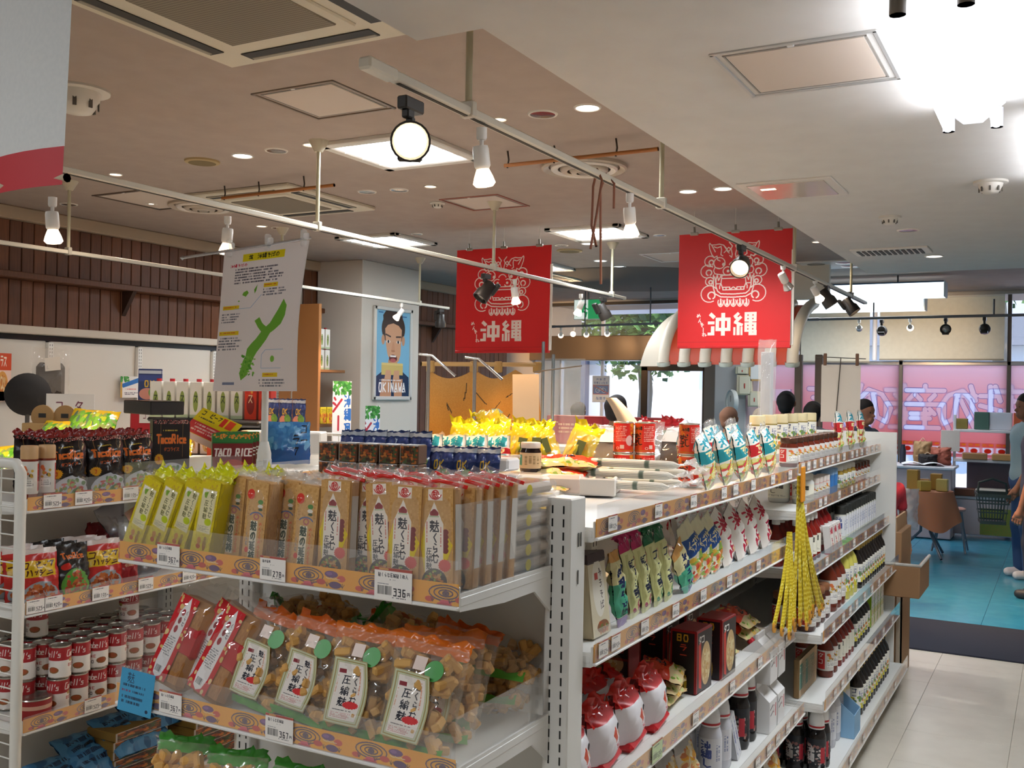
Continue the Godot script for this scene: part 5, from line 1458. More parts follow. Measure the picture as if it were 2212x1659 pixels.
	c = Cv.new(160, 160, "5a3a2a").blobs(0, 0, 160, 160, ["7a4a2c", "a8502a", "3c2c2a", "c87a3a", "4a5a3a"], 60, 6, 20, 5).rect(0, 0, 160, 8, "c8c8cc").rect(0, 0, 6, 160, "b0a8a0")
	texs["brown_blister"] = c.done()
	c = Cv.new(120, 220, "e4e2d8").rect(0, 0, 120, 70, "e8e6de").disc(60, 120, 26, 64, "8a9a4a").text("ス", 40, 80, 40, 50, 54, 6, "2a3a2a", true).rect(0, 200, 120, 20, "b8c8a0")
	texs["drink_green"] = c.done()
	c = Cv.new(120, 220, "d83a22").disc(60, 130, 40, 60, "8a1c1e").text("ス", 36, 70, 44, 54, 54, 7, "f0d8b0", true).blobs(10, 10, 100, 50, ["e8a03a", "c8281e"], 16, 6, 14, 4)
	texs["drink_red"] = c.done()
	c = Cv.new(220, 150, "8a1c20").rect(8, 8, 204, 134, "98242a").fine(60, 40, 100, 60, 3, "d8b08a", 4)
	texs["maroon_box"] = c.done()
	c = Cv.new(220, 170, "f0d0c0").rect(0, 0, 220, 60, "d8502a").disc(110, 110, 70, 46, "e0a050").blobs(60, 80, 100, 60, ["d8b07a", "c87a3a", "e8d0a0"], 30, 6, 14, 5).text("ラス", 80, 12, 36, 36, 44, 6, "f4e8d8")
	texs["biscuit_box"] = c.done()
	c = Cv.new(200, 140, "4a86b4").blobs(0, 0, 200, 140, ["3a76a8", "5a94c0", "2c608c"], 60, 6, 18, 3).fine(20, 30, 160, 90, 4, "1c2a44", 6)
	texs["blue_bag"] = c.done()



# ------------------------------------------------------------------ goods on the end stand
func crumple_sheet(w: float, h: float, amp: float, sd: int, nu := 10, nv := 6, flare := 0.0) -> MB:
	var fn := FastNoiseLite.new()
	fn.seed = sd
	fn.frequency = 1.0
	return MB.new().grid(func(u: float, q: float) -> Vector3:
		var c := fn.get_noise_3d(u * 6.0, q * 3.0, 0.5)
		var e := fn.get_noise_3d(u * 4.0, 7.0, 0.5) * q
		return Vector3((u - 0.5) * w * (1.0 + flare * q), q * h * (1.0 + 0.5 * e), amp * c * (0.3 + q)), nu, nv)


func stick(key: String, tex: String, w: float, h: float, d: float, body: Material, wrap: Material, top: Material, top_h: float, sd: int) -> void:
	var p := proto(key)
	P(p, "loaf", bx(Vector3(0, h / 2, 0), Vector3(w, h, d), 0.004), body)
	P(p, "front_label", MB.new().card(w * 0.985, h * 0.98), MT(tex, 0.3), Vector3(0, h / 2, d / 2 + 0.0008))
	P(p, "wrapper", MB.new().pouch(w + 0.016, h + 0.014, d + 0.016, 0.03, 0.006, sd, 9, 12), wrap, Vector3(0, -0.002, 0))
	if top:
		P(p, "top_fold", crumple_sheet(w * 1.05, top_h, 0.02, sd, 10, 5, 0.25), top, Vector3(0, h - 0.004, 0.0), Vector3(-0.5, 0, 0))
		P(p, "top_fold", crumple_sheet(w * 1.0, top_h * 0.8, 0.022, sd + 3, 10, 5, 0.3), top, Vector3(0, h - 0.004, -0.008), Vector3(-1.0, 0, 0))


func gluten_bag(key: String, w: float, h: float, d: float, top: String, sd: int, labelled := true) -> void:
	var p := proto(key, "gluten_bag")
	var g := RandomNumberGenerator.new()
	g.seed = sd
	var mb := MB.new()
	for k in 70:
		var q := g.randf()
		var th := d * 0.42 * sqrt(maxf(0.05, 1.0 - pow(2.0 * q - 1.0, 4.0)))
		mb.x = Transform3D(Basis.from_euler(Vector3(g.randf() * 6, g.randf() * 6, g.randf() * 6)), Vector3(g.randf_range(-0.4, 0.4) * w, 0.014 + q * h * 0.8, g.randf_range(-1, 1) * th))
		mb.box(Vector3.ZERO, Vector3(0.018, g.randf_range(0.02, 0.042), 0.016), 0.003)
	var o := P(p, "gluten_slices", mb, [M("d9a860", 0.7), M("d4a158", 0.7)][sd % 2])
	o.set_meta("kind", "stuff")
	P(p, "clear_bag", MB.new().pouch(w, h, d, 0.03, 0.012, sd + 5, 12, 16), film("fbf6ea", 0.1, 0.1))
	P(p, "top_band", crumple_sheet(w * 0.98, h * 0.17, 0.024, sd, 14, 5, 0.06), M(top, 0.25), Vector3(0, h * 0.9, 0.0), Vector3(-0.35, 0, 0))
	P(p, "bottom_seal", crumple_sheet(w * 0.9, 0.018, 0.01, sd + 8, 10, 3), M("5fae3c", 0.3), Vector3(0, 0.002, d * 0.2), Vector3(0.5, 0, 0))
	if labelled:
		var lw := w * 0.5
		P(p, "paper_label", MB.new().grid(func(u: float, q: float) -> Vector3: return Vector3((u - 0.5) * lw + 0.006 * sin(q * 3.0), (q - 0.5) * lw * 1.5, 0.006 * sin(q * 4.0 + u * 3.0)), 6, 8), MT("slice_label", 0.35), Vector3(-w * 0.06, h * 0.42, d * 0.56))
		P(p, "green_sticker", MB.new().lathe([Vector2(0.02, 0), Vector2(0, 0.0005)], 18), M("3a9a3a", 0.4), Vector3(w * 0.2, h * 0.78, d * 0.46), Vector3(PI / 2 - 0.3, 0, 0))
		P(p, "red_mark", MB.new().card(0.026, 0.026), M("e6cfc2", 0.4), Vector3(0.0, h * 0.82, d * 0.44), Vector3(-0.3, 0, 0))


func make_end_shelf_goods() -> void:
	var bread := MT("bread", 0.7)
	var clear := film("fdf8ee", 0.07, 0.08)
	var yb := M("cdb81c", 0.35)
	stick("yellow_stick_pack", "yellow_stick", 0.056, 0.168, 0.05, yb, film("eee024", 0.22, 0.1), M("dfe01a", 0.25), 0.034, 3)
	stick("bread_stick_pack", "bread_stick", 0.055, 0.175, 0.05, bread, clear, film("f8f4ee", 0.3, 0.12), 0.02, 8)
	stick("pointed_label_pack", "point_stick", 0.073, 0.19, 0.03, bread, clear, null, 0.0, 14)
	var pp: Node3D = protos["pointed_label_pack"]
	P(pp, "wrapper_top", crumple_sheet(0.09, 0.03, 0.016, 4, 12, 5, 0.1), film("fdf4f0", 0.16, 0.08), Vector3(0, 0.188, 0), Vector3(-0.5, 0, 0))
	P(pp, "red_tie", MB.new().tube([Vector3(-0.05, 0.205, -0.012), Vector3(-0.025, 0.2, -0.004), Vector3(0.0, 0.203, 0.004), Vector3(0.028, 0.197, 0.0), Vector3(0.05, 0.19, -0.012)], 0.004, 6), M("d8241e", 0.25))
	P(pp, "side_label", MB.new().card(0.02, 0.12), M("dcd8d2", 0.4), Vector3(0.0375, 0.1, 0), Vector3(0, PI / 2, 0))
	var y := 1.225
	# yellow packs leaning on one another
	var ys := [[Vector3(-1.83, 1.219, -1.578), -0.33, "yellow gluten pack, outermost of the row, tilted, at the aisle corner of the end stand"], [Vector3(-1.771, 1.221, -1.585), -0.33, "tilted yellow gluten pack, second of the row on the end stand"], [Vector3(-1.709, 1.22, -1.592), -0.3, "tilted yellow gluten pack half hidden behind the upright yellow one"], [Vector3(-1.618, 1.225, -1.578), -0.12, "upright yellow gluten pack beside the red spotted bread sticks"]]
	for s in ys:
		put("yellow_stick_pack", s[2], "packaged food", Vector3(s[0].x, y, s[0].z), Vector3(-0.1, 0.0, s[1]), "yellow gluten packs")
	for k in 3:
		put("yellow_stick_pack", "yellow gluten pack in the back row, %s from the aisle corner" % ORD[k], "packaged food", Vector3(-1.72 + k * 0.075, y, -1.68), Vector3(-0.05, jit(0.1), -0.2), "yellow gluten packs")
	# bread sticks with a red spot
	var bs := [[498, -1.6, "bread stick pack with red spot, behind the front one, next to the yellow packs"], [556, -1.575, "bread stick pack with red spot in front, next to the yellow packs"], [615, -1.6, "bread stick pack with red spot, behind, in the middle of the end stand"], [661, -1.575, "bread stick pack with red spot in front, beside the pointed label packs"]]
	var bxs := [Vector3(-1.577, 1.223, -1.615).x, Vector3(-1.463, 1.23, -1.575).x, Vector3(-1.429, 1.232, -1.615).x, Vector3(-1.331, 1.238, -1.575).x]
	for k in 4:
		put("bread_stick_pack", bs[k][2], "packaged food", Vector3(bxs[k], y, -1.625 if k % 2 == 0 else -1.572), Vector3(-0.06, 0.05, -0.05), "red spotted bread stick packs")
	for k in 4:
		put("bread_stick_pack", "bread stick pack in the back row, %s from the yellow packs" % ORD[k], "packaged food", Vector3(-1.56 + k * 0.075, y, -1.69), Vector3(-0.02, jit(0.15), jit(0.05)), "red spotted bread stick packs")
	# packs with a pointed white label
	var ps := [[Vector3(-1.254, 1.237, -1.565), -1.565, 0.0, "pointed label gluten pack nearest the red spotted sticks"], [Vector3(-1.197, 1.23, -1.6), -1.6, 0.0, "pointed label gluten pack with only its yellow edge showing"], [Vector3(-1.144, 1.232, -1.585), -1.585, 0.09, "pointed label gluten pack tilted behind its neighbour"], [Vector3(-1.079, 1.24, -1.56), -1.555, 0.0, "pointed label gluten pack in front of the tilted one"], [Vector3(-1.005, 1.241, -1.56), -1.56, 0.05, "pointed label gluten pack at the clear side guard"]]
	for s in ps:
		put("pointed_label_pack", s[3], "packaged food", Vector3(s[0].x, y, s[1]), Vector3(-0.05, 0.0, s[2]), "pointed label gluten packs")
	for k in 4:
		put("pointed_label_pack", "pointed label gluten pack seen edge on, %s behind the one at the side guard" % ORD[k], "packaged food", Vector3(-0.995 + jit(0.003), y, -1.607 - k * 0.044), Vector3(-0.03, jit(0.06), jit(0.03)), "pointed label gluten packs")
		put("pointed_label_pack", "pointed label gluten pack in the back row, %s from the red spotted sticks" % ORD[k], "packaged food", Vector3(-1.31 + k * 0.085, y, -1.66), Vector3(-0.03, jit(0.08), jit(0.03)), "pointed label gluten packs")
	# flat packs in clear trays at the back by the post
	var ft := proto("flat_tray_pack")
	P(ft, "contents", bx(Vector3(0, 0.014, 0), Vector3(0.07, 0.02, 0.17), 0.006), M("c9b8a4", 0.6))
	P(ft, "tray_film", bx(Vector3(0, 0.015, 0), Vector3(0.082, 0.029, 0.19), 0.006), film("fbfafa", 0.18, 0.08))
	P(ft, "yellow_burst", MB.new().lathe([Vector2(0.012, 0), Vector2(0.0, 0.0006)], 12), M("d8c83a", 0.4), Vector3(0.042, 0.016, 0.03), Vector3(0, 0, -PI / 2))
	for k in 6:
		put("flat_tray_pack", "clear tray pack lying flat by the white post, %s from the bottom of its pile" % ORD[k], "packaged food", Vector3(-1.0, y + k * 0.0305, -1.845 + jit(0.004)), Vector3(0, jit(0.04), 0), "clear tray packs by the post")
	# ---- middle shelf
	var y2 := 0.91
	var lf := proto("loaf_pack")
	P(lf, "loaf", bx(Vector3(0, 0.1, 0), Vector3(0.1, 0.2, 0.055), 0.014), MT("bread", 0.75, "d8c0a0"))
	P(lf, "floral_band", bx(Vector3(0.0, 0.11, 0.001), Vector3(0.103, 0.075, 0.057), 0.01), M("b81c24", 0.5))
	P(lf, "tag", MB.new().card(0.055, 0.19), MT("loaf_tag", 0.3), Vector3(-0.018, 0.105, 0.031), Vector3(0, 0, -0.03))
	P(lf, "wrapper", MB.new().pouch(0.125, 0.225, 0.075, 0.03, 0.012, 31, 10, 14), clear)
	P(lf, "wrapper_top", crumple_sheet(0.09, 0.035, 0.02, 9, 10, 5, 0.2), film("fbf8f4", 0.2, 0.08), Vector3(0, 0.215, 0), Vector3(-0.6, 0, 0))
	var ls := [[Vector3(-1.749, 0.902, -1.6), -0.26, "loaf pack with a long white tag, outermost, behind the blue note"], [Vector3(-1.689, 0.893, -1.625), -0.42, "loaf pack with a long white tag, wedged between two others"], [Vector3(-1.6, 0.915, -1.575), -0.33, "loaf pack with a long white tag, next to the bags of slices"]]
	for s in ls:
		put("loaf_pack", s[2], "packaged food", Vector3(s[0].x, y2 + 0.012, s[0].z), Vector3(-0.28, 0.1, s[1]), "loaf packs with long tags")
	gluten_bag("gluten_bag_a", 0.15, 0.2, 0.07, "d8661c", 3)
	gluten_bag("gluten_bag_b", 0.165, 0.2, 0.075, "dc701e", 6)
	gluten_bag("gluten_bag_plain", 0.15, 0.19, 0.06, "3f9a34", 9, false)
	gluten_bag("gluten_bag_orange", 0.15, 0.19, 0.06, "d4601c", 12, false)
	var gs := [["gluten_bag_a", Vector3(-1.496, 0.904, -1.6), -0.16, 0.0, "bag of gluten slices with orange top, beside the tagged loaves"], ["gluten_bag_a", Vector3(-1.36, 0.902, -1.59), -0.14, 0.0, "bag of gluten slices with orange top, second from the tagged loaves"], ["gluten_bag_b", Vector3(-1.214, 0.913, -1.58), -0.03, 0.0, "bag of gluten slices with orange top, third from the tagged loaves"], ["gluten_bag_b", Vector3(-1.07, 0.916, -1.57), -0.08, 0.0, "bag of gluten slices with orange top, in front by the clear side guard"]]
	for s in gs:
		put(s[0], s[4], "packaged food", Vector3(s[1].x, y2 + 0.004, s[1].z), Vector3(-0.22, 0.05, s[2]), "orange topped bags of gluten slices")
	var more := [["gluten_bag_orange", Vector3(-1.5, 0.92, -1.7), Vector3(-0.5, 0.2, 0.1), "orange topped slice bag behind the row, nearest the loaves"], ["gluten_bag_orange", Vector3(-1.28, 0.93, -1.69), Vector3(-0.45, -0.2, 0.0), "orange topped slice bag behind the row, in the middle"], ["gluten_bag_orange", Vector3(-1.08, 0.93, -1.69), Vector3(-0.4, 0.1, -0.1), "orange topped slice bag behind the row, by the side guard"], ["gluten_bag_b", Vector3(-1.07, 0.915, -1.64), Vector3(-0.2, 0.3, -0.05), "labelled slice bag squeezed in behind the front one"], ["gluten_bag_plain", Vector3(-1.42, 1.06, -1.86), Vector3(1.0, 0.3, 1.3), "green ended slice bag lying on top of the pile, toward the loaves"], ["gluten_bag_plain", Vector3(-1.22, 1.05, -1.84), Vector3(1.1, -0.2, 1.7), "green ended slice bag lying on top of the pile, in the middle"], ["gluten_bag_plain", Vector3(-1.16, 1.02, -1.86), Vector3(0.8, 0.2, 0.9), "green ended slice bag lying on top of the pile, by the post"], ["gluten_bag_plain", Vector3(-1.06, 0.93, -1.82), Vector3(-1.3, 0.1, 0.1), "slice bag lying flat by the clear side guard, lower one"], ["gluten_bag_plain", Vector3(-1.05, 0.98, -1.84), Vector3(-1.2, 0.2, -0.1), "slice bag lying flat by the clear side guard, upper one"]]
	for s in more:
		put(s[0], s[3], "packaged food", s[1], s[2], "bags of gluten slices in the pile")
	# ---- lowest shelf: green topped bags just in view
	for s in [[-1.72, "green topped bag on the lowest shelf, nearest the slotted post"], [-1.56, "green topped bag on the lowest shelf, second from the slotted post"], [-1.4, "green topped bag on the lowest shelf, third from the slotted post"]]:
		put("gluten_bag_plain", s[1], "packaged food", Vector3(s[0], 0.55, -1.62), Vector3(-0.1, 0.1, jit(0.1)), "green topped bags on the lowest shelf", Vector3(1.1, 1.25, 1.1))



# ------------------------------------------------------------------ goods along the aisle side
func bag(key: String, tex: String, w: float, h: float, d: float, sd: int, called := "printed_bag", rough := 0.22, clear_top := 0.0) -> void:
	var p := proto(key, called)
	P(p, "pouch", MB.new().pouch(w, h, d, 0.05, 0.014, sd, 10, 14), MT(tex, rough))
	if clear_top > 0.0:
		P(p, "clear_top", crumple_sheet(w * 0.95, clear_top, 0.02, sd, 10, 5, -0.2), film("fbf8f4", 0.2, 0.1), Vector3(0, h * 0.97, 0))


func carton(key: String, tex: String, w: float, h: float, d: float, side: Material, called: String, side_tex := "") -> void:
	var p := proto(key, called)
	P(p, "box", bx(Vector3(0, h / 2, 0), Vector3(w, h, d), 0.003), side)
	P(p, "front_print", MB.new().card(w * 0.985, h * 0.985), MT(tex, 0.4), Vector3(0, h / 2, d / 2 + 0.0006))
	if side_tex:
		P(p, "side_print", MB.new().card(d * 0.98, h * 0.985), MT(side_tex, 0.4), Vector3(-w / 2 - 0.0006, h / 2, 0), Vector3(0, -PI / 2, 0))


# kind: "neck" slender bottle, "jar" wide lid, "dome" drink bottle with a cup cap, "canister" straight
func bottle(key: String, kind: String, r: float, h: float, body: Material, cap: Material, label: String, called := "") -> void:
	var p := proto(key, called if called else ("jar" if kind == "jar" else "bottle"))
	var pr: Array
	var cp: Array
	var l0 := 0.14
	var l1 := 0.55
	match kind:
		"jar":
			pr = [Vector2(0, 0), Vector2(r * 0.9, 0), Vector2(r, h * 0.06), Vector2(r, h * 0.7), Vector2(r * 0.86, h * 0.79), Vector2(r * 0.86, h * 0.82)]
			cp = [Vector2(r * 0.9, h * 0.81), Vector2(r * 0.92, h * 0.82), Vector2(r * 0.92, h * 0.97), Vector2(r * 0.86, h), Vector2(0, h)]
			l1 = 0.66
		"canister":
			pr = [Vector2(0, 0), Vector2(r * 0.96, 0), Vector2(r, h * 0.04), Vector2(r, h * 0.76)]
			cp = [Vector2(r * 0.98, h * 0.76), Vector2(r * 0.98, h * 0.97), Vector2(r * 0.9, h), Vector2(0, h)]
			l1 = 0.72
		"dome":
			pr = [Vector2(0, 0), Vector2(r * 0.9, 0), Vector2(r, h * 0.05), Vector2(r, h * 0.3), Vector2(r * 0.93, h * 0.36), Vector2(r, h * 0.42), Vector2(r, h * 0.6), Vector2(r * 0.8, h * 0.71), Vector2(r * 0.6, h * 0.74)]
			cp = [Vector2(r * 0.82, h * 0.73), Vector2(r * 0.84, h * 0.74), Vector2(r * 0.8, h * 0.88), Vector2(r * 0.68, h * 0.96), Vector2(r * 0.4, h), Vector2(0, h)]
			l1 = 0.58
		_:
			pr = [Vector2(0, 0), Vector2(r * 0.92, 0), Vector2(r, h * 0.03), Vector2(r, h * 0.56), Vector2(r * 0.8, h * 0.67), Vector2(r * 0.42, h * 0.77), Vector2(r * 0.4, h * 0.88)]
			cp = [Vector2(r * 0.5, h * 0.86), Vector2(r * 0.52, h * 0.87), Vector2(r * 0.5, h * 0.98), Vector2(r * 0.4, h), Vector2(0, h)]
	P(p, "glass_body", MB.new().lathe(pr, 16), body)
	P(p, "cap", MB.new().lathe(cp, 16), cap)
	if label:
		P(p, "paper_label", MB.new().lathe([Vector2(r * 1.012, h * l0), Vector2(r * 1.012, h * l1)], 16), MT(label, 0.4))
	if kind == "dome":
		P(p, "red_band", MB.new().lathe([Vector2(r * 0.86, h * 0.755), Vector2(r * 0.855, h * 0.785)], 16), M("c03038", 0.4))


func S2(key: String, z: float, x: float, shelf_y: float, label: String, group: String, roll := 0.0, lean := -0.12, cat := "packaged food", yaw := 0.0, sc := 1.0) -> Node3D:
	return put(key, label, cat, Vector3(x, shelf_y, z), Vector3(lean, PI / 2 + yaw, roll), group, Vector3.ONE * sc)


# rows of bottles in depth: z positions along the shelf, rows backwards
func ranks(key: String, zs: Array, x: float, rows: int, dx: float, y: float, what: String, where: String, cat: String, sc := 1.0) -> void:
	for r in rows:
		for k in zs.size():
			var lab := "%s, %s along, %s row, %s" % [what, ORD[k], ["front", "second", "third", "fourth", "fifth"][r], where]
			put(key, lab, cat, Vector3(x - r * dx, y, zs[k] + (0.0 if r == 0 else 0.004)), Vector3(0, PI / 2 + jit(0.25), 0), what + " " + where, Vector3.ONE * sc)


func steps(z0: float, dz: float, n: int) -> Array:
	var a := []
	for k in n: a.append(z0 - dz * k)
	return a


func make_side_goods() -> void:
	var clear := film("fdf8f2", 0.08, 0.08)
	# --- near run, second shelf
	carton("brown_noodle_box", "brown_box", 0.1, 0.185, 0.05, M("cbbd9c", 0.6), "noodle_box")
	P(protos["brown_noodle_box"], "dark_lid", bx(Vector3(0, 0.183, 0), Vector3(0.104, 0.024, 0.054), 0.003), M("3c2624", 0.5))
	bag("turquoise_pack", "turquoise", 0.06, 0.185, 0.025, 2, "noodle_pack", 0.15)
	for k in ["noodle_pink", "noodle_green"]:
		bag(k, k, 0.062, 0.205, 0.032, 4, "noodle_pack", 0.3)
		P(protos[k], "foil_top", crumple_sheet(0.064, 0.03, 0.022, 5, 10, 4, 0.1), M("b81a5c" if k == "noodle_pink" else "1d6a40", 0.15, 0.3), Vector3(0, 0.196, 0.004), Vector3(-0.3, 0, 0))
	bag("fry_noodle_bag", "fry_noodle", 0.12, 0.19, 0.05, 6, "noodle_bag", 0.18, 0.03)
	bag("soba_bag_teal", "soba_teal", 0.1, 0.2, 0.055, 7, "noodle_bag", 0.18, 0.03)
	bag("soba_bag_red", "soba_red", 0.1, 0.2, 0.055, 8, "noodle_bag", 0.18, 0.03)
	bag("white_red_bag", "white_red_bag", 0.11, 0.2, 0.06, 9, "noodle_bag", 0.25, 0.03)
	bag("clear_green_bag", "turquoise", 0.1, 0.16, 0.03, 10, "noodle_bag", 0.15)
	var y := 1.022
	var g := "noodle packs on the second aisle shelf"
	S2("white_red_bag", -2.03, -0.97, y, "clear and dark noodle bag right beside the white post", g, 0.1, -0.2, "packaged food", 0.0, 0.7)
	S2("brown_noodle_box", -2.17, -0.97, y, "cream noodle box with dark brown lid on the second aisle shelf", g)
	S2("brown_noodle_box", -2.1, -1.03, y, "cream noodle box standing behind the front one", g)
	S2("turquoise_pack", -2.3, -0.95, y, "slim turquoise and purple noodle pack beside the brown lidded box", g, 0.08)
	for k in 2: S2("noodle_pink", -2.41 - k * 0.082, -0.96, y, ["pink topped noodle pack next to the turquoise one", "pink topped noodle pack next to the green topped ones"][k], g, 0.16)
	for k in 2: S2("noodle_green", -2.58 - k * 0.08, -0.96, y, ["green topped noodle pack next to the pink topped ones", "green topped noodle pack nearer the slumped bag"][k], g, 0.18)
	S2("clear_green_bag", -2.82, -0.955, y, "slumped clear bag with green speckles after the green topped packs", g, 0.55)
	var fz := [-2.97, -3.07, -3.17]
	for k in 3: S2("fry_noodle_bag", fz[k], -0.98, y, "blue banded noodle bag, %s after the slumped bag" % ORD[k], "blue banded noodle bags", 0.26, -0.2)
	for k in 4: S2("white_red_bag", -3.3 - k * 0.16, -0.98, y, "white noodle bag with red brush lettering, %s from the blue banded bags" % ORD[k], "white and red noodle bags", 0.38, -0.22)
	for k in 4: S2("white_red_bag", -3.2 - k * 0.16, -1.09, y, "back row white noodle bag with red lettering, %s along" % ORD[k], "white and red noodle bags", 0.2, -0.2)
	# --- near run, top shelf
	y = 1.297
	for k in 5: S2("soba_bag_red" if k in [3] else "soba_bag_teal", -3.08 - k * 0.19, -0.98, y, ["clear noodle bag with teal label next to the red tins", "clear noodle bag with teal label, second from the red tins", "clear noodle bag with teal label, third from the red tins", "clear noodle bag with red and yellow label on the top aisle shelf", "clear noodle bag with teal label at the far end of the near run"][k], "labelled noodle bags on the top aisle shelf", 0.2, -0.16, "packaged food", 0.0, 0.88)
	for k in 6: S2("soba_bag_teal" if k % 2 else "soba_bag_red", -3.24 - k * 0.13, -1.1 - 0.02 * (k % 2), y, "back row clear noodle bag on the top aisle shelf, %s from the tins" % ORD[k], "labelled noodle bags on the top aisle shelf", 0.12, -0.12, "packaged food", 0.0, 0.92)
	# --- near run, third shelf
	y = 0.69
	carton("black_noodle_box", "black_front", 0.13, 0.19, 0.085, M("8f1a1e", 0.5), "noodle_box", "black_side")
	bag("orange_noodle_bag", "orange_bag", 0.18, 0.13, 0.035, 12, "noodle_bag", 0.15)
	S2("black_noodle_box", -2.98, -1.0, y, "upright black noodle box with red edges, nearer the white post", "black noodle boxes", 0, 0, "packaged food", -0.05)
	S2("black_noodle_box", -3.17, -0.98, y, "upright black noodle box with red edges, with its picture front showing", "black noodle boxes", 0, 0, "packaged food", -0.05)
	for k in 3: put("black_noodle_box", "black noodle box lying flat, %s from the bottom of the stack" % ORD[k], "packaged food", Vector3(-1.06, y + 0.043 + k * 0.087, -2.66), Vector3(0, 0, PI / 2), "black noodle boxes")
	for k in 2: S2("black_noodle_box", -3.05 - k * 0.2, -1.13, y, "black noodle box in the back row, %s from the post" % ORD[k], "black noodle boxes", 0, 0)
	for k in 7: put("orange_noodle_bag", "glossy red orange noodle bag on the third aisle shelf, %s in the heap" % ORD[k], "packaged food", Vector3(-0.97 - 0.05 * (k % 2), y + 0.02 + 0.018 * int(k / 2), -3.33 - 0.13 * (k % 4)), Vector3(-1.15, PI / 2 + jit(0.2), jit(0.15)), "red orange noodle bags")
	var rt := proto("red_topped_pack", "noodle_pack")
	P(rt, "pack", MB.new().pouch(0.15, 0.13, 0.1, 0.0, 0.006, 3, 12, 10), MT("red_top", 0.35))
	P(rt, "red_flap", crumple_sheet(0.15, 0.055, 0.03, 6, 12, 6, 0.1), M("d8241c", 0.15), Vector3(0, 0.115, 0.02), Vector3(-0.9, 0, 0))
	P(rt, "red_base", bx(Vector3(0, 0.012, 0), Vector3(0.14, 0.024, 0.085), 0.01), M("c01c24", 0.3))
	var rs := [[-2.08, 0.0], [-2.25, 0.0], [-2.42, 0.01], [-2.59, 0.02]]
	for k in 4: S2("red_topped_pack", rs[k][0], -0.985, y, "white noodle pack with crinkled red top, %s from the white post" % ORD[k], "red topped noodle packs", 0.06, -0.05, "packaged food", 0.1)
	for k in 3: S2("red_topped_pack", -2.3 - k * 0.17, -1.11, y, "white noodle pack with crinkled red top in the back row, %s from the post" % ORD[k], "red topped noodle packs", 0.0, 0.0)
	for k in 3: put("orange_noodle_bag", "orange ended flat noodle bag beside the red topped packs, %s from the bottom" % ORD[k], "packaged food", Vector3(-0.975, y + 0.02 + k * 0.026, -2.8 - k * 0.02), Vector3(-1.35, PI / 2 + 0.1 * k, 0.05), "flat orange ended noodle bags")
	# --- near run, fourth shelf
	y = 0.41
	bag("snack_bag", "snack", 0.12, 0.18, 0.06, 14, "snack_bag", 0.15)
	bottle("white_bottle", "dome", 0.036, 0.22, M("c9c9d0", 0.2), M("e8e8ea", 0.25), "white_label", "drink_bottle")
	bottle("dark_bottle", "dome", 0.036, 0.235, M("201c1c", 0.12), M("eeeeee", 0.25), "dark_label", "drink_bottle")
	var mk := proto("syrup_carton")
	P(mk, "carton", MB.new().prism(PackedVector2Array([Vector2(-0.05, 0), Vector2(0.05, 0), Vector2(0.05, 0.11), Vector2(0.004, 0.15), Vector2(0.004, 0.17), Vector2(-0.004, 0.17), Vector2(-0.004, 0.15), Vector2(-0.05, 0.11)]), -0.05, 0.05), M("e4e2e0", 0.4))
	P(mk, "front_print", MB.new().card(0.096, 0.105), MT("carton", 0.4), Vector3(0, 0.055, 0.0506))
	P(mk, "side_print", MB.new().card(0.096, 0.105), MT("carton", 0.4), Vector3(-0.0506, 0.055, 0), Vector3(0, -PI / 2, 0))
	P(mk, "red_cap", MB.new().lathe([Vector2(0.014, 0), Vector2(0.014, 0.014), Vector2(0.011, 0.016), Vector2(0, 0.016)], 16), M("c81e30", 0.3), Vector3(0.028, 0.128, 0), Vector3(0, 0, -0.85))
	for k in 4: S2("snack_bag", -2.42 - k * 0.15, -0.95, y, "crinkled snack bag on the fourth aisle shelf, %s from the white post" % ORD[k], "snack bags", 0.2, -0.2)
	for k in 3: S2("snack_bag", -2.5 - k * 0.15, -1.06, y, "crinkled snack bag in the back row of the fourth shelf, %s from the post" % ORD[k], "snack bags", 0.1, -0.2)
	ranks("white_bottle", [-3.03, -3.13], -0.95, 2, 0.085, y, "white bottle with a plain domed cap", "fourth near aisle shelf", "bottle")
	ranks("dark_bottle", [-3.34, -3.43], -0.95, 2, 0.085, y + 0.0, "dark bottle with a red banded cap", "fourth near aisle shelf", "bottle")
	carton("thin_card_pack", "white_label", 0.05, 0.16, 0.03, M("b8b8bc", 0.5), "card_pack")
	S2("thin_card_pack", -3.235, -0.93, y, "slim blue lettered pack between the white and the dark drink bottles", "", 0.3, -0.1)
	for k in 2:
		for r in 2: put("syrup_carton", "white carton with a red screw cap, %s, %s" % [["near one", "far one"][k], ["standing on the shelf", "stacked on top"][r]], "carton", Vector3(-0.94, y + r * 0.172, -3.56 - k * 0.115), Vector3(0, PI, 0), "white red capped cartons")
	for k in 3: put("snack_bag", "dark blue and silver bag on the bottom aisle shelf, %s from the near end" % ORD[k], "packaged food", Vector3(-0.88, 0.155, -3.2 - k * 0.2), Vector3(-0.2, PI / 2, 0.15), "bags on the bottom aisle shelf", Vector3.ONE * 1.1)
	# --- far run, top shelf: two tiers of jars
	var cream := M("d8c89c", 0.5)
	bottle("tall_jar", "canister", 0.034, 0.16, M("9c8a50", 0.2), cream, "mixed_label", "tall_jar")
	bottle("red_jar", "jar", 0.033, 0.105, M("6a2a1c", 0.1), M("5a3a2c", 0.25, 0.4), "red_label")
	bottle("salt_jar", "jar", 0.045, 0.125, M("d8d8d2", 0.25), M("c8c6bc", 0.3), "salt_label")
	bottle("pink_salt", "canister", 0.03, 0.1, M("e0b0a8", 0.4), M("e8dcd4", 0.4), "red_label", "salt_tub")
	bottle("blue_salt", "canister", 0.032, 0.12, M("3a78b8", 0.4), M("8ab0d8", 0.4), "", "salt_tub")
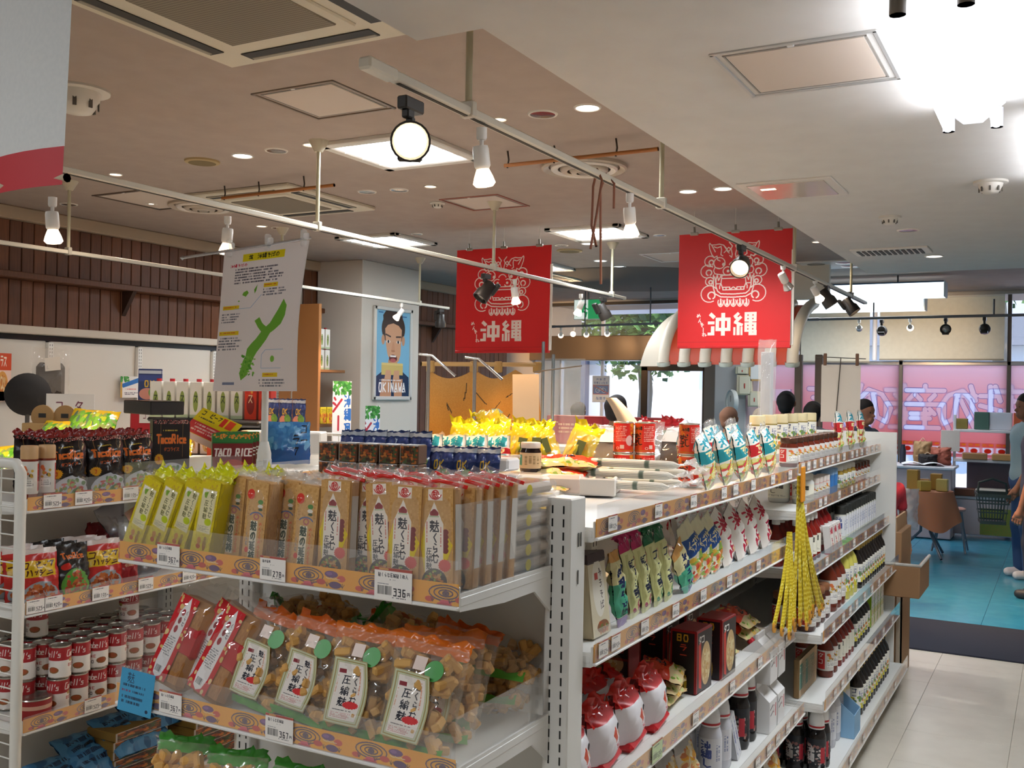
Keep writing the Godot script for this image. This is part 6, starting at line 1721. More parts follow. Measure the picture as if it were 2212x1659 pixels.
	bottle("spread_jar", "jar", 0.042, 0.12, M("a88a3c", 0.15), M("dcdcd6", 0.3), "mixed_label")
	bottle("sauce_bottle", "neck", 0.032, 0.19, M("7a1c14", 0.1), M("ecebe8", 0.3), "salt_label", "sauce_bottle")
	bottle("red_sauce", "neck", 0.034, 0.19, M("8a1a1a", 0.1), M("c02430", 0.3), "red_label", "sauce_bottle")
	bottle("black_cap_bottle", "canister", 0.028, 0.16, M("cfd0c4", 0.25), M("232522", 0.4), "white_label", "dressing_bottle")
	bottle("soy_bottle", "neck", 0.03, 0.2, M("1c1614", 0.08), M("b0913c", 0.3), "mixed_label", "soy_bottle")
	bottle("green_cap_bottle", "neck", 0.038, 0.25, M("c8c05a", 0.12), M("8fc81e", 0.3), "mixed_label", "dressing_bottle")
	bottle("brown_jar", "jar", 0.04, 0.14, M("4a1e14", 0.1), M("8a5a3a", 0.4), "red_label")
	bottle("red_cap_bottle", "neck", 0.04, 0.24, M("6a2818", 0.1), M("d02828", 0.3), "red_label", "sauce_bottle")
	bottle("cream_tub", "canister", 0.036, 0.15, M("d9d4c6", 0.4), cream, "white_label", "seasoning_tub")
	y = 1.312
	one("riser", "clear riser step behind the red jars on the far run", "riser", bx(Vector3(-1.16, y + 0.017, -4.85), Vector3(0.18, 0.034, 1.7)), M("cfcabf", 0.4))
	ranks("tall_jar", steps(-4.25, 0.2, 6), -1.15, 1, 0.08, y + 0.035, "tall jar with a cream cap", "far aisle riser", "jar", 1.0)
	ranks("red_jar", steps(-4.02, 0.1, 9), -0.96, 1, 0.075, y, "small dark jar with a red label", "top far aisle shelf", "jar", 1.1)
	bag("end_packet", "soba_red", 0.09, 0.2, 0.03, 18, "seasoning_packet", 0.2)
	for k in 3: S2("end_packet", -5.0 - k * 0.3, -0.95, y + 0.01, ["pale packet standing after the small dark jars", "pale packet in the middle of the far run", "yellow and red packet hung by the white end panel"][k], "packets on the top shelf of the far run", -0.1, -0.1)
	# second shelf
	y = 1.144
	ranks("salt_jar", [-4.28], -0.96, 2, 0.1, y, "large white lettered salt jar", "second far aisle shelf", "jar")
	ranks("pink_salt", steps(-4.4, 0.075, 4), -0.95, 2, 0.075, y, "small pink salt tub", "second far aisle shelf", "tub")
	ranks("blue_salt", steps(-4.71, 0.08, 2), -0.95, 2, 0.075, y, "blue salt tub", "second far aisle shelf", "tub")
	ranks("spread_jar", steps(-4.93, 0.105, 4), -0.96, 2, 0.1, y, "yellow spread jar with a white lid", "second far aisle shelf", "jar")
	ranks("red_jar", steps(-5.37, 0.09, 5), -0.96, 1, 0.08, y, "small spread jar with a dark lid", "second far aisle shelf", "jar")
	ranks("blue_salt", steps(-3.4, 0.09, 5), -1.05, 1, 0.075, 1.02, "pale blue tub", "behind the white noodle bags", "tub")
	# third shelf
	y = 0.919
	ranks("sauce_bottle", steps(-4.0, 0.075, 5), -0.92, 3, 0.08, y, "red sauce bottle with a white cap", "third far aisle shelf", "bottle")
	ranks("red_sauce", steps(-4.41, 0.08, 4), -0.95, 2, 0.08, y + 0.0, "red capped sauce bottle", "third far aisle shelf", "bottle", 1.1)
	carton("white_red_packet", "white_red_bag", 0.07, 0.12, 0.03, M("e0dcd8", 0.5), "seasoning_packet")
	for k in 3: S2("white_red_packet", -4.45 - k * 0.085, -0.88, y, "small white and red packet before the red capped bottles, %s along" % ORD[k], "small white packets")
	ranks("black_cap_bottle", steps(-4.88, 0.064, 14), -0.92, 2, 0.07, y, "white labelled dressing bottle with a black cap", "third far aisle shelf", "bottle")
	# fourth shelf
	y = 0.68
	ranks("brown_jar", steps(-4.0, 0.09, 4), -0.88, 2, 0.09, y, "brown lidded dark jar", "fourth far aisle shelf", "jar")
	ranks("red_cap_bottle", steps(-4.42, 0.09, 3), -0.88, 2, 0.09, y, "large red capped sauce bottle", "fourth far aisle shelf", "bottle")
	ranks("green_cap_bottle", steps(-4.72, 0.09, 3), -0.88, 2, 0.09, y, "dressing bottle with a lime green cap", "fourth far aisle shelf", "bottle")
	ranks("soy_bottle", steps(-5.02, 0.068, 11), -0.87, 3, 0.07, y, "slender dark soy bottle", "fourth far aisle shelf", "bottle", 1.05)
	# fifth shelf
	y = 0.419
	carton("wood_pack", "jar_label", 0.1, 0.15, 0.022, M("8a6c44", 0.6), "paper_pack")
	for k in 9: S2("wood_pack", -4.0 - k * 0.026, -0.9, y, "brown paper pack filed upright, %s from the near end" % ORD[k], "brown paper packs in a row", 0.0, 0.0)
	ranks("red_cap_bottle", steps(-4.34, 0.09, 2), -0.87, 2, 0.09, y, "orange labelled sauce bottle", "fifth far aisle shelf", "bottle", 0.85)
	ranks("sauce_bottle", steps(-4.54, 0.07, 5), -0.87, 2, 0.08, y, "white capped sauce bottle", "fifth far aisle shelf", "bottle")
	ranks("soy_bottle", steps(-4.92, 0.068, 6), -0.87, 2, 0.07, y, "dark bottle with a yellow label", "fifth far aisle shelf", "bottle")
	carton("lime_pack", "mixed_label", 0.09, 0.17, 0.06, M("8fc01e", 0.45), "juice_pack")
	for k in 4: S2("lime_pack", -5.4 - k * 0.1, -0.88, y, "lime green juice pack on the fifth shelf, %s toward the cardboard box" % ORD[k], "lime green juice packs", 0, 0)
	# bottom shelf
	y = 0.134
	ranks("dark_bottle", steps(-4.0, 0.082, 2), -0.83, 5, 0.082, y, "dark bottle with a red banded cap", "bottom far aisle shelf", "bottle")
	ranks("white_bottle", steps(-4.22, 0.1, 3), -0.86, 1, 0.085, y + 0.0, "grey bottle with a plain domed cap", "bottom far aisle shelf", "bottle", 1.15)
	ranks("cream_tub", steps(-4.62, 0.1, 2), -0.88, 1, 0.085, y, "white seasoning tub with a cream lid", "bottom far aisle shelf", "tub", 1.25)
	ranks("soy_bottle", steps(-4.83, 0.07, 12), -0.83, 3, 0.072, y, "gold capped soy bottle", "bottom far aisle shelf", "bottle", 1.15)
	var ob := T("open_box", "open pale blue display box with pouches on the bottom shelf", "box", Vector3(-0.82, y, -4.53), Vector3(0, PI / 2, 0))
	P(ob, "front_wall", bx(Vector3(0, 0.05, 0.05), Vector3(0.14, 0.1, 0.003)), M("8ab4d4", 0.5))
	P(ob, "back_wall", bx(Vector3(0, 0.09, -0.05), Vector3(0.14, 0.18, 0.003)), M("8ab4d4", 0.5))
	for e: float in [-1.0, 1.0]:
		P(ob, "side_wall", MB.new().prism(PackedVector2Array([Vector2(-0.05, 0), Vector2(0.05, 0), Vector2(0.05, 0.1), Vector2(-0.05, 0.18)]), -0.0015, 0.0015), M("8ab4d4", 0.5), Vector3(0.07 * e, 0, 0), Vector3(0, -PI / 2, 0))
	# golden pleated strips hanging between the two runs
	var gt := Vector3(-0.86, 1.3, -3.74)
	for s in [[gt, 11, 0.5, 0.13, 0.12, "upper"], [gt + Vector3(-0.02, -0.2, 0.06), 6, 0.3, 0.08, 0.8, "lower"]]:
		for k in s[1]:
			var a: float = (float(k) / (s[1] - 1) - s[4]) * s[3]
			var t := T("gold_strip", "long golden foil strip of the hanging %s bunch, %s counting into the aisle" % [s[5], ORD[k]], "hanging strip", s[0] + Vector3(0.004 * (k % 3), 0, 0), Vector3(0, PI / 2, 0), "golden foil strips hanging in a bunch")
			var l: float = s[2] + 0.02 * (k % 3)
			P(t, "foil", MB.new().grid(func(u: float, q: float) -> Vector3:
				var w := lerpf(0.012, 0.032, q)
				return Vector3(a * 2.2 * q * q + a * q * 0.6 + (u - 0.5) * w, -l * q, 0.01 * absf(sin(u * 6.0)) + 0.012 * (k % 4) * q), 4, 16), MT("gold", 0.22), Vector3.ZERO)
			P(t, "orange_end", MB.new().lathe([Vector2(0, -0.004), Vector2(0.019, -0.003), Vector2(0.019, 0.003), Vector2(0, 0.004)], 16), M("d8962a", 0.4), Vector3(a * 2.8, -l - 0.012, 0.012 * (k % 4) + 0.004), Vector3(PI / 2, 0, 0))
			P(t, "dark_spiral", MB.new().tube([Vector3(a * 2.8 - 0.008, -l - 0.012, 0.012 * (k % 4) + 0.009), Vector3(a * 2.8, -l - 0.004, 0.012 * (k % 4) + 0.009), Vector3(a * 2.8 + 0.008, -l - 0.014, 0.012 * (k % 4) + 0.009)], 0.0018, 5), M("6a4a1c", 0.5))
	var hd := one("strip_hanger", "orange card tag holding the bunch of golden strips", "tag", bx(Vector3(0, 0, 0), Vector3(0.05, 0.13, 0.008), 0.003), M("d88a1c", 0.4), gt + Vector3(0.02, -0.03, 0), Vector3(0, PI / 2, 0))
	# cardboard at the far end of the run
	var cb := T("cardboard_box", "tall brown cardboard box standing past the white end panel", "box", Vector3(-0.95, 0, -6.15))
	P(cb, "body", bx(Vector3(0, 0.42, 0), Vector3(0.32, 0.84, 0.4), 0.004), M("9a7552", 0.8))
	P(cb, "flap", bx(Vector3(0.17, 0.86, 0.0), Vector3(0.012, 0.1, 0.38)), M("a5805c", 0.8), Vector3.ZERO, Vector3(0, 0, 0.05))
	var tr := T("display_tray", "brown display tray with a grey trim jutting out past the end panel", "tray", Vector3(-0.78, 0.52, -5.98))
	P(tr, "front_wall", bx(Vector3(0.1, 0.08, 0), Vector3(0.02, 0.17, 0.42), 0.004), M("8f6a48", 0.7))
	P(tr, "near_wall", bx(Vector3(-0.01, 0.08, 0.21), Vector3(0.24, 0.17, 0.02), 0.004), M("8a6644", 0.7))
	P(tr, "grey_trim", MB.new().tube([Vector3(-0.12, 0.17, 0.215), Vector3(0.11, 0.17, 0.215), Vector3(0.11, 0.17, -0.21)], 0.009, 8), M("b4b0a8", 0.4))
	P(tr, "bracket", bx(Vector3(-0.02, -0.26, 0), Vector3(0.02, 0.52, 0.1), 0.003), M("a89a88", 0.5))



# ------------------------------------------------------------------ goods on top of the near run
func make_top_goods() -> void:
	sh.top = shelf("top shelf of the middle gondola on the narrow aisle side", Vector3(-1.88, 1.272, -2.945), -PI / 2, 1.88, 0.45, "side shelves of the middle gondola")
	var clear := film("fdf8f2", 0.09, 0.08)
	var y := 1.297
	bottle("soba_tin", "canister", 0.033, 0.102, M("c9b9a0", 0.3), M("d8d0c4", 0.2, 0.6), "", "soup_tin")
	var tn: Node3D = protos["soba_tin"]
	tn.get_node("glass_body").free()
	tn.get_node("cap").free()
	P(tn, "printed_body", MB.new().lathe([Vector2(0.033, 0.004), Vector2(0.033, 0.098)], 24), MT("soba_tin", 0.3))
	P(tn, "rim", MB.new().lathe([Vector2(0, 0), Vector2(0.032, 0), Vector2(0.034, 0.003), Vector2(0.033, 0.005)], 24), M("c8c0b4", 0.25, 0.7))
	P(tn, "lid", MB.new().lathe([Vector2(0.033, 0.097), Vector2(0.034, 0.1), Vector2(0.032, 0.102), Vector2(0.03, 0.099), Vector2(0, 0.099)], 24), M("c8c0b4", 0.25, 0.7))
	var t0: Vector3 = Vector3(-1.058, 1.299, -3.097)
	var t1: Vector3 = Vector3(-1.197, 1.363, -3.065)
	var t2: Vector3 = Vector3(-1.258, 1.362, -3.031)
	var ti := [[t0, 0, "red broth tin under the single stacked one beside the noodle bags"], [t0, 1, "red broth tin on top, standing alone beside the noodle bags"], [t1, 0, "red broth tin under the pair, beside the noodle bags"], [t1, 1, "red broth tin on top of the pair, the one with its black lettering showing"], [t2, 0, "red broth tin under the pair, toward the dark jar"], [t2, 1, "red broth tin on top of the pair, showing its small print, toward the dark jar"]]
	for s in ti: put("soba_tin", s[2], "tin", Vector3(s[0].x, y + s[1] * 0.1025, s[0].z), Vector3(0, [0.35, 0.1, -0.65][0 if s[0] == t0 else (1 if s[0] == t1 else 2)], 0), "red broth tins")
	# striped wrapped rolls
	var sr := Cv.new(256, 64, "e4dfd4")
	for k in 16: sr.rect(k * 16, 0, 3, 64, "4a5a50")
	sr.rect(0, 20, 256, 3, "5a6a60").rect(0, 52, 256, 3, "5a6a60")
	texs["stripe"] = sr.done()
	for k in 5:
		var a: Vector3 = Vector3(-1.266, 1.32, -2.718) + Vector3(0.0, 0.01 + 0.028 * (k % 3), -0.045 * k + 0.05)
		var d: Vector3 = (Vector3(-0.964, 1.32, -2.754) - Vector3(-1.266, 1.32, -2.718)) * 0.95
		var r := T("wrapped_roll", "white roll with a dark checked wrapper, %s in the stack before the red tins" % ORD[k], "packaged food", a, Vector3.ZERO, "checked wrapped rolls")
		P(r, "roll", MB.new().grid(func(u: float, q: float) -> Vector3:
			var w := 0.017 * pow(maxf(0.02, 1.0 - pow(absf(2.0 * q - 1.0), 8.0)), 0.4)
			var e := d.normalized()
			var s := e.cross(UP).normalized()
			return d * q + (UP * sin(TAU * u) * 0.75 + s * cos(TAU * u)) * w, 12, 14, true), MT("stripe", 0.3))
		P(r, "twisted_end", crumple_sheet(0.05, 0.05, 0.03, k + 2, 8, 4, 0.4), film("fbf8f4", 0.3, 0.1), d * 0.99, Vector3(-1.3, -1.2, 0))
	bag("orange_pack", "orange_bag", 0.2, 0.13, 0.035, 21, "snack_pack", 0.12)
	for k in 3: put("orange_pack", "glossy orange pack lying by the white post, %s from the bottom" % ORD[k], "packaged food", Vector3(-1.328, 1.3, -2.575) + Vector3(0.02 * k, 0.015 + 0.03 * k, 0.03 - 0.05 * k), Vector3(-1.45, 0.15 * k, 0.1), "glossy orange packs")
	var ty := T("foam_tray", "long white shallow tray behind the orange packs", "tray", Vector3(-1.26, 1.33, -2.588) + Vector3(-0.1, -0.03, -0.1), Vector3(0, 0.3, 0))
	P(ty, "floor", bx(Vector3(0, 0.008, 0), Vector3(0.42, 0.012, 0.26), 0.004), M("e6e0d8", 0.5))
	for s in [[0.0, 0.13, 0.44, 0.0], [0.0, -0.13, 0.44, 0.0], [0.21, 0.0, 0.26, PI / 2], [-0.21, 0.0, 0.26, PI / 2]]:
		P(ty, "wall", bx(Vector3.ZERO, Vector3(s[2], 0.05, 0.012), 0.004), M("e8e2da", 0.5), Vector3(s[0], 0.026, s[1]), Vector3(0, s[3], 0))
	var fb := proto("foam_box")
	P(fb, "box", bx(Vector3(0, 0.02, 0), Vector3(0.1, 0.036, 0.075), 0.006), M("d6d8dc", 0.45))
	P(fb, "clear_lid", bx(Vector3(0, 0.042, 0), Vector3(0.104, 0.01, 0.079), 0.004), film("fbfbfb", 0.2, 0.08))
	var fp := [[0, 0, 0], [0.1, 0, 0.03], [-0.1, 0, 0.01], [0.02, 1, 0.0], [0.11, 1, 0.04], [-0.09, 1, -0.02], [0.2, 0, 0.02], [-0.03, 0, -0.1]]
	for k in fp.size(): put("foam_box", "small pale grey lidded foam box, %s" % ["bottom layer in the middle", "bottom layer toward the jar", "bottom layer toward the poster pole", "top layer in the middle", "top layer toward the jar, the clearest one", "top layer toward the poster pole", "alone beside the jar", "bottom layer at the back"][k], "box", Vector3(-1.52 + fp[k][0], y + 0.02 + fp[k][1] * 0.05, -2.52 + fp[k][2]), Vector3(0, 0.1 + jit(0.1), 0), "grey lidded foam boxes")
	one("riser", "low white riser under the grey foam boxes", "riser", bx(Vector3(-1.5, y + 0.01, -2.55), Vector3(0.5, 0.018, 0.3), 0.003), M("dcd8d2", 0.5))
	bottle("dark_jar", "jar", 0.032, 0.088, M("241614", 0.08), M("e0d0c4", 0.35), "jar_label")
	put("dark_jar", "dark jar with a cream label and pale lid among the packs", "jar", Vector3(Vector3(-1.377, 1.373, -2.611).x, y + 0.06, Vector3(-1.377, 1.373, -2.611).z), Vector3(0, -0.4, 0))
	one("riser", "flat pink white packs stacked under the dark jar", "packaged food", bx(Vector3(0, 0.03, 0), Vector3(0.26, 0.058, 0.16), 0.01), M("e2d2c8", 0.3), Vector3(Vector3(-1.377, 1.373, -2.611).x + 0.03, y, Vector3(-1.377, 1.373, -2.611).z - 0.02), Vector3(0, 0.3, 0))
	# brown dried packs, red packs, yellow bags
	var bp := proto("dried_pack")
	P(bp, "contents", bx(Vector3(0, 0.07, 0), Vector3(0.13, 0.13, 0.04), 0.016), noise_mat("4a3c32", "2f2620", Vector3(20, 20, 20), 0.8, 0.1))
	P(bp, "clear_bag", MB.new().pouch(0.17, 0.19, 0.06, 0.04, 0.014, 41, 10, 12), film("f6ece2", 0.14, 0.1))
	P(bp, "paper_label", MB.new().card(0.07, 0.05), M("e6dccf", 0.5), Vector3(0.01, 0.13, 0.032), Vector3(-0.2, 0, 0.1))
	for k in 6: put("dried_pack", "clear pack of dark brown dried food, %s in the heap behind the jar" % ORD[k], "packaged food", Vector3(-1.36 + 0.07 * (k % 3), y + 0.03 + 0.025 * int(k / 3), -3.05 - 0.1 * (k % 3) - 0.06 * int(k / 3)), Vector3(-0.75 - 0.1 * (k % 2), 0.3 - 0.2 * (k % 3), jit(0.15)), "clear packs of dried food")
	var rp := proto("red_twist_pack")
	P(rp, "pouch", MB.new().pouch(0.07, 0.12, 0.04, 0.08, 0.02, 44, 8, 10), M("b81e26", 0.2))
	P(rp, "twist", crumple_sheet(0.05, 0.03, 0.02, 7, 8, 4, 0.5), M("c22a30", 0.2), Vector3(0, 0.115, 0))
	P(rp, "green_dot", MB.new().lathe([Vector2(0.012, 0), Vector2(0, 0.001)], 10), M("4f8a3c", 0.4), Vector3(0.01, 0.08, 0.02), Vector3(PI / 2, 0, 0))
	for k in 9: put("red_twist_pack", "glossy red twisted pack, %s of those behind the red tins" % ORD[k], "packaged food", Vector3(-1.42 + 0.06 * (k % 3), y + 0.05 + 0.03 * int(k / 5), -3.42 - 0.09 * (k % 4)), Vector3(-0.5 + jit(0.3), jit(0.8), jit(0.4)), "glossy red twisted packs")
	var yp := proto("yellow_potato_bag", "sweet_potato_bag")
	P(yp, "potato", MB.new().grid(func(u: float, q: float) -> Vector3: return Vector3(sin(TAU * u) * 0.03 * sin(PI * q), 0.02 + 0.12 * q, cos(TAU * u) * 0.022 * sin(PI * q)), 12, 10, true), M("b8622a", 0.6))
	P(yp, "yellow_bag", MB.new().pouch(0.1, 0.16, 0.055, 0.05, 0.02, 51, 10, 12), film("ecd91e", 0.45, 0.12))
	P(yp, "print", MB.new().card(0.03, 0.05), M("3c4a1e", 0.5), Vector3(0.01, 0.09, 0.032))
	P(yp, "flared_top", crumple_sheet(0.09, 0.04, 0.03, 8, 10, 4, 0.3), M("e0cf18", 0.2), Vector3(0, 0.15, 0), Vector3(-0.4, 0, 0))
	for k in 12:
		var lay := k < 5
		put("yellow_potato_bag", "yellow bag with orange contents, %s %s" % [ORD[k if lay else k - 5], "of those lying in the pile" if lay else "of those leaning toward the foam boxes"], "packaged food", Vector3(-1.78 + 0.05 * (k % 3) if lay else -1.72 + (k - 5) * 0.055, y + 0.03 + (0.035 * k if lay else 0.0), -2.95 - 0.03 * k if lay else -2.78 - 0.02 * (k - 5)), Vector3(-1.3, 0.6 + jit(0.4), jit(0.3)) if lay else Vector3(-0.35, 0.2 + jit(0.3), jit(0.35)), "yellow bags with orange contents")
	# packs along the narrow aisle edge
	bag("blue_pack", "blue_pack", 0.075, 0.12, 0.03, 61, "printed_pack", 0.2)
	bag("patterned_bag", "soba_red", 0.09, 0.14, 0.04, 62, "printed_bag", 0.15)
	carton("brown_blister", "brown_blister", 0.055, 0.05, 0.05, M("5c4030", 0.4), "blister_pack")
	for r in 3:
		for k in 5: put("brown_blister", "small brown picture pack, %s from the poster pole, %s tier" % [ORD[k], ["lowest", "middle", "top"][r]], "packaged food", Vector3(-1.735 + k * 0.058, y + r * 0.051, -2.14 - 0.012 * k), Vector3(0, 0.1, 0), "tiers of small brown picture packs")
	for k in 7: put("blue_pack", "small blue pack with a picture, %s from the poster pole" % ORD[k], "packaged food", Vector3(-1.8 + k * 0.064, y + 0.06 if k < 4 else y + 0.02, -2.3 - 0.02 * k), Vector3(-0.25, 0.2, 0.05), "small blue packs")
	for k in 5: put("patterned_bag", "colourful patterned bag behind the blue packs, %s toward the yellow bags" % ORD[k], "packaged food", Vector3(-1.74 + k * 0.055, y + 0.02, -2.5 - 0.04 * k), Vector3(-0.15, 0.25, jit(0.1)), "colourful patterned bags")
	var sp := proto("sausage_pack")
	for e: float in [-0.022, 0.022]: P(sp, "sausage", MB.new().grid(func(u: float, q: float) -> Vector3: return Vector3(e + cos(TAU * u) * 0.017 * pow(sin(PI * q), 0.3), 0.01 + 0.14 * q, sin(TAU * u) * 0.017 * pow(sin(PI * q), 0.3)), 12, 10, true), M("5a2a1c", 0.15))
	P(sp, "clear_bag", MB.new().pouch(0.1, 0.18, 0.05, 0.05, 0.012, 66, 9, 10), clear)
	P(sp, "label", MB.new().card(0.03, 0.08), M("d8d4d0", 0.4), Vector3(0.01, 0.08, 0.024))
	for k in 4: put("sausage_pack", "clear pack of two dark brown sausages, %s before the yellow bags" % ORD[k], "packaged food", Vector3(-1.72 + k * 0.06, y + 0.01, -2.72 + 0.015 * k), Vector3(-0.6, 0.4, 0.55 + jit(0.1)), "clear packs of brown sausages")
	var yb := T("yellow_carton", "open yellow carton with a tall curved beige flap behind the red tins", "carton", Vector3(-1.66, 1.42, -4.259) * Vector3(1, 0, 1) + Vector3(0, 1.3, 0), Vector3(0, 0.4, 0))
	P(yb, "box", bx(Vector3(0.02, 0.08, 0), Vector3(0.16, 0.16, 0.12), 0.02), M("d8d015", 0.4))
	P(yb, "flap", MB.new().grid(func(u: float, q: float) -> Vector3: return Vector3(-0.06 - 0.1 * q + (u - 0.5) * 0.1 * (1.0 - 0.5 * q), 0.12 + 0.2 * q - 0.05 * q * q, 0.03 * sin(PI * u)), 8, 10), M("d8c2a8", 0.6))
	P(yb, "front_lip", bx(Vector3(0.03, 0.165, 0.06), Vector3(0.13, 0.014, 0.02), 0.004), M("eee6c8", 0.5))
	P(yb, "green_band", bx(Vector3(-0.04, 0.15, 0.062), Vector3(0.08, 0.02, 0.006)), M("2f9a3c", 0.5))
	# poster clipped to a rod on a pole
	var b0: Vector3 = Vector3(-1.814, 1.392, -1.97)
	var st := T("poster_stand", "white pole stand with a chrome rod above the end stand", "stand", Vector3(b0.x, 1.373, -1.96))
	P(st, "clamp", bx(Vector3(0, 0.02, 0), Vector3(0.036, 0.04, 0.03), 0.006), M("dcdcda", 0.35))
	P(st, "pole", MB.new().tube([Vector3(0, 0.02, 0), Vector3(0, 0.56, 0)], 0.009, 12), M("dedcd6", 0.35))
	P(st, "pole_foot", MB.new().lathe([Vector2(0.018, 0.03), Vector2(0.018, 0.05), Vector2(0.011, 0.08)], 14), M("e2e0da", 0.35))
	var r0: Vector3 = Vector3(-1.873, 1.903, -1.728)
	var r1: Vector3 = Vector3(-1.694, 1.978, -1.986)
	P(st, "rod", MB.new().tube([r0 - st.position, r1 - st.position], 0.0035, 8), M("d0d0d4", 0.12, 0.9))
	P(st, "rod_knob", MB.new().lathe([Vector2(0, -0.006), Vector2(0.006, 0), Vector2(0, 0.006)], 10), M("c8c8cc", 0.15, 0.9), r0 - st.position)
	P(st, "pole", MB.new().tube([Vector3(0, 0.5, 0), r0.lerp(r1, 0.66) - st.position], 0.007, 8), M("dedcd6", 0.35))
	var c := Cv.new(400, 640, "e4d9d4")
	c.rect(90, 24, 200, 34, "d8c41c").text("地域で沖縄そばの特", 98, 30, 18, 20, 21, 3, "3a3a1c").text("で沖縄そばの", 140, 30, 18, 20, 21, 3, "3a3a1c")
	c.text("沖縄そばの", 36, 66, 13, 13, 16, 2, "c02a40").fine(60, 88, 240, 74, 6, "4a4450", 3)
	for q in [[206, 166, 70], [16, 254, 78], [8, 370, 94], [230, 560, 74]]: c.rect(q[0], q[1], q[2], 18, "e0bc1e").fine(q[0] + 4, q[1] + 5, q[2] - 8, 8, 1, "c0402c", q[0])
	c.fine(206, 190, 120, 36, 3, "5a5a64", 5).fine(14, 290, 90, 46, 4, "5a5a64", 6).fine(8, 398, 110, 62, 5, "5a5a64", 7).fine(214, 588, 150, 38, 3, "5a5a64", 8)
	c.shape("9002 9810 9622 8832 7638 6642 5850 4858 4064 3272 2684 1894 0899 0490 0882 1076 1668 1860 2654 3648 4640 3834 3026 4022 4830 5634 6430 7024 8014", 108, 236, 230, 360, "6aa433")
	c.blobs(120, 480, 70, 90, ["4f8f28", "7ab040"], 40, 2, 7, 3).shape("2030 6010 8040 5080 1060", 100, 186, 44, 40, "6aa433").shape("3050 7000 6060 4090", 150, 168, 36, 44, "5c9a2c").disc(192, 330, 9, 7, "6aa433").disc(276, 500, 10, 14, "7ab040").disc(90, 236, 4, 3, "6aa433")
	c.line(Vector2(70, 270), Vector2(150, 270), 2, "8aa4c0").line(Vector2(150, 270), Vector2(200, 214), 2, "8aa4c0").line(Vector2(240, 460), Vector2(330, 460), 2, "8aa4c0").line(Vector2(240, 460), Vector2(222, 480), 2, "8aa4c0").line(Vector2(222, 480), Vector2(222, 540), 2, "8aa4c0").line(Vector2(222, 540), Vector2(320, 540), 2, "8aa4c0").rect(40, 600, 56, 12, "7a8098")
	texs["map"] = c.done()
	var p0: Vector3 = Vector3(-1.817, 1.925, -1.811)
	var p1: Vector3 = Vector3(-1.695, 1.971, -1.981)
	var p2: Vector3 = Vector3(-1.825, 1.582, -1.79)
	var p3: Vector3 = Vector3(-1.707, 1.585, -1.958)
	var po := T("map_poster", "laminated poster with a green island map clipped to a rod", "poster", p0)
	for side in 2:
		P(po, "printed_sheet" if side == 0 else "back_sheet", MB.new().grid(func(u: float, q: float) -> Vector3:
			var uu := u if side == 0 else 1.0 - u
			return p2.lerp(p3, uu).lerp(p0.lerp(p1, uu), q) - p0 + Vector3(-0.3, 0, 0.95) * (0.012 * sin(PI * q) * uu) + Vector3(-0.0003, 0, 0.0009) * (1 if side == 0 else -1), 10, 10), MT("map", 0.18) if side == 0 else M("d8d2cc", 0.4))
	for k: float in [0.05, 0.5, 0.93]:
		var e := p0.lerp(p1, k) - p0
		P(po, "clear_clip", bx(e + Vector3(0, 0.008, 0), Vector3(0.014, 0.045, 0.016), 0.004), film("f4f4f4", 0.25, 0.05))
		P(po, "clip_lever", bx(e + Vector3(0.014, 0.012, 0.006), Vector3(0.016, 0.016, 0.01), 0.003), film("ffffff", 0.35, 0.05))
	# blank sheet on wooden pegs at the far run
	var bs := T("paper_sign", "blank back of a paper sign held by two wooden pegs over the far run", "sign", Vector3(-1.131, 1.45, -5.947))
	var k5 := 0.00266
	P(bs, "sheet", bx(Vector3(0, 0, 0), Vector3(0.215, 0.33, 0.002)), M("cfc3b4", 0.7), Vector3(0, 0.16, 0), Vector3(0, 0.25, 0))
	P(bs, "rod", MB.new().tube([Vector3(-0.13, 0.37, 0.03), Vector3(0.13, 0.36, -0.035)], 0.003, 6), M("5a544c", 0.4, 0.5))
	P(bs, "stem", MB.new().tube([Vector3(0.0, 0.366, 0.006), Vector3(-0.03, -0.1, 0.01), Vector3(-0.03, -0.2, 0.01)], 0.003, 6), M("5a544c", 0.4, 0.5))
	for e: float in [-0.085, 0.085]: P(bs, "wooden_peg", bx(Vector3(e, 0.355, -e * 0.25), Vector3(0.018, 0.07, 0.014), 0.003), M("6a4a34", 0.6))
	var sl := T("plastic_post", "clear plastic wrapped post rising where the two runs meet", "post", Vector3(Vector3(-1.25, 1.425, -4.778).x, 1.3, Vector3(-1.25, 1.425, -4.778).z))
	P(sl, "core", bx(Vector3(0, 0.25, 0), Vector3(0.05, 0.5, 0.05), 0.004), M("c8c8ca", 0.4))
	P(sl, "wrap", MB.new().pouch(0.085, 0.56, 0.07, 0.01, 0.02, 71, 8, 16), film("f4f6f8", 0.2, 0.08))



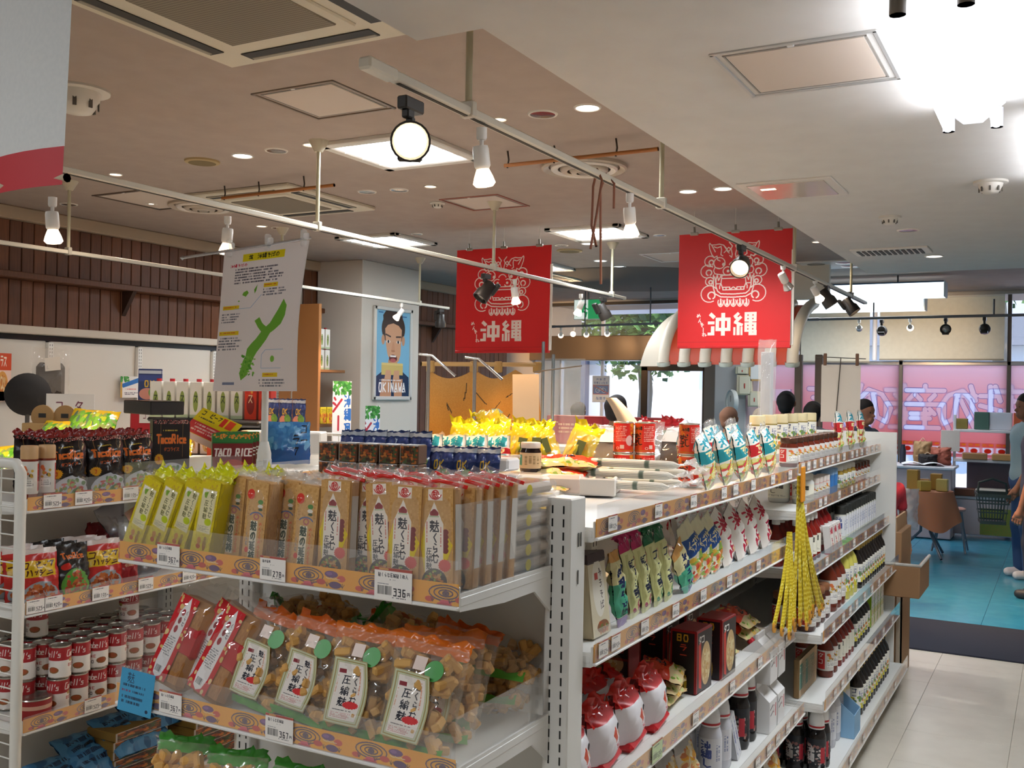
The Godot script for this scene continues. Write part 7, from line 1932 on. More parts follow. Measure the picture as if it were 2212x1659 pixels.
# ------------------------------------------------------------------ goods across the narrow aisle and along the wood wall
func make_left_goods() -> void:
	var y := 1.232
	bag("taco_pouch", "taco", 0.13, 0.19, 0.045, 81, "rice_pouch", 0.2)
	P(protos["taco_pouch"], "beaded_top", crumple_sheet(0.125, 0.03, 0.02, 3, 12, 4), M("8a2420", 0.25), Vector3(0, 0.18, 0), Vector3(-0.5, 0, 0))
	carton("taco_box", "taco", 0.13, 0.24, 0.05, M("1d1718", 0.4), "rice_box")
	carton("green_taco_box", "taco_green", 0.15, 0.16, 0.05, M("2c7034", 0.4), "rice_box")
	bag("blue_pouch", "blue_pouch", 0.18, 0.17, 0.05, 83, "printed_pouch", 0.2)
	bottle("taco_bottle", "canister", 0.026, 0.17, M("7a2a1c", 0.15), M("c8a070", 0.4), "red_label", "sauce_bottle")
	var g := "black rice pouches on the top shelf"
	put("taco_bottle", "small red sauce bottle at the wire end frame, first of two", "bottle", Vector3(-2.76, y, -1.96), Vector3(0, PI / 2, 0), "small sauce bottles")
	put("taco_bottle", "small red sauce bottle at the wire end frame, second of two", "bottle", Vector3(-2.76, y, -2.02), Vector3(0, PI / 2, 0), "small sauce bottles")
	var tz := [-2.1, -2.245, -2.37]
	for k in 3: put("taco_pouch", "black rice pouch with a bowl picture, %s from the sauce bottles" % ORD[k], "packaged food", Vector3(-2.76, y, tz[k]), Vector3(-0.12, PI / 2 - 0.2, 0.03), g)
	for k in 8: put("taco_pouch", "black rice pouch in the rows behind, %s" % ["first row at the sauce bottles", "first row, second along", "first row, third along", "second row at the sauce bottles", "second row, second along", "second row, third along", "third row, by the bottles", "third row, farther along"][k], "packaged food", Vector3(-2.84 - 0.06 * int(k / 3), y, -2.12 - 0.14 * (k % 3)), Vector3(-0.05, PI / 2 - 0.2, jit(0.06)), g)
	put("taco_box", "black rice carton standing upright between the pouches and the green cartons", "packaged food", Vector3(-2.82, y, -2.56), Vector3(0, PI / 2 - 0.5, 0))
	put("taco_box", "black rice carton lying flat on top of the upright one", "packaged food", Vector3(-2.9, y + 0.275, -2.62), Vector3(-PI / 2, PI / 2 - 0.3, 0))
	for k in 3: put("green_taco_box", "green rice carton, %s toward the blue pouch" % ORD[k], "packaged food", Vector3(-2.78 - 0.04 * k, y + 0.02, -2.83 - 0.06 * k), Vector3(-0.1, PI / 2 - 0.7, 0), "green rice cartons")
	put("blue_pouch", "bright blue pouch with black brush lettering by the poster pole", "packaged food", Vector3(-2.74, y + 0.05, -3.1), Vector3(-0.1, PI / 2 - 0.6, 0))
	var sg := T("price_sign", "tilted yellow and red sale sign board on the far top shelf", "sign", Vector3(-2.988, 1.417, -2.92))
	P(sg, "board", bx(Vector3.ZERO, Vector3(0.2, 0.15, 0.004)), MT("yellow_sign", 0.3), Vector3.ZERO, Vector3(-0.7, 0.45, -0.45))
	P(sg, "stem", MB.new().tube([Vector3(0, -0.02, -0.01), Vector3(0, -0.24, -0.02)], 0.004, 6), M("c8c4bc", 0.4))
	# corned beef shelf
	y = 0.922
	bag("corned_pack", "corned", 0.13, 0.16, 0.035, 85, "meat_pack", 0.25)
	bag("taco_small", "taco_small", 0.11, 0.16, 0.035, 86, "meat_pack", 0.25)
	var ck := ["corned_pack", "taco_small", "corned_pack"]
	var cz := [-2.0, -2.125, -2.24]
	for r in 3:
		for k in 3: put(ck[k], "%s meat pack, %s row from the shelf edge, %s" % [["red and yellow", "black and green", "red and yellow"][k], ORD[r], ["by the wire end frame", "between the red ones", "by the silver bag"][k]], "packaged food", Vector3(-2.755 - r * 0.06, y, cz[k]), Vector3(-0.15, PI / 2 - 0.15, jit(0.04)), "meat packs on the middle shelf")
	bag("slim_red_pack", "maroon_box", 0.07, 0.15, 0.03, 87, "meat_pack", 0.25)
	put("slim_red_pack", "slim dark red pack before the silver bag", "packaged food", Vector3(-2.75, y, -2.33), Vector3(-0.1, PI / 2 - 0.2, 0), "")
	var sb := proto("silver_bag")
	P(sb, "foil_bag", MB.new().pouch(0.17, 0.3, 0.06, 0.05, 0.02, 88, 10, 14), M("9a9aa0", 0.22, 0.75))
	P(sb, "red_label", MB.new().card(0.07, 0.2), MT("maroon_box", 0.35), Vector3(0.02, 0.14, 0.036))
	put("silver_bag", "big silver foil bag with a red label leaning across the middle shelf", "packaged food", Vector3(-2.79, y + 0.02, -2.5), Vector3(-0.25, PI / 2 - 0.25, 0.5))
	put("silver_bag", "silver foil bag lying behind the meat packs", "packaged food", Vector3(-2.98, y + 0.05, -2.05), Vector3(-1.2, PI / 2, 0.2), "", Vector3.ONE * 0.7)
	for k in 4: put("slim_red_pack", "dark red box standing at the back of the middle shelf, %s" % ORD[k], "packaged food", Vector3(-3.0, y, -2.4 - k * 0.1), Vector3(0, PI / 2, 0), "dark red boxes at the back", Vector3(1.2, 1.2, 2.0))
	# soup cans, two tiers
	y = 0.572
	var cn := proto("soup_can")
	var al := M("b8b4ac", 0.22, 0.85)
	P(cn, "paper_label", MB.new().lathe([Vector2(0.033, 0.004), Vector2(0.033, 0.097)], 20), MT("soup", 0.35))
	P(cn, "rim", MB.new().lathe([Vector2(0, 0), Vector2(0.033, 0), Vector2(0.0345, 0.003), Vector2(0.033, 0.005)], 20), al)
	P(cn, "lid", MB.new().lathe([Vector2(0.033, 0.096), Vector2(0.0345, 0.098), Vector2(0.0345, 0.101), Vector2(0.031, 0.101), Vector2(0.03, 0.098), Vector2(0.012, 0.0975), Vector2(0, 0.0975)], 20), al)
	for r in 4:
		for k in 9:
			for t in 2:
				if r == 0 and k < 1: continue
				put("soup_can", "red and white soup can, %s along in the %s row from the edge, %s tier" % [ORD[k], ORD[r], ["lower", "upper"][t]], "can", Vector3(-2.75 - 0.072 * r, y + t * 0.1015, -2.0 - 0.071 * k + jit(0.003)), Vector3(0, PI / 2 + [0.2, -0.4, 0.1, 0.6, -0.2, 0.3][(k + r * 2) % 6], 0), "stacked soup cans")
	put("soup_can", "red and white soup can standing alone on the third tier", "can", Vector3(-2.9, y + 0.203, -2.1), Vector3(0, PI / 2, 0), "stacked soup cans")
	put("soup_can", "red and white soup can on the third tier beside the dark cartons", "can", Vector3(-2.85, y + 0.203, -2.42), Vector3(0, PI / 2 + 0.5, 0), "stacked soup cans")
	var fl := T("flat_can", "flat red corned beef can at the edge of the soup can shelf", "can", Vector3(-2.755, y, -1.99), Vector3(0, PI / 2, 0))
	P(fl, "body", MB.new().lathe([Vector2(0, 0), Vector2(0.05, 0), Vector2(0.052, 0.003), Vector2(0.05, 0.006), Vector2(0.05, 0.056)], 28), M("9a1c20", 0.3))
	P(fl, "band", MB.new().lathe([Vector2(0.0506, 0.03), Vector2(0.0506, 0.042)], 28), M("d8a890", 0.4))
	P(fl, "lid", MB.new().lathe([Vector2(0.05, 0.056), Vector2(0.052, 0.058), Vector2(0.05, 0.061), Vector2(0.046, 0.058), Vector2(0, 0.057)], 28), al)
	carton("luncheon_box", "spam", 0.075, 0.1, 0.06, M("1c1a20", 0.4), "meat_carton")
	for t in 2:
		for k in 5: put("luncheon_box", "black luncheon meat carton, %s toward the slotted post, %s tier" % [ORD[k], ["lower", "upper"][t]], "packaged food", Vector3(-2.76, y + t * 0.101, -2.68 - k * 0.08), Vector3(0, PI / 2 - 0.3, 0), "black luncheon meat cartons")
	# lowest shelf
	y = 0.227
	bag("blue_bag", "blue_bag", 0.24, 0.2, 0.06, 91, "snack_bag", 0.2)
	for k in 4: put("blue_bag", "blue printed bag on the lowest shelf, %s from the wire end frame" % ORD[k], "packaged food", Vector3(-2.76 - 0.03 * (k % 2), y + 0.03 + 0.04 * k, -2.2 - k * 0.12), Vector3(-1.1, PI / 2, jit(0.1)), "blue bags on the lowest shelf")
	carton("brown_slab", "brown_blister", 0.2, 0.03, 0.14, M("8a6a2c", 0.6), "flat_pack")
	for k in 7: put("brown_slab", "flat brown and gold pack, %s from the bottom of its pile" % ORD[k], "packaged food", Vector3(-2.8, y + 0.031 * k, -2.72), Vector3(0, PI / 2 + jit(0.05), 0), "pile of flat brown packs")
	for k in 6: put("brown_slab", "dim flat pack, %s from the bottom of the pile behind" % ORD[k], "packaged food", Vector3(-2.86, y + 0.031 * k, -2.42), Vector3(0, PI / 2 + jit(0.05), 0), "dim pile of flat packs")


func make_left_side() -> void:
	var wt := M("d8d2c8", 0.5)
	# wall shelving
	var w := T("wall_shelving", "white slotted wall shelving panels below the wood planks", "shelving", Vector3(-6.98, 0, -5.9))
	for k in 5:
		P(w, "panel", bx(Vector3(0, 0.96, 2.1 - k * 0.86), Vector3(0.03, 1.9, 0.82), 0.006), wt)
		post(w, Vector3(0.03, 0, 1.67 - k * 0.86), 1.9, PI / 2, 0.045, 0.04)
	P(w, "shelf_board", bx(Vector3(0.25, 1.05, 0.4), Vector3(0.4, 0.03, 4.2), 0.004), wt)
	P(w, "base", bx(Vector3(0.25, 0.5, 0.4), Vector3(0.4, 1.0, 4.2), 0.004), wt)
	# display island between the aisle gondola and the wall
	var d := T("display_island", "long white display island between the aisle gondola and the wall", "shelving", Vector3(-4.6, 0, -4.3))
	P(d, "body", bx(Vector3(0, 0.55, 0), Vector3(1.5, 1.1, 3.6), 0.01), M("d2cbc0", 0.5))
	P(d, "top", bx(Vector3(0, 1.12, 0), Vector3(1.56, 0.04, 3.66), 0.006), wt)
	var y := 1.142
	bag("green_snack", "green_bag", 0.2, 0.26, 0.09, 101, "snack_bag", 0.15)
	for k in 4: put("green_snack", "green and yellow snack bag, %s in the heap by the tan boxes" % ORD[k], "packaged food", Vector3(-3.767, 1.356, -2.603) * Vector3(1, 0, 1) + Vector3(0.1 * (k % 2), y + 0.05 * k, 0.12 - 0.12 * k), Vector3(-0.8, 0.5 + jit(0.2), 0.2 - 0.1 * k), "green snack bags")
	var tb := proto("tan_box")
	P(tb, "box", bx(Vector3(0, 0.12, 0), Vector3(0.15, 0.24, 0.1), 0.004), M("b8935f", 0.7))
	P(tb, "round_head", MB.new().lathe([Vector2(0.055, -0.005), Vector2(0.055, 0.005), Vector2(0, 0.005)], 24), M("b08a58", 0.7), Vector3(0, 0.27, 0.0), Vector3(PI / 2, 0, 0))
	P(tb, "dark_print", bx(Vector3(0, 0.275, 0.006), Vector3(0.035, 0.02, 0.002)), M("2c2a2a", 0.6))
	for k in 2: put("tan_box", ["tan box with a round head, next to the green snack bags", "tan box with a round head, next to the white sign"][k], "box", [Vector3(-4.201, 0, -3.049), Vector3(-4.109, 0, -3.100)][k] + Vector3(0, y + 0.02, 0), Vector3(0, 0.45, 0), "tan round headed boxes")
	var pk := proto("tied_bag")
	P(pk, "contents", MB.new().lathe([Vector2(0, 0), Vector2(0.045, 0.01), Vector2(0.048, 0.09), Vector2(0.02, 0.13)], 14), M("c87a50", 0.5))
	P(pk, "red_label", bx(Vector3(0, 0.055, 0.046), Vector3(0.05, 0.06, 0.006)), M("b83a2c", 0.4))
	P(pk, "clear_neck", MB.new().lathe([Vector2(0.05, 0.0), Vector2(0.052, 0.1), Vector2(0.012, 0.14), Vector2(0.03, 0.19)], 12), film("f8ece4", 0.25, 0.1))
	P(pk, "red_tie", MB.new().lathe([Vector2(0.014, 0.136), Vector2(0.014, 0.144)], 10), M("c02a2c", 0.3))
	for k in 3: put("tied_bag", "clear bag tied with red, %s after the tan boxes" % ORD[k], "packaged food", [Vector3(-3.776, 0, -2.827), Vector3(-3.741, 0, -2.846), Vector3(-3.693, 0, -2.873)][k] + Vector3(0, y - 0.02 + 0.03, 0), Vector3(0, 0.4, 0), "clear tied bags")
	bag("yellow_bag", "chip_bag", 0.2, 0.14, 0.07, 103, "snack_bag", 0.18)
	for k in 6: put("yellow_bag", "yellow snack bag, %s of those before the white wall panels" % ORD[k], "packaged food", [Vector3(-4.071, 0, -3.235), Vector3(-4.012, 0, -3.267), Vector3(-3.960, 0, -3.296), Vector3(-3.886, 0, -3.337), Vector3(-3.818, 0, -3.375), Vector3(-3.760, 0, -3.407)][k] + Vector3(0, y + 0.04 + 0.03 * (k % 2), 0), Vector3(-0.9, 0.45 + jit(0.3), jit(0.2)), "yellow snack bags")
	bag("bright_bag", "yellow_stick", 0.16, 0.1, 0.05, 104, "snack_bag", 0.18)
	for k in 2: put("bright_bag", ["plain bright yellow bag lying flat beside the sale sign", "plain bright yellow bag folded over beside the sale sign"][k], "packaged food", [Vector3(-3.669, 0, -3.228), Vector3(-3.585, 0, -3.275)][k] + Vector3(0, y + 0.12, 0), Vector3(-0.5, 0.5, 0.1), "plain yellow bags")
	# boxes toward the back
	carton("maroon_box", "maroon_box", 0.16, 0.12, 0.1, M("7a1c20", 0.5), "gift_box")
	carton("biscuit_box", "biscuit_box", 0.2, 0.16, 0.1, M("c8a080", 0.5), "gift_box")
	carton("yellow_box", "chip_bag", 0.24, 0.14, 0.12, M("c8b01c", 0.5), "gift_box")
	var bs := [["maroon_box", -5.195, -4.099, 1.2, "small red box standing on a dark one by the wall panels"], ["maroon_box", -5.111, -4.031, 1.06, "dark red box under the small red one by the wall panels"], ["maroon_box", -4.980, -4.103, 1.08, "dark flat box next to the yellow box by the wall"], ["yellow_box", -4.883, -4.157, 1.08, "yellow and brown gift box by the wall panels"], ["maroon_box", -3.664, -3.689, 1.21, "maroon gift box in a row, nearest the sale sign"], ["maroon_box", -3.593, -3.728, 1.21, "maroon gift box in a row, second from the sale sign"], ["maroon_box", -3.526, -3.765, 1.21, "maroon gift box in a row, third from the sale sign"], ["biscuit_box", -3.574, -3.625, 1.1, "yellow and tan gift box under the maroon row"], ["biscuit_box", -3.491, -3.671, 1.1, "yellow and tan gift box under the maroon row, by the pole"], ["biscuit_box", -3.358, -3.629, 1.2, "orange biscuit box behind the poster pole"]]
	for s in bs:
		put(s[0], s[4], "gift box", Vector3(s[1], s[3] + 0.02 if s[3] > 1.15 else y, s[2]), Vector3(0, 0.45, 0), "gift boxes at the back")
	one("riser", "white step under the maroon gift boxes", "riser", bx(Vector3(0, 0.045, 0), Vector3(0.6, 0.09, 0.25), 0.004), wt, Vector3(-3.593, y, -3.728), Vector3(0, 0.45, 0))
	# drink cartons on a dark two tier stand
	carton("green_drink", "drink_green", 0.07, 0.2, 0.07, M("d8d4c8", 0.5), "drink_carton")
	carton("red_drink", "drink_red", 0.07, 0.2, 0.07, M("a8281e", 0.5), "drink_carton")
	for k in ["green_drink", "red_drink"]: P(protos[k], "red_cap", MB.new().lathe([Vector2(0.014, 0.2), Vector2(0.014, 0.216), Vector2(0, 0.216)], 12), M("a81c24", 0.4))
	var c0: Vector3 = Vector3(-4.412, 0, -3.960)
	var cx := Vector3(0.082, 0, -0.02)
	var so := T("tier_stand", "dark rounded two tier stand holding drink cartons", "stand", Vector3(c0.x, 0, c0.z))
	P(so, "upper_board", bx(Vector3(0.3, 1.395, -0.08), Vector3(0.84, 0.025, 0.2), 0.01), M("1f1d1d", 0.3))
	P(so, "lower_board", bx(Vector3(0.3, 1.2, -0.08), Vector3(0.84, 0.025, 0.2), 0.01), M("1f1d1d", 0.3))
	P(so, "leg", bx(Vector3(-0.08, 0.7, -0.1), Vector3(0.03, 1.38, 0.1), 0.004), M("1f1d1d", 0.3))
	P(so, "leg", bx(Vector3(0.68, 0.7, -0.1), Vector3(0.03, 1.38, 0.1), 0.004), M("1f1d1d", 0.3))
	for k in 9: put("green_drink" if k < 7 else "red_drink", "%s drink carton with a red cap, %s on the dark stand" % ["pale green" if k < 7 else "red", ORD[k]], "drink carton", Vector3(c0.x, 1.409, c0.z) + cx * (k - 0.4), Vector3(0, 0.3, 0), "drink cartons on the dark stand")
	for k in 7: put("biscuit_box", "small red and white box on the lower tier of the dark stand, %s" % ORD[k], "box", Vector3(c0.x, 1.214, c0.z) + cx * (k * 1.15), Vector3(0, 0.3, 0), "small boxes on the dark stand", Vector3(0.4, 0.8, 0.6))
	# hats, notices, red standee
	var h1 := T("round_hat", "big round black hat standing on edge before the wall panels", "hat", Vector3(-5.08, 1.522, -3.59))
	P(h1, "hat", MB.new().lathe([Vector2(0, -0.02), Vector2(0.1, -0.02), Vector2(0.12, 0), Vector2(0.1, 0.03), Vector2(0.06, 0.06), Vector2(0, 0.065)], 30), M("1d1815", 0.85), Vector3.ZERO, Vector3(PI / 2, 0.9, 0))
	P(h1, "stand", MB.new().tube([Vector3(0, -0.1, 0), Vector3(0, -0.4, 0)], 0.012, 8), M("4a443e", 0.5))
	var h2 := T("round_hat", "wide brimmed dark straw hat lying under the map poster", "hat", Vector3(-4.468, 1.385, -4.615))
	P(h2, "hat", MB.new().lathe([Vector2(0.34, -0.04), Vector2(0.3, 0), Vector2(0.15, 0.03), Vector2(0.13, 0.12), Vector2(0, 0.15)], 30), M("2a221c", 0.85))
	P(h2, "stand", bx(Vector3(0, -0.15, 0), Vector3(0.5, 0.22, 0.4), 0.01), M("1c1a19", 0.6))
	var nt := [["palm", Vector3(-6.93, 1.56, -5.86), 0.22, 0.18, "small palm tree and blue sky notice on the wall panel"], ["biscuit_box", Vector3(-6.93, 1.62, -4.685), 0.14, 0.36, "orange and yellow poster at the edge of the wall panel"], ["yellow_sign", Vector3(-6.93, 1.479, -4.707), 0.2, 0.07, "small pink lettered strip on the wall panel"]]
	var c := Cv.new(160, 130, "e8e4e0")
	c.poly([Vector2(0, 50), Vector2(160, 0), Vector2(160, 30), Vector2(20, 70)], "2f6fb8").rect(0, 20, 14, 110, "c8a050").blobs(0, 0, 60, 30, ["3a8a3c", "5aa04a"], 14, 5, 12, 4).fine(40, 74, 90, 14, 1, "d87a7a", 3).fine(30, 98, 110, 18, 2, "4a4a5a", 4)
	texs["palm"] = c.done()
	for s in nt: one("wall_notice", s[4], "notice", bx(Vector3.ZERO, Vector3(s[2], s[3], 0.003)), MT(s[0], 0.4), s[1], Vector3(0, PI / 2, 0))
	put("dried_pack", "hanging cellophane bag with an orange header before the wall panel", "packaged food", Vector3(-6.6, 1.465, -4.846), Vector3(0, 0.9, 0), "", Vector3(1.5, 2.0, 1.2))
	var wc := Cv.new(200, 90, "d8d2ca")
	wc.text("コンタ", 40, 30, 30, 36, 40, 5, "6a3040").glyph("と", 160, 30, 24, 36, 5, "6a3040")
	texs["white_sign"] = wc.done()
	one("shelf_sign", "white sign with dark red lettering beside the tan boxes", "sign", bx(Vector3(0, 0, 0), Vector3(0.26, 0.13, 0.004)), MT("white_sign", 0.5), Vector3(-4.871, 1.464, -3.706), Vector3(0, 0.6, 0))
	var rs := T("red_standee", "tall red cardboard standee holding a printed card near the cartons", "standee", Vector3(Vector3(-6.4, 1.218, -5.574).x, 1.06, Vector3(-6.4, 1.218, -5.574).z), Vector3(0, 0.7, 0))
	P(rs, "body", bx(Vector3(0, 0.2, 0), Vector3(0.24, 0.4, 0.1), 0.01), M("b01c24", 0.4))
	P(rs, "white_card", bx(Vector3(0.02, 0.28, 0.052), Vector3(0.14, 0.12, 0.004)), MT("white_sign", 0.5))
	P(rs, "upper_card", bx(Vector3(0.02, 0.52, 0.0), Vector3(0.18, 0.26, 0.03), 0.004), MT("blue_pack", 0.4))
	# wood shelf unit with green packs and yellow boxes
	var ws := T("wood_shelf", "tall wooden shelf side with small shelves beside the pillar", "shelving", Vector3(-6.75, 0, -7.72))
	P(ws, "side_board", bx(Vector3(0.14, 1.2, 0.1), Vector3(0.5, 2.4, 0.04), 0.004), M("a06a38", 0.6))
	for h: float in [1.75, 1.2, 0.7]: P(ws, "shelf_board", bx(Vector3(0.05, h, -0.2), Vector3(0.36, 0.03, 0.6), 0.004), M("8a5c34", 0.6))
	for r in 2:
		for k in 4: put("green_drink", "white and green pack on the wooden shelf, %s along, %s tier" % [ORD[k], ["lower", "upper"][r]], "packaged food", Vector3(-6.62, 1.766 + r * 0.21, -7.74 - k * 0.09), Vector3(0, PI / 2, 0), "packs on the wooden shelf")
	for k in 4: put("yellow_box", "yellow carton on the lower wooden shelf, %s along" % ORD[k], "carton", Vector3(-6.62, 1.216, -7.76 - k * 0.1), Vector3(0, PI / 2, 0), "yellow cartons on the wooden shelf", Vector3(0.38, 1.2, 0.6))
	# portrait poster in a pale frame on the pillar
	var p := Cv.new(300, 440, "7ab0cc")
	var sk := "c99672"
	p.poly([Vector2(0, 440), Vector2(4, 340), Vector2(60, 312), Vector2(240, 312), Vector2(296, 340), Vector2(300, 440)], "1f3350")
	p.rect(110, 250, 80, 70, "b98460").disc(152, 90, 104, 88, "3c2c24").disc(62, 150, 14, 26, "bd8a68").disc(242, 150, 14, 26, "bd8a68").poly(Cv.pts("2028 2460 3078 4292 5898 7290 7878 8060 8228 7020 5016 3020", 30, 20, 240, 262), sk)
	p.poly(Cv.pts("1440 1825 2620 3514 4824 5416 6624 7618 8430 8840 8208 6200 4000 2206 1218", 30, -10, 240, 190), "3c2c24")
	for e: float in [-1.0, 1.0]: p.line(Vector2(152 + e * 26, 132), Vector2(152 + e * 66, 126 + 4 * e), 8, "3a2820").disc(152 + e * 44, 158, 17, 8, "e8dcd0").disc(152 + e * 44, 158, 8, 8, "2c2220")
	p.poly([Vector2(146, 160), Vector2(134, 206), Vector2(168, 206), Vector2(158, 160)], "c08a66").disc(151, 206, 18, 5, "a87252").disc(152, 244, 36, 20, "5a2424").disc(152, 254, 26, 10, "b05a58").rect(126, 228, 52, 9, "ece6e0")
	p.rect(52, 268, 190, 62, "cbb068").rect(52, 268, 190, 12, "d8c07a")
	for e in 2:
		for k in 4: p.line(Vector2(96 + e * 74 + k * 11, 312), Vector2(80 + e * 76 + k * 16, 372), 14, "cc9a78")
		p.poly([Vector2(56 + e * 106, 350), Vector2(136 + e * 106, 350), Vector2(140 + e * 96, 440), Vector2(40 + e * 126, 440)], "c08c6a")
	p.text("OKINAWA", 30, 372, 28, 44, 35, 8, "f0ece8").fine(40, 354, 220, 10, 1, "e8e4e0", 3).rect(20, 8, 40, 6, "3a6a9a").rect(230, 20, 40, 6, "3a6a9a")
	texs["portrait"] = p.done()
	var fr := T("framed_poster", "framed travel poster of a surprised young man holding a sandwich", "poster", Vector3(-6.385, 1.96, -8.86), Vector3(0, PI / 2, 0))
	P(fr, "print", bx(Vector3(0, 0, 0), Vector3(0.62, 0.92, 0.006)), MT("portrait", 0.15))
	for s in [[0.0, 0.48, 0.7, 0.0], [0.0, -0.48, 0.7, 0.0], [0.33, 0.0, 1.0, PI / 2], [-0.33, 0.0, 1.0, PI / 2]]:
		P(fr, "frame_side", bx(Vector3.ZERO, Vector3(s[2], 0.04, 0.03), 0.006), M("cfcdc6", 0.3, 0.2), Vector3(s[0], s[1], 0.004), Vector3(0, 0, s[3]))
	var v := Cv.new(90, 260, "e8e4e4")
	v.blobs(0, 0, 90, 46, ["3a8a34", "2c6c2a", "5aa04a"], 50, 5, 10, 3)
	v.text("シ｜ク", 4, 56, 44, 56, 68, 9, "b02838", true).text("沖縄県産", 58, 54, 28, 40, 50, 6, "2f6ab8", true)
	texs["citrus"] = v.done()
	for s in [[Vector3(-6.385, 1.05, -8.5), "tall citrus drink sign with red and blue lettering on the pillar"], [Vector3(-6.3, 1.3, -7.9), "citrus drink sign with red and blue lettering beside the hung packs"]]:
		one("citrus_sign", s[1], "sign", bx(Vector3.ZERO, Vector3(0.24, 0.7, 0.004)), MT("citrus", 0.5), s[0], Vector3(0, PI / 2 - 0.2, 0))
	# hung blister packs and a white wire basket before the wood wall
	var hk := T("hook_stand", "thin wire stand with hung blister packs behind the poster pole", "stand", Vector3(-3.52, 1.365, -3.997))
	P(hk, "wire", MB.new().tube([Vector3(0, -0.2, 0), Vector3(0, 0.2, 0), Vector3(0.02, 0.22, 0)], 0.004, 6), M("b8b4ac", 0.3, 0.6))
	for k in 3: put("blue_pack", "hung blister pack on the wire stand, %s" % ["toward the poster", "in the middle", "toward the pillar"][k], "packaged food", hk.position + Vector3(-0.1 + 0.09 * k, 0.02, 0.03), Vector3(0, 0.4, 0), "hung blister packs", Vector3(0.9, 1.2, 0.6))
	var wb := T("wire_basket", "white wire display basket on the island top by the hung packs", "basket", Vector3(-3.193, 1.324, -3.835))
	P(wb, "rim", MB.new().tube([Vector3(-0.25, 0.04, 0), Vector3(0.12, 0.04, -0.02), Vector3(0.15, 0.02, -0.02), Vector3(0.15, -0.12, -0.02)], 0.008, 8), M("dedad2", 0.4))
	for k in 9: P(wb, "wire", MB.new().tube([Vector3(-0.22 + k * 0.042, 0.04, -0.005), Vector3(-0.22 + k * 0.042, -0.14, -0.005)], 0.003, 5), M("dedad2", 0.4))
	for k in 4: P(wb, "wire", MB.new().tube([Vector3(-0.25, -k * 0.04, 0), Vector3(0.15, -k * 0.04, -0.02)], 0.003, 5), M("dedad2", 0.4))
	one("flat_box", "flat white boxes with a red curve stacked before the wire basket", "box", bx(Vector3.ZERO, Vector3(0.34, 0.1, 0.16), 0.006), M("d8d2ca", 0.5), Vector3(-3.128, 1.338, -3.528), Vector3(0, 0.5, 0))



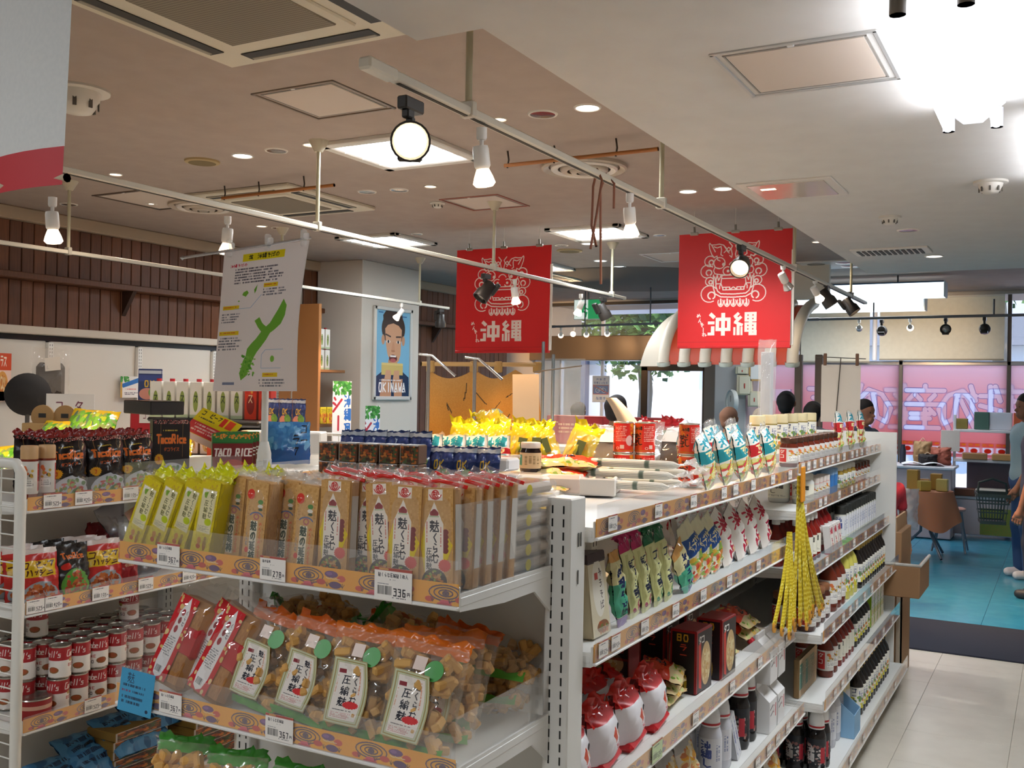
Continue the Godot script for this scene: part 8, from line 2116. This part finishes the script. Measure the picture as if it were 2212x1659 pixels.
# ------------------------------------------------------------------ far end of the shop
func make_far_end() -> void:
	# kiosk awning with white ribs and orange panels
	var cream := M("d8cfbe", 0.5)
	var red := M("c2401c", 0.5)
	var aw := T("kiosk_awning", "curved kiosk awning of white ribs and orange red panels behind the second banner", "awning", Vector3(-2.85, 0, -9.3))
	var arc := func(q: float) -> Vector3: return Vector3(0, 1.88 + 0.66 * sin(q * 1.25), -1.1 * (1.0 - cos(q * 1.35)))
	for k in 7:
		var x := -0.6 + k * 0.208
		var pts := []
		for j in 9: pts.append((arc.call(j / 8.0) as Vector3) + Vector3(x, 0, 0))
		P(aw, "rib", MB.new().tube(pts, 0.055, 14), cream)
		P(aw, "rib_end", MB.new().lathe([Vector2(0, -0.012), Vector2(0.062, -0.012), Vector2(0.066, 0), Vector2(0.066, 0.03)], 18), M("cfd2c4", 0.5), Vector3(x, 1.87, 0.0), Vector3(0.25, 0, 0))
		if k < 6:
			P(aw, "panel", MB.new().grid(func(u: float, q: float) -> Vector3: return (arc.call(q) as Vector3) + Vector3(x + 0.208 * u, -0.01, 0), 2, 10), red)
	P(aw, "side_wing", MB.new().grid(func(u: float, q: float) -> Vector3:
		var e: Vector3 = arc.call(q)
		return e + Vector3(-0.62 - 0.22 * (1.0 - u) * (1.0 - 0.7 * q), -0.03, 0.02), 4, 10), cream)
	P(aw, "roof_frame", bx(Vector3(0.02, 2.74, -1.0), Vector3(1.5, 0.36, 0.06)), cream)
	for e in 2:
		P(aw, "kiosk_post", bx(Vector3(0.5 + 0.2 * e, 1.0, -0.9), Vector3(0.07, 2.0, 0.07), 0.005), M("8e7d70", 0.6))
	# running man exit sign
	var c := Cv.new(160, 110, "e8f4ea")
	c.rect(84, 0, 76, 110, "2f9a5c").disc(62, 26, 11, 11, "2f9a5c").line(Vector2(60, 40), Vector2(50, 66), 15, "2f9a5c").line(Vector2(52, 66), Vector2(76, 76), 11, "2f9a5c").line(Vector2(76, 76), Vector2(70, 98), 10, "2f9a5c").line(Vector2(50, 66), Vector2(34, 80), 11, "2f9a5c").line(Vector2(34, 80), Vector2(16, 92), 9, "2f9a5c").line(Vector2(58, 42), Vector2(84, 56), 8, "2f9a5c").line(Vector2(56, 42), Vector2(34, 52), 8, "2f9a5c")
	texs["exit"] = c.done()
	var em := MT("exit", 0.4).duplicate() as StandardMaterial3D
	em.emission_enabled = true
	em.emission_texture = texs["exit"]
	em.emission = Color.WHITE
	em.emission_operator = BaseMaterial3D.EMISSION_OP_MULTIPLY
	em.emission_energy_multiplier = 0.7
	var ex := T("exit_sign", "green lit running man exit sign hung before the transom window", "sign", Vector3(-5.52, 2.67, -12.0))
	P(ex, "box", bx(Vector3(0, 0, -0.02), Vector3(0.4, 0.27, 0.05), 0.005), M("d0d4d0", 0.5))
	P(ex, "lit_face", bx(Vector3(0, 0, 0.008), Vector3(0.38, 0.25, 0.004)), em)
	P(ex, "hanger", MB.new().tube([Vector3(0, 0.13, -0.02), Vector3(0, HC - 2.67, -0.02)], 0.012, 8), M("b0aca4", 0.4))
	# boxes, clock and framed notice on the column
	for s in [[Vector3(-3.663, 1.899, -12.78), 0.17, 0.1, "small switch box high on the grey column"], [Vector3(-3.629, 1.707, -12.78), 0.2, 0.26, "beige switch box on the grey column"], [Vector3(-3.5, 1.531, -12.78), 0.16, 0.2, "grey meter box low on the grey column"]]:
		var t := T("wall_box", s[3], "switch box", s[0], Vector3.ZERO, "boxes on the grey column")
		P(t, "body", bx(Vector3.ZERO, Vector3(s[1], s[2], 0.08), 0.006), M("c4bda2", 0.5))
		P(t, "cover", bx(Vector3(0.01, 0, 0.042), Vector3(s[1] * 0.7, s[2] * 0.86, 0.01), 0.003), M("d8d2ba", 0.5))
		P(t, "red_lamp", bx(Vector3(0.01, -0.01, 0.049), Vector3(0.014, s[2] * 0.25, 0.004)), M("c0463a", 0.4))
	var ck := T("wall_clock", "round wall clock seen nearly edge on beside the grey column", "clock", Vector3(-3.743, 1.49, -12.6), Vector3(0, -0.9, 0))
	P(ck, "rim", MB.new().lathe([Vector2(0.15, -0.03), Vector2(0.16, 0.0), Vector2(0.15, 0.03), Vector2(0.13, 0.02)], 30), M("b8bcb8", 0.4), Vector3.ZERO, Vector3(PI / 2, 0, 0))
	P(ck, "dial", MB.new().lathe([Vector2(0.14, 0.01), Vector2(0, 0.012)], 30), M("dfe0da", 0.5), Vector3.ZERO, Vector3(PI / 2, 0, 0))
	P(ck, "hand", bx(Vector3(0, 0.04, 0.02), Vector3(0.008, 0.08, 0.003)), M("222222", 0.5))
	var fn := T("framed_notice", "small wood framed notice on the grey column by the pink banner", "notice", Vector3(-3.439, 1.941, -12.75))
	P(fn, "frame", bx(Vector3.ZERO, Vector3(0.26, 0.36, 0.02), 0.004), M("c89a5a", 0.5))
	P(fn, "paper", bx(Vector3(0, 0, 0.011), Vector3(0.21, 0.31, 0.004)), M("e6e4e0", 0.6))
	# tan cloth curtain on a bamboo pole between chrome stands
	var cl := Cv.new(400, 240, "b8782c")
	for k in 60: cl.rect(0, k * 4, 400, 4, Color("b98a4c").lerp(Color("c47a1c"), k / 60.0).to_html(false))
	for s in ["3008 3020 2840", "1255 1040 1660", "5060 4080 3690 4495", "7240 6055 5070", "6070 5590 6899 8090 8570", "4030 5045", "8035 9030 8845", "2070 3090"]:
		cl.path(s, 40, 20, 320, 200, 4, "4a3820")
	cl.mottle(0.02, 4)
	texs["tan_cloth"] = cl.done()
	var tc := MT("tan_cloth", 0.85).duplicate() as StandardMaterial3D
	tc.backlight_enabled = true
	tc.backlight = Color(0.5, 0.42, 0.3)
	var n0: Vector3 = Vector3(-4.237, 1.781, -6.34)
	var n1: Vector3 = Vector3(-3.66, 1.798, -7.059)
	var no := T("hanging_curtain", "tan brush printed cloth curtain hanging from a bamboo pole", "curtain", n0)
	var nd := n1 - n0
	P(no, "pole", MB.new().tube([nd * -0.06, nd * 1.03], 0.018, 10), M("c09a62", 0.5))
	P(no, "cloth", MB.new().grid(func(u: float, q: float) -> Vector3:
		var sag := 0.07 * absf(sin(u * PI * 2.5)) * q
		return nd * u * 0.98 + Vector3(0.03 * sin(u * 14.0) * (1.0 - q), -0.04 - sag - 0.52 * (1.0 - q), 0.05 * sin(u * 11.0) * (1.0 - 0.6 * q)), 30, 10), tc)
	for k: float in [0.02, 0.4, 0.62, 0.98]:
		P(no, "cloth_loop", bx(nd * k + Vector3(0, -0.02, 0), Vector3(0.06, 0.09, 0.05), 0.01), M("b08a50", 0.8))
	for s in [[Vector3(-3.845, 1.832, -5.757), "chrome T shaped stand before the tan curtain, toward the portrait poster"], [Vector3(-3.566, 1.815, -5.912), "chrome T shaped stand before the tan curtain, toward the glass case"]]:
		var t := T("chrome_stand", s[1], "stand", Vector3(s[0].x, 1.14, s[0].z), Vector3.ZERO, "chrome T shaped stands")
		var h: float = s[0].y - 1.14
		P(t, "upright", MB.new().tube([Vector3(0, -1.14, 0), Vector3(0, h, 0)], 0.013, 10), M("b8b4b0", 0.15, 0.9))
		P(t, "arm", MB.new().tube([Vector3(-0.06, h, 0.03), Vector3(0.03, h - 0.01, 0), Vector3(0.19, h - 0.15, -0.05)], 0.01, 8), M("c8c8c8", 0.12, 0.9))
	one("paper_sheet", "blank tan paper sheet hanging beside the glass case", "sign", bx(Vector3.ZERO, Vector3(0.2, 0.34, 0.003)), M("c9ab88", 0.7), Vector3(-3.491, 1.543, -6.526), Vector3(0, 0.3, 0.02))
	var gc := T("glass_case", "tall chrome edged glass case at the entrance end of the curtain", "showcase", Vector3(Vector3(-3.612, 1.571, -7.03).x, 0, Vector3(-3.612, 1.571, -7.03).z))
	for e in 2: P(gc, "upright", MB.new().tube([Vector3(0.09 * e, 0, 0), Vector3(0.09 * e, 1.98 - 0.1 * e, 0)], 0.014, 8), M("b4c0c8", 0.15, 0.8))
	P(gc, "glass", bx(Vector3(0.14, 1.2, -0.1), Vector3(0.36, 1.3, 0.006)), film("eaf4f4", 0.12, 0.04))
	P(gc, "rod", MB.new().tube([Vector3(-0.05, 1.74, 0.05), Vector3(0.36, 1.79, 0.05)], 0.006, 6), M("8a7a68", 0.5))
	P(gc, "base", bx(Vector3(0.12, 0.5, -0.1), Vector3(0.4, 1.0, 0.3), 0.005), M("cac6c0", 0.5))
	# long counter with mixed goods in front of the entrance
	var ct := T("counter", "long pale counter in front of the entrance, hidden behind the goods", "counter", Vector3(-3.3, 0, -7.75), Vector3(0, 0.15, 0))
	P(ct, "body", bx(Vector3(0, 0.55, 0), Vector3(1.9, 1.1, 0.6), 0.01), M("cfcac4", 0.5))
	P(ct, "top", bx(Vector3(0, 1.12, 0), Vector3(1.96, 0.05, 0.66), 0.008), M("d8d6d2", 0.3))
	for k in 4: put("maroon_box" if protos.has("maroon_box") else "brown_blister", "dark boxed pack on the pale counter, %s toward the door" % ORD[k], "gift box", Vector3(-3.7 + 0.24 * k, 1.146, -7.7 - 0.036 * k), Vector3(0, 0.3, 0), "boxed packs on the pale counter", Vector3(2.2, 2.0, 1.6))
	# desk, round table with cloth, stools, white rack
	var lil := M("c3b3b8", 0.5)
	var dk := T("desk", "pale lilac desk with open papers under the pink banner", "desk", Vector3(-1.5, 0, -12.4))
	P(dk, "body", bx(Vector3(0, 0.4, 0), Vector3(0.8, 0.78, 0.5), 0.008), lil)
	P(dk, "top", bx(Vector3(0, 0.8, 0), Vector3(0.86, 0.03, 0.56), 0.006), M("dcdce4", 0.4))
	one("open_book", "open white papers lying on the lilac desk", "papers", MB.new().grid(func(u: float, q: float) -> Vector3: return Vector3((u - 0.5) * 0.44, 0.012 + 0.025 * absf(sin(u * TAU)), (0.5 - q) * 0.28), 12, 2), M("f0f2f8", 0.6), Vector3(-1.42, 0.817, -12.3), Vector3(0, 0.2, 0))
	var cs := [["tan paper bag on the lilac desk", Vector3(-1.45, 0.82, -12.55), Vector3(0.2, 0.26, 0.12), "a8845c"], ["red patterned cloth bag on the lilac desk", Vector3(-1.25, 0.82, -12.5), Vector3(0.22, 0.2, 0.14), "a85a48"], ["small dark pot on the lilac desk", Vector3(-1.38, 0.82, -12.42), Vector3(0.2, 0.12, 0.12), "231c20"]]
	for s in cs:
		var t := T("desk_bag", s[0], "bag", s[1])
		P(t, "body", MB.new().pouch(s[2].x, s[2].y, s[2].z, 0.02, 0.03, s[3].hash() % 90), M(s[3], 0.7))
		P(t, "handle", MB.new().tube([Vector3(-0.05, s[2].y * 0.9, 0), Vector3(0, s[2].y * 1.15, 0), Vector3(0.05, s[2].y * 0.9, 0)], 0.006, 6), M("d8b89a", 0.6))
	for k in 2: one("thermos", ["dark bottle on the lilac desk, toward the column", "dark bottle on the lilac desk, toward the tan bag"][k], "bottle", MB.new().lathe([Vector2(0, 0), Vector2(0.035, 0), Vector2(0.035, 0.16), Vector2(0.025, 0.19), Vector2(0.025, 0.22), Vector2(0, 0.22)], 14), M("2f3442", 0.3), Vector3(-1.78 + 0.12 * k, 0.817, -12.5))
	var rt := T("round_table", "small round table under an orange flowered cloth", "table", Vector3(-1.2, 0, -10.85))
	var oc := noise_mat("d8742c", "9a8a94", Vector3(5, 5, 5), 0.8, 0.12)
	P(rt, "cloth", MB.new().grid(func(u: float, q: float) -> Vector3:
		var a := TAU * u
		var r := 0.24 + 0.06 * (1.0 - q) * (1.0 + 0.4 * sin(a * 5.0))
		return Vector3(sin(a) * r, 0.66 - (1.0 - q) * (0.34 + 0.05 * sin(a * 3.0)), cos(a) * r), 40, 8, true).lathe([Vector2(0.24, 0.66), Vector2(0, 0.662)], 24), oc)
	for k in 3:
		var a := 0.6 + k * TAU / 3
		P(rt, "leg", MB.new().tube([Vector3(sin(a) * 0.05, 0.62, cos(a) * 0.05), Vector3(sin(a) * 0.06, 0.25, cos(a) * 0.06), Vector3(sin(a) * 0.28, 0.012, cos(a) * 0.28)], 0.014, 8), M("6c7686", 0.3, 0.6))
	for k in 5:
		var t := one("gold_pack", "small yellow pack stacked on the orange cloth, %s" % ["tall one toward the shelves", "tall one toward the desk", "low one in front", "low one behind", "low one toward the stool"][k], "packaged food", bx(Vector3(0, [0.1, 0.08, 0.05, 0.05, 0.06][k], 0), Vector3(0.11, [0.2, 0.16, 0.1, 0.1, 0.12][k], 0.08), 0.006), M(["b08a3c", "a8843a", "b8a04c", "a87a34", "b8a860"][k], 0.5), Vector3([-1.33, -1.13, -1.22, -1.25, -1.06][k], 0.664, [-10.8, -10.95, -10.72, -10.95, -10.8][k]), Vector3(0, jit(0.5), 0), "small yellow packs on the orange cloth")
	for s in [[Vector3(-1.03, 0, -11.3), "folding stool with a pinkish seat beside the flowered cloth table"]]:
		var t := T("folding_stool", s[1], "stool", s[0])
		P(t, "seat", MB.new().lathe([Vector2(0, 0.425), Vector2(0.14, 0.425), Vector2(0.15, 0.435), Vector2(0.15, 0.45), Vector2(0.13, 0.46), Vector2(0, 0.46)], 24), M("c8968a", 0.5))
		for e: float in [-1.0, 1.0]:
			for f: float in [-1.0, 1.0]: P(t, "leg", MB.new().tube([Vector3(e * 0.1, 0.43, f * 0.06), Vector3(e * 0.1 + e * 0.02, 0.25, f * 0.07), Vector3(e * 0.16, 0.01, f * 0.14)], 0.011, 8), M("7c8898", 0.3, 0.6))
			P(t, "stretcher", MB.new().tube([Vector3(e * 0.14, 0.12, -0.11), Vector3(e * 0.14, 0.12, 0.11)], 0.009, 6), M("7c8898", 0.3, 0.6))
	one("plastic_bag", "clear crumpled plastic bag hanging by the flowered cloth table", "bag", MB.new().pouch(0.26, 0.4, 0.2, 0.02, 0.06, 111), film("dfe4ec", 0.4, 0.15), Vector3(-1.36, 0.3, -10.4), Vector3(0, 0.3, 0))
	var wr := T("white_rack", "white two tier rack with flat baskets by the window", "rack", Vector3(-0.75, 0, -12.75))
	for e: float in [-1.0, 1.0]: P(wr, "upright", bx(Vector3(e * 0.36, 0.7, 0.2), Vector3(0.03, 1.4, 0.03), 0.003), M("d4d2d6", 0.4))
	for h: float in [1.22, 0.88, 0.46]: P(wr, "tier", bx(Vector3(0, h, 0.05), Vector3(0.74, 0.03, 0.36), 0.004), M("dcdade", 0.4))
	P(wr, "cabinet", bx(Vector3(0, 0.24, 0.05), Vector3(0.74, 0.4, 0.36), 0.005), M("c9bcc0", 0.5))
	P(wr, "back", bx(Vector3(0.05, 0.68, -0.1), Vector3(0.6, 0.38, 0.02)), M("6c6068", 0.6))
	P(wr, "paint_patch", bx(Vector3(0.12, 0.2, 0.235), Vector3(0.4, 0.3, 0.004)), noise_mat("4f9a3a", "b07a3a", Vector3(3, 3, 3), 0.6, 0.1))
	var ri := [["green and red packet on the top tier of the white rack", Vector3(-1.05, 1.237, -12.65), Vector3(0.14, 0.12, 0.06), "8a7a3c"], ["dark green pyramid shaped pack on the top tier", Vector3(-0.83, 1.237, -12.65), Vector3(0.16, 0.2, 0.1), "3a5a50"], ["white picture card on the top tier", Vector3(-0.64, 1.237, -12.62), Vector3(0.24, 0.2, 0.02), "c8ccd8"], ["small orange pack on the top tier", Vector3(-0.46, 1.237, -12.62), Vector3(0.1, 0.2, 0.06), "c8603a"], ["tan basket of packs on the middle tier, toward the desk", Vector3(-0.9, 0.897, -12.6), Vector3(0.26, 0.07, 0.2), "a87e54"], ["tan basket of packs on the middle tier, toward the man", Vector3(-0.6, 0.897, -12.6), Vector3(0.24, 0.07, 0.2), "c09058"], ["brown round basket on the lower tier", Vector3(-1.0, 0.477, -12.6), Vector3(0.22, 0.08, 0.2), "7a4a34"], ["pile of pale papers on the lower tier", Vector3(-0.7, 0.477, -12.6), Vector3(0.34, 0.09, 0.24), "cfc4b8"], ["paper notice hanging at the side of the rack", Vector3(-1.15, 0.98, -12.5), Vector3(0.2, 0.24, 0.004), "d6ccc4"]]
	for s in ri: one("rack_item", s[0], "goods", bx(Vector3(0, s[2].y / 2, 0), s[2], 0.006), M(s[3], 0.6), s[1], Vector3(0, jit(0.15), 0))


# ------------------------------------------------------------------ people
# smooth surface round tapered bones [from, to, radius, radius], as surface nets
func flesh(bones: Array, soft: float, cell: float, mb: MB = null) -> MB:
	if mb == null: mb = MB.new()
	var lo := Vector3.INF
	var hi := -Vector3.INF
	for b in bones:
		for k in 2:
			lo = lo.min(b[k] - Vector3.ONE * (b[2 + k] + cell * 2))
			hi = hi.max(b[k] + Vector3.ONE * (b[2 + k] + cell * 2))
	var n := Vector3i(((hi - lo) / cell).ceil()) + Vector3i.ONE
	var f := PackedFloat32Array()
	f.resize(n.x * n.y * n.z)
	f.fill(1.0)
	for b in bones:
		var a: Vector3 = b[0]
		var d: Vector3 = b[1] - a
		var dd := maxf(d.length_squared(), 1e-9)
		var m: float = maxf(b[2], b[3]) + cell * 2.5
		var i0 := Vector3i(((a.min(b[1]) - Vector3.ONE * m - lo) / cell).floor()).clamp(Vector3i.ZERO, n - Vector3i.ONE)
		var i1 := Vector3i(((a.max(b[1]) + Vector3.ONE * m - lo) / cell).ceil()).clamp(Vector3i.ZERO, n - Vector3i.ONE)
		for z in range(i0.z, i1.z + 1):
			for y in range(i0.y, i1.y + 1):
				for x in range(i0.x, i1.x + 1):
					var p := lo + Vector3(x, y, z) * cell
					var t := clampf((p - a).dot(d) / dd, 0.0, 1.0)
					var s := p.distance_to(a + d * t) - lerpf(b[2], b[3], t)
					var at := x + n.x * (y + n.y * z)
					var h := clampf(0.5 + 0.5 * (f[at] - s) / soft, 0.0, 1.0)
					f[at] = lerpf(f[at], s, h) - soft * h * (1.0 - h) * (1.0 if f[at] < 0.9 else 0.0)
	var idx := {}
	var base := mb.v.size()
	for z in n.z - 1:
		for y in n.y - 1:
			for x in n.x - 1:
				var at := x + n.x * (y + n.y * z)
				var neg := 0
				var sum := Vector3.ZERO
				var cnt := 0
				var v: Array[float] = []
				for c in 8:
					var q := f[at + (c & 1) + n.x * ((c >> 1 & 1) + n.y * (c >> 2 & 1))]
					v.append(q)
					if q < 0.0: neg += 1
				if neg == 0 or neg == 8: continue
				for e in [[0, 1], [2, 3], [4, 5], [6, 7], [0, 2], [1, 3], [4, 6], [5, 7], [0, 4], [1, 5], [2, 6], [3, 7]]:
					if (v[e[0]] < 0.0) != (v[e[1]] < 0.0):
						var t: float = v[e[0]] / (v[e[0]] - v[e[1]])
						var pa := Vector3(e[0] & 1, e[0] >> 1 & 1, e[0] >> 2 & 1)
						var pb := Vector3(e[1] & 1, e[1] >> 1 & 1, e[1] >> 2 & 1)
						sum += pa.lerp(pb, t)
						cnt += 1
				idx[at] = mb.v.size()
				mb.v.append(lo + (Vector3(x, y, z) + sum / cnt) * cell)
				mb.n.append(Vector3(v[1] + v[3] + v[5] + v[7] - v[0] - v[2] - v[4] - v[6], v[2] + v[3] + v[6] + v[7] - v[0] - v[1] - v[4] - v[5], v[4] + v[5] + v[6] + v[7] - v[0] - v[1] - v[2] - v[3]).normalized())
				mb.t.append(Vector2.ZERO)
	var st := [1, n.x, n.x * n.y]
	for at in idx:
		for ax in 3:
			var u: int = st[(ax + 1) % 3]
			var w: int = st[(ax + 2) % 3]
			if not (idx.has(at - u) and idx.has(at - w) and idx.has(at - u - w)): continue
			if (f[at] < 0.0) == (f[at + st[ax]] < 0.0): continue
			var q := [idx[at], idx[at - u], idx[at - u - w], idx[at - w]]
			if f[at] < 0.0: mb.i.append_array([q[0], q[2], q[1], q[0], q[3], q[2]])
			else: mb.i.append_array([q[0], q[1], q[2], q[0], q[2], q[3]])
	return mb


func hand(mb: MB, w: Vector3, dir: Vector3, palm: Vector3, curl: float) -> void:
	var side := dir.cross(palm).normalized()
	var b := [[w, w + dir * 0.05, 0.024, 0.03], [w + dir * 0.05 + side * 0.018, w + dir * 0.085 + side * 0.026, 0.016, 0.013], [w + dir * 0.05 - side * 0.018, w + dir * 0.085 - side * 0.026, 0.016, 0.013]]
	for k in 4:
		var s := side * (0.03 - 0.02 * k)
		var l: float = [0.06, 0.072, 0.068, 0.052][k]
		var k0 := w + dir * 0.09 + s
		var k1 := k0 + (dir + palm * curl * 0.5).normalized() * l * 0.5
		var k2 := k1 + (dir * (1.0 - curl * 0.8) + palm * curl).normalized() * l * 0.5
		b.append_array([[k0, k1, 0.0095, 0.0085], [k1, k2, 0.0085, 0.007]])
	b.append_array([[w + dir * 0.03 + side * 0.025, w + dir * 0.06 + side * 0.05 + palm * 0.01, 0.013, 0.011], [w + dir * 0.06 + side * 0.05 + palm * 0.01, w + dir * 0.085 + side * 0.05 + palm * 0.03, 0.0105, 0.008]])
	flesh(b, 0.008, 0.005, mb)


# standing figure facing local +z; arm: where the local -x and +x hands are
func person(label: String, at: Vector3, yaw: float, h: float, skin: String, hair: String, shirt: String, legs: String, shoes: String, cap := false, hands: Array = []) -> void:
	var t := T("person", label, "person", at, Vector3(0, yaw, 0))
	var s := h / 1.7
	var q := func(x: float, y: float, z: float) -> Vector3: return Vector3(x, y, z) * s
	var sk := M(skin, 0.6)
	var head: Vector3 = q.call(0, 1.58, 0.01)
	var mb := flesh([[head + q.call(0, 0.015, -0.012), head + q.call(0, 0.03, 0.012), 0.083 * s, 0.08 * s], [head + q.call(0, -0.03, 0.03), head + q.call(0, -0.075, 0.05), 0.062 * s, 0.042 * s], [head + q.call(0, -0.02, 0.086), head + q.call(0, -0.032, 0.1), 0.011 * s, 0.014 * s], [head + q.call(-0.03, 0.022, 0.075), head + q.call(0.03, 0.022, 0.075), 0.014 * s, 0.014 * s], [head + q.call(-0.02, -0.066, 0.083), head + q.call(0.02, -0.066, 0.083), 0.009 * s, 0.009 * s], [head + q.call(-0.083, -0.01, 0), head + q.call(-0.086, 0.02, -0.01), 0.012 * s, 0.016 * s], [head + q.call(0.083, -0.01, 0), head + q.call(0.086, 0.02, -0.01), 0.012 * s, 0.016 * s], [head + q.call(0, -0.06, -0.01), q.call(0, 1.42, -0.01), 0.05 * s, 0.055 * s]], 0.02 * s, 0.009)
	var hp: Array = hands if hands else [q.call(-0.24, 0.78, 0.06), q.call(0.24, 0.78, 0.06)]
	for k in 2:
		var e := -1.0 if k == 0 else 1.0
		var sh0: Vector3 = q.call(e * 0.17, 1.36, 0)
		var el: Vector3 = (sh0 + hp[k]) * 0.5 + q.call(e * 0.03, 0, -0.05)
		flesh([[sh0.lerp(el, 0.5), el, 0.042 * s, 0.037 * s], [el, hp[k], 0.037 * s, 0.025 * s]], 0.02, 0.012, mb)
		hand(mb, hp[k], (hp[k] - el).normalized(), Vector3(-e, 0, 0.2).normalized(), 0.7)
	var body := P(t, "body", mb, sk)
	var hb := flesh([[head + q.call(0, 0.035, -0.02), head + q.call(0, 0.05, 0.0), 0.092 * s, 0.086 * s], [head + q.call(0, -0.03, -0.045), head + q.call(0, 0.03, -0.04), 0.07 * s, 0.08 * s]], 0.02 * s, 0.01)
	P(t, "cap" if cap else "hair", hb, M(hair, 0.8))
	if cap: P(t, "cap_peak", MB.new().grid(func(u: float, v: float) -> Vector3: return head + q.call((u - 0.5) * 0.14, 0.05 - 0.01 * v, 0.07 + 0.08 * v * (1.0 - pow(2.0 * u - 1.0, 2.0) * 0.5)), 6, 4), M(hair, 0.8))
	for e: float in [-1.0, 1.0]:
		P(t, "eye", MB.new().lathe([Vector2(0.011, 0), Vector2(0.007, 0.004), Vector2(0, 0.005)], 10), M("1f1816", 0.3), head + q.call(e * 0.03, 0.004, 0.081), Vector3(PI / 2, 0, 0))
	P(t, "mouth", bx(head + q.call(0, -0.062, 0.09), Vector3(0.04, 0.006, 0.006), 0.002), M("8a4a40", 0.5))
	var tor := [[q.call(-0.1, 1.3, 0), q.call(0.1, 1.3, 0), 0.115 * s, 0.115 * s], [q.call(0, 1.28, 0.01), q.call(0, 0.98, 0.01), 0.135 * s, 0.13 * s], [q.call(-0.06, 0.94, 0), q.call(0.06, 0.94, 0), 0.125 * s, 0.125 * s], [q.call(-0.05, 1.4, -0.01), q.call(0.05, 1.4, -0.01), 0.06 * s, 0.06 * s]]
	for k in 2:
		var e := -1.0 if k == 0 else 1.0
		var sh0: Vector3 = q.call(e * 0.17, 1.36, 0)
		var el: Vector3 = (sh0 + hp[k]) * 0.5 + q.call(e * 0.03, 0, -0.05)
		tor.append([sh0, sh0.lerp(el, 0.75), 0.068 * s, 0.06 * s])
	P(t, "shirt", flesh(tor, 0.05 * s, 0.02), M(shirt, 0.8))
	var lg := [[q.call(-0.07, 0.9, 0), q.call(0.07, 0.9, 0), 0.13 * s, 0.13 * s]]
	for e: float in [-1.0, 1.0]:
		lg.append_array([[q.call(e * 0.09, 0.86, 0), q.call(e * 0.1, 0.48, 0.02), 0.095 * s, 0.075 * s], [q.call(e * 0.1, 0.48, 0.02), q.call(e * 0.1, 0.1, 0), 0.075 * s, 0.068 * s]])
	P(t, "trousers", flesh(lg, 0.04 * s, 0.02), M(legs, 0.85))
	for e: float in [-1.0, 1.0]:
		P(t, "shoe", flesh([[q.call(e * 0.1, 0.05, -0.05), q.call(e * 0.1, 0.04, 0.12), 0.045 * s, 0.038 * s], [q.call(e * 0.1, 0.08, -0.03), q.call(e * 0.1, 0.07, 0.0), 0.045 * s, 0.045 * s]], 0.02, 0.012), M(shoes, 0.5))


func make_people() -> void:
	var g := "8a6248"
	person("person with short greying hair seen from behind at the entrance counter", Vector3(-4.47, 0, -9.53), PI, 1.47, g, "4a3a30", "6a6a70", "33343c", "222222")
	person("person with full black hair seen from behind, beside the yellow carton", Vector3(-3.14, 0, -7.4), PI - 0.4, 1.56, g, "1d1718", "b8a090", "33343c", "222222")
	person("person in a black cap and dark shirt seen from behind under the awning", Vector3(-2.35, 0, -9.7), PI, 1.62, "7a5440", "141416", "3a2c2e", "26262c", "222222", true)
	person("person with black bobbed hair half hidden by the blank paper sign", Vector3(-2.02, 0, -9.35), PI, 1.53, g, "100e10", "5a5a66", "26262c", "222222")
	person("person in profile just showing past the edge of the blank paper sign", Vector3(-1.57, 0, -9.3), 1.2, 1.56, "9a6a54", "18161c", "2a3550", "26262c", "222222")
	person("person with brown hair, only the top of the head showing over the noodle bags", Vector3(-2.58, 0, -8.6), PI, 1.47, g, "6a4c3c", "8a8078", "33343c", "222222")
	person("person in a pale patterned hat behind the plastic wrapped post", Vector3(-2.1, 0, -7.9), PI + 0.5, 1.48, g, "a39684", "7a7a72", "33343c", "222222", true)
	person("child in a red top and blue trousers behind the brown cardboard box", Vector3(-1.2, 0, -8.1), 0.6, 1.12, "9a6a54", "1a1618", "c0303c", "2f6fb0", "3a2a2a")
	var hpos := Vector3(0.2, 0.83, 0.16)
	person("man in a pale blue shirt, jeans and white shoes carrying a dark shopping basket", Vector3(-0.29, 0, -10.05), -1.15, 1.64, "8f5f48", "1a1618", "8fa8b4", "2c4a78", "dcd8dc", false, [Vector3(-0.24, 0.78, 0.02), hpos])
	person("person in dark navy clothes standing in front of the man with the basket", Vector3(-0.17, 0, -9.05), -1.9, 1.6, "8f5f48", "1a1618", "1c2440", "1c2236", "2a2a30")
	var b := T("shopping_basket", "dark green plastic shopping basket carried by the man in the pale blue shirt", "basket", Vector3(-0.56, 0.5, -9.9), Vector3(0, 0.15, 0))
	var dk := M("1f3236", 0.45)
	for k in 4:
		var y := [0.0, 0.09, 0.17, 0.24][k] as float
		var w := lerpf(0.2, 0.26, y / 0.24)
		for e: float in [-1.0, 1.0]:
			P(b, "band", bx(Vector3(0, y, e * w * 0.6), Vector3(w, 0.03 if k in [0, 3] else 0.012, 0.008), 0.002), dk)
			P(b, "band", bx(Vector3(e * w * 0.5, y, 0), Vector3(0.008, 0.03 if k in [0, 3] else 0.012, w * 1.2), 0.002), dk)
	for k in 10:
		for e: float in [-1.0, 1.0]: P(b, "rib", MB.new().tube([Vector3((k - 4.5) * 0.021, 0.0, e * 0.12), Vector3((k - 4.5) * 0.027, 0.24, e * 0.156)], 0.0035, 5), dk)
	P(b, "floor", bx(Vector3(0, 0.0, 0), Vector3(0.2, 0.008, 0.24)), dk)
	P(b, "handle", MB.new().tube([Vector3(-0.12, 0.24, 0), Vector3(-0.11, 0.34, 0), Vector3(0.0, 0.38, 0), Vector3(0.11, 0.34, 0), Vector3(0.12, 0.24, 0)], 0.01, 8), dk)
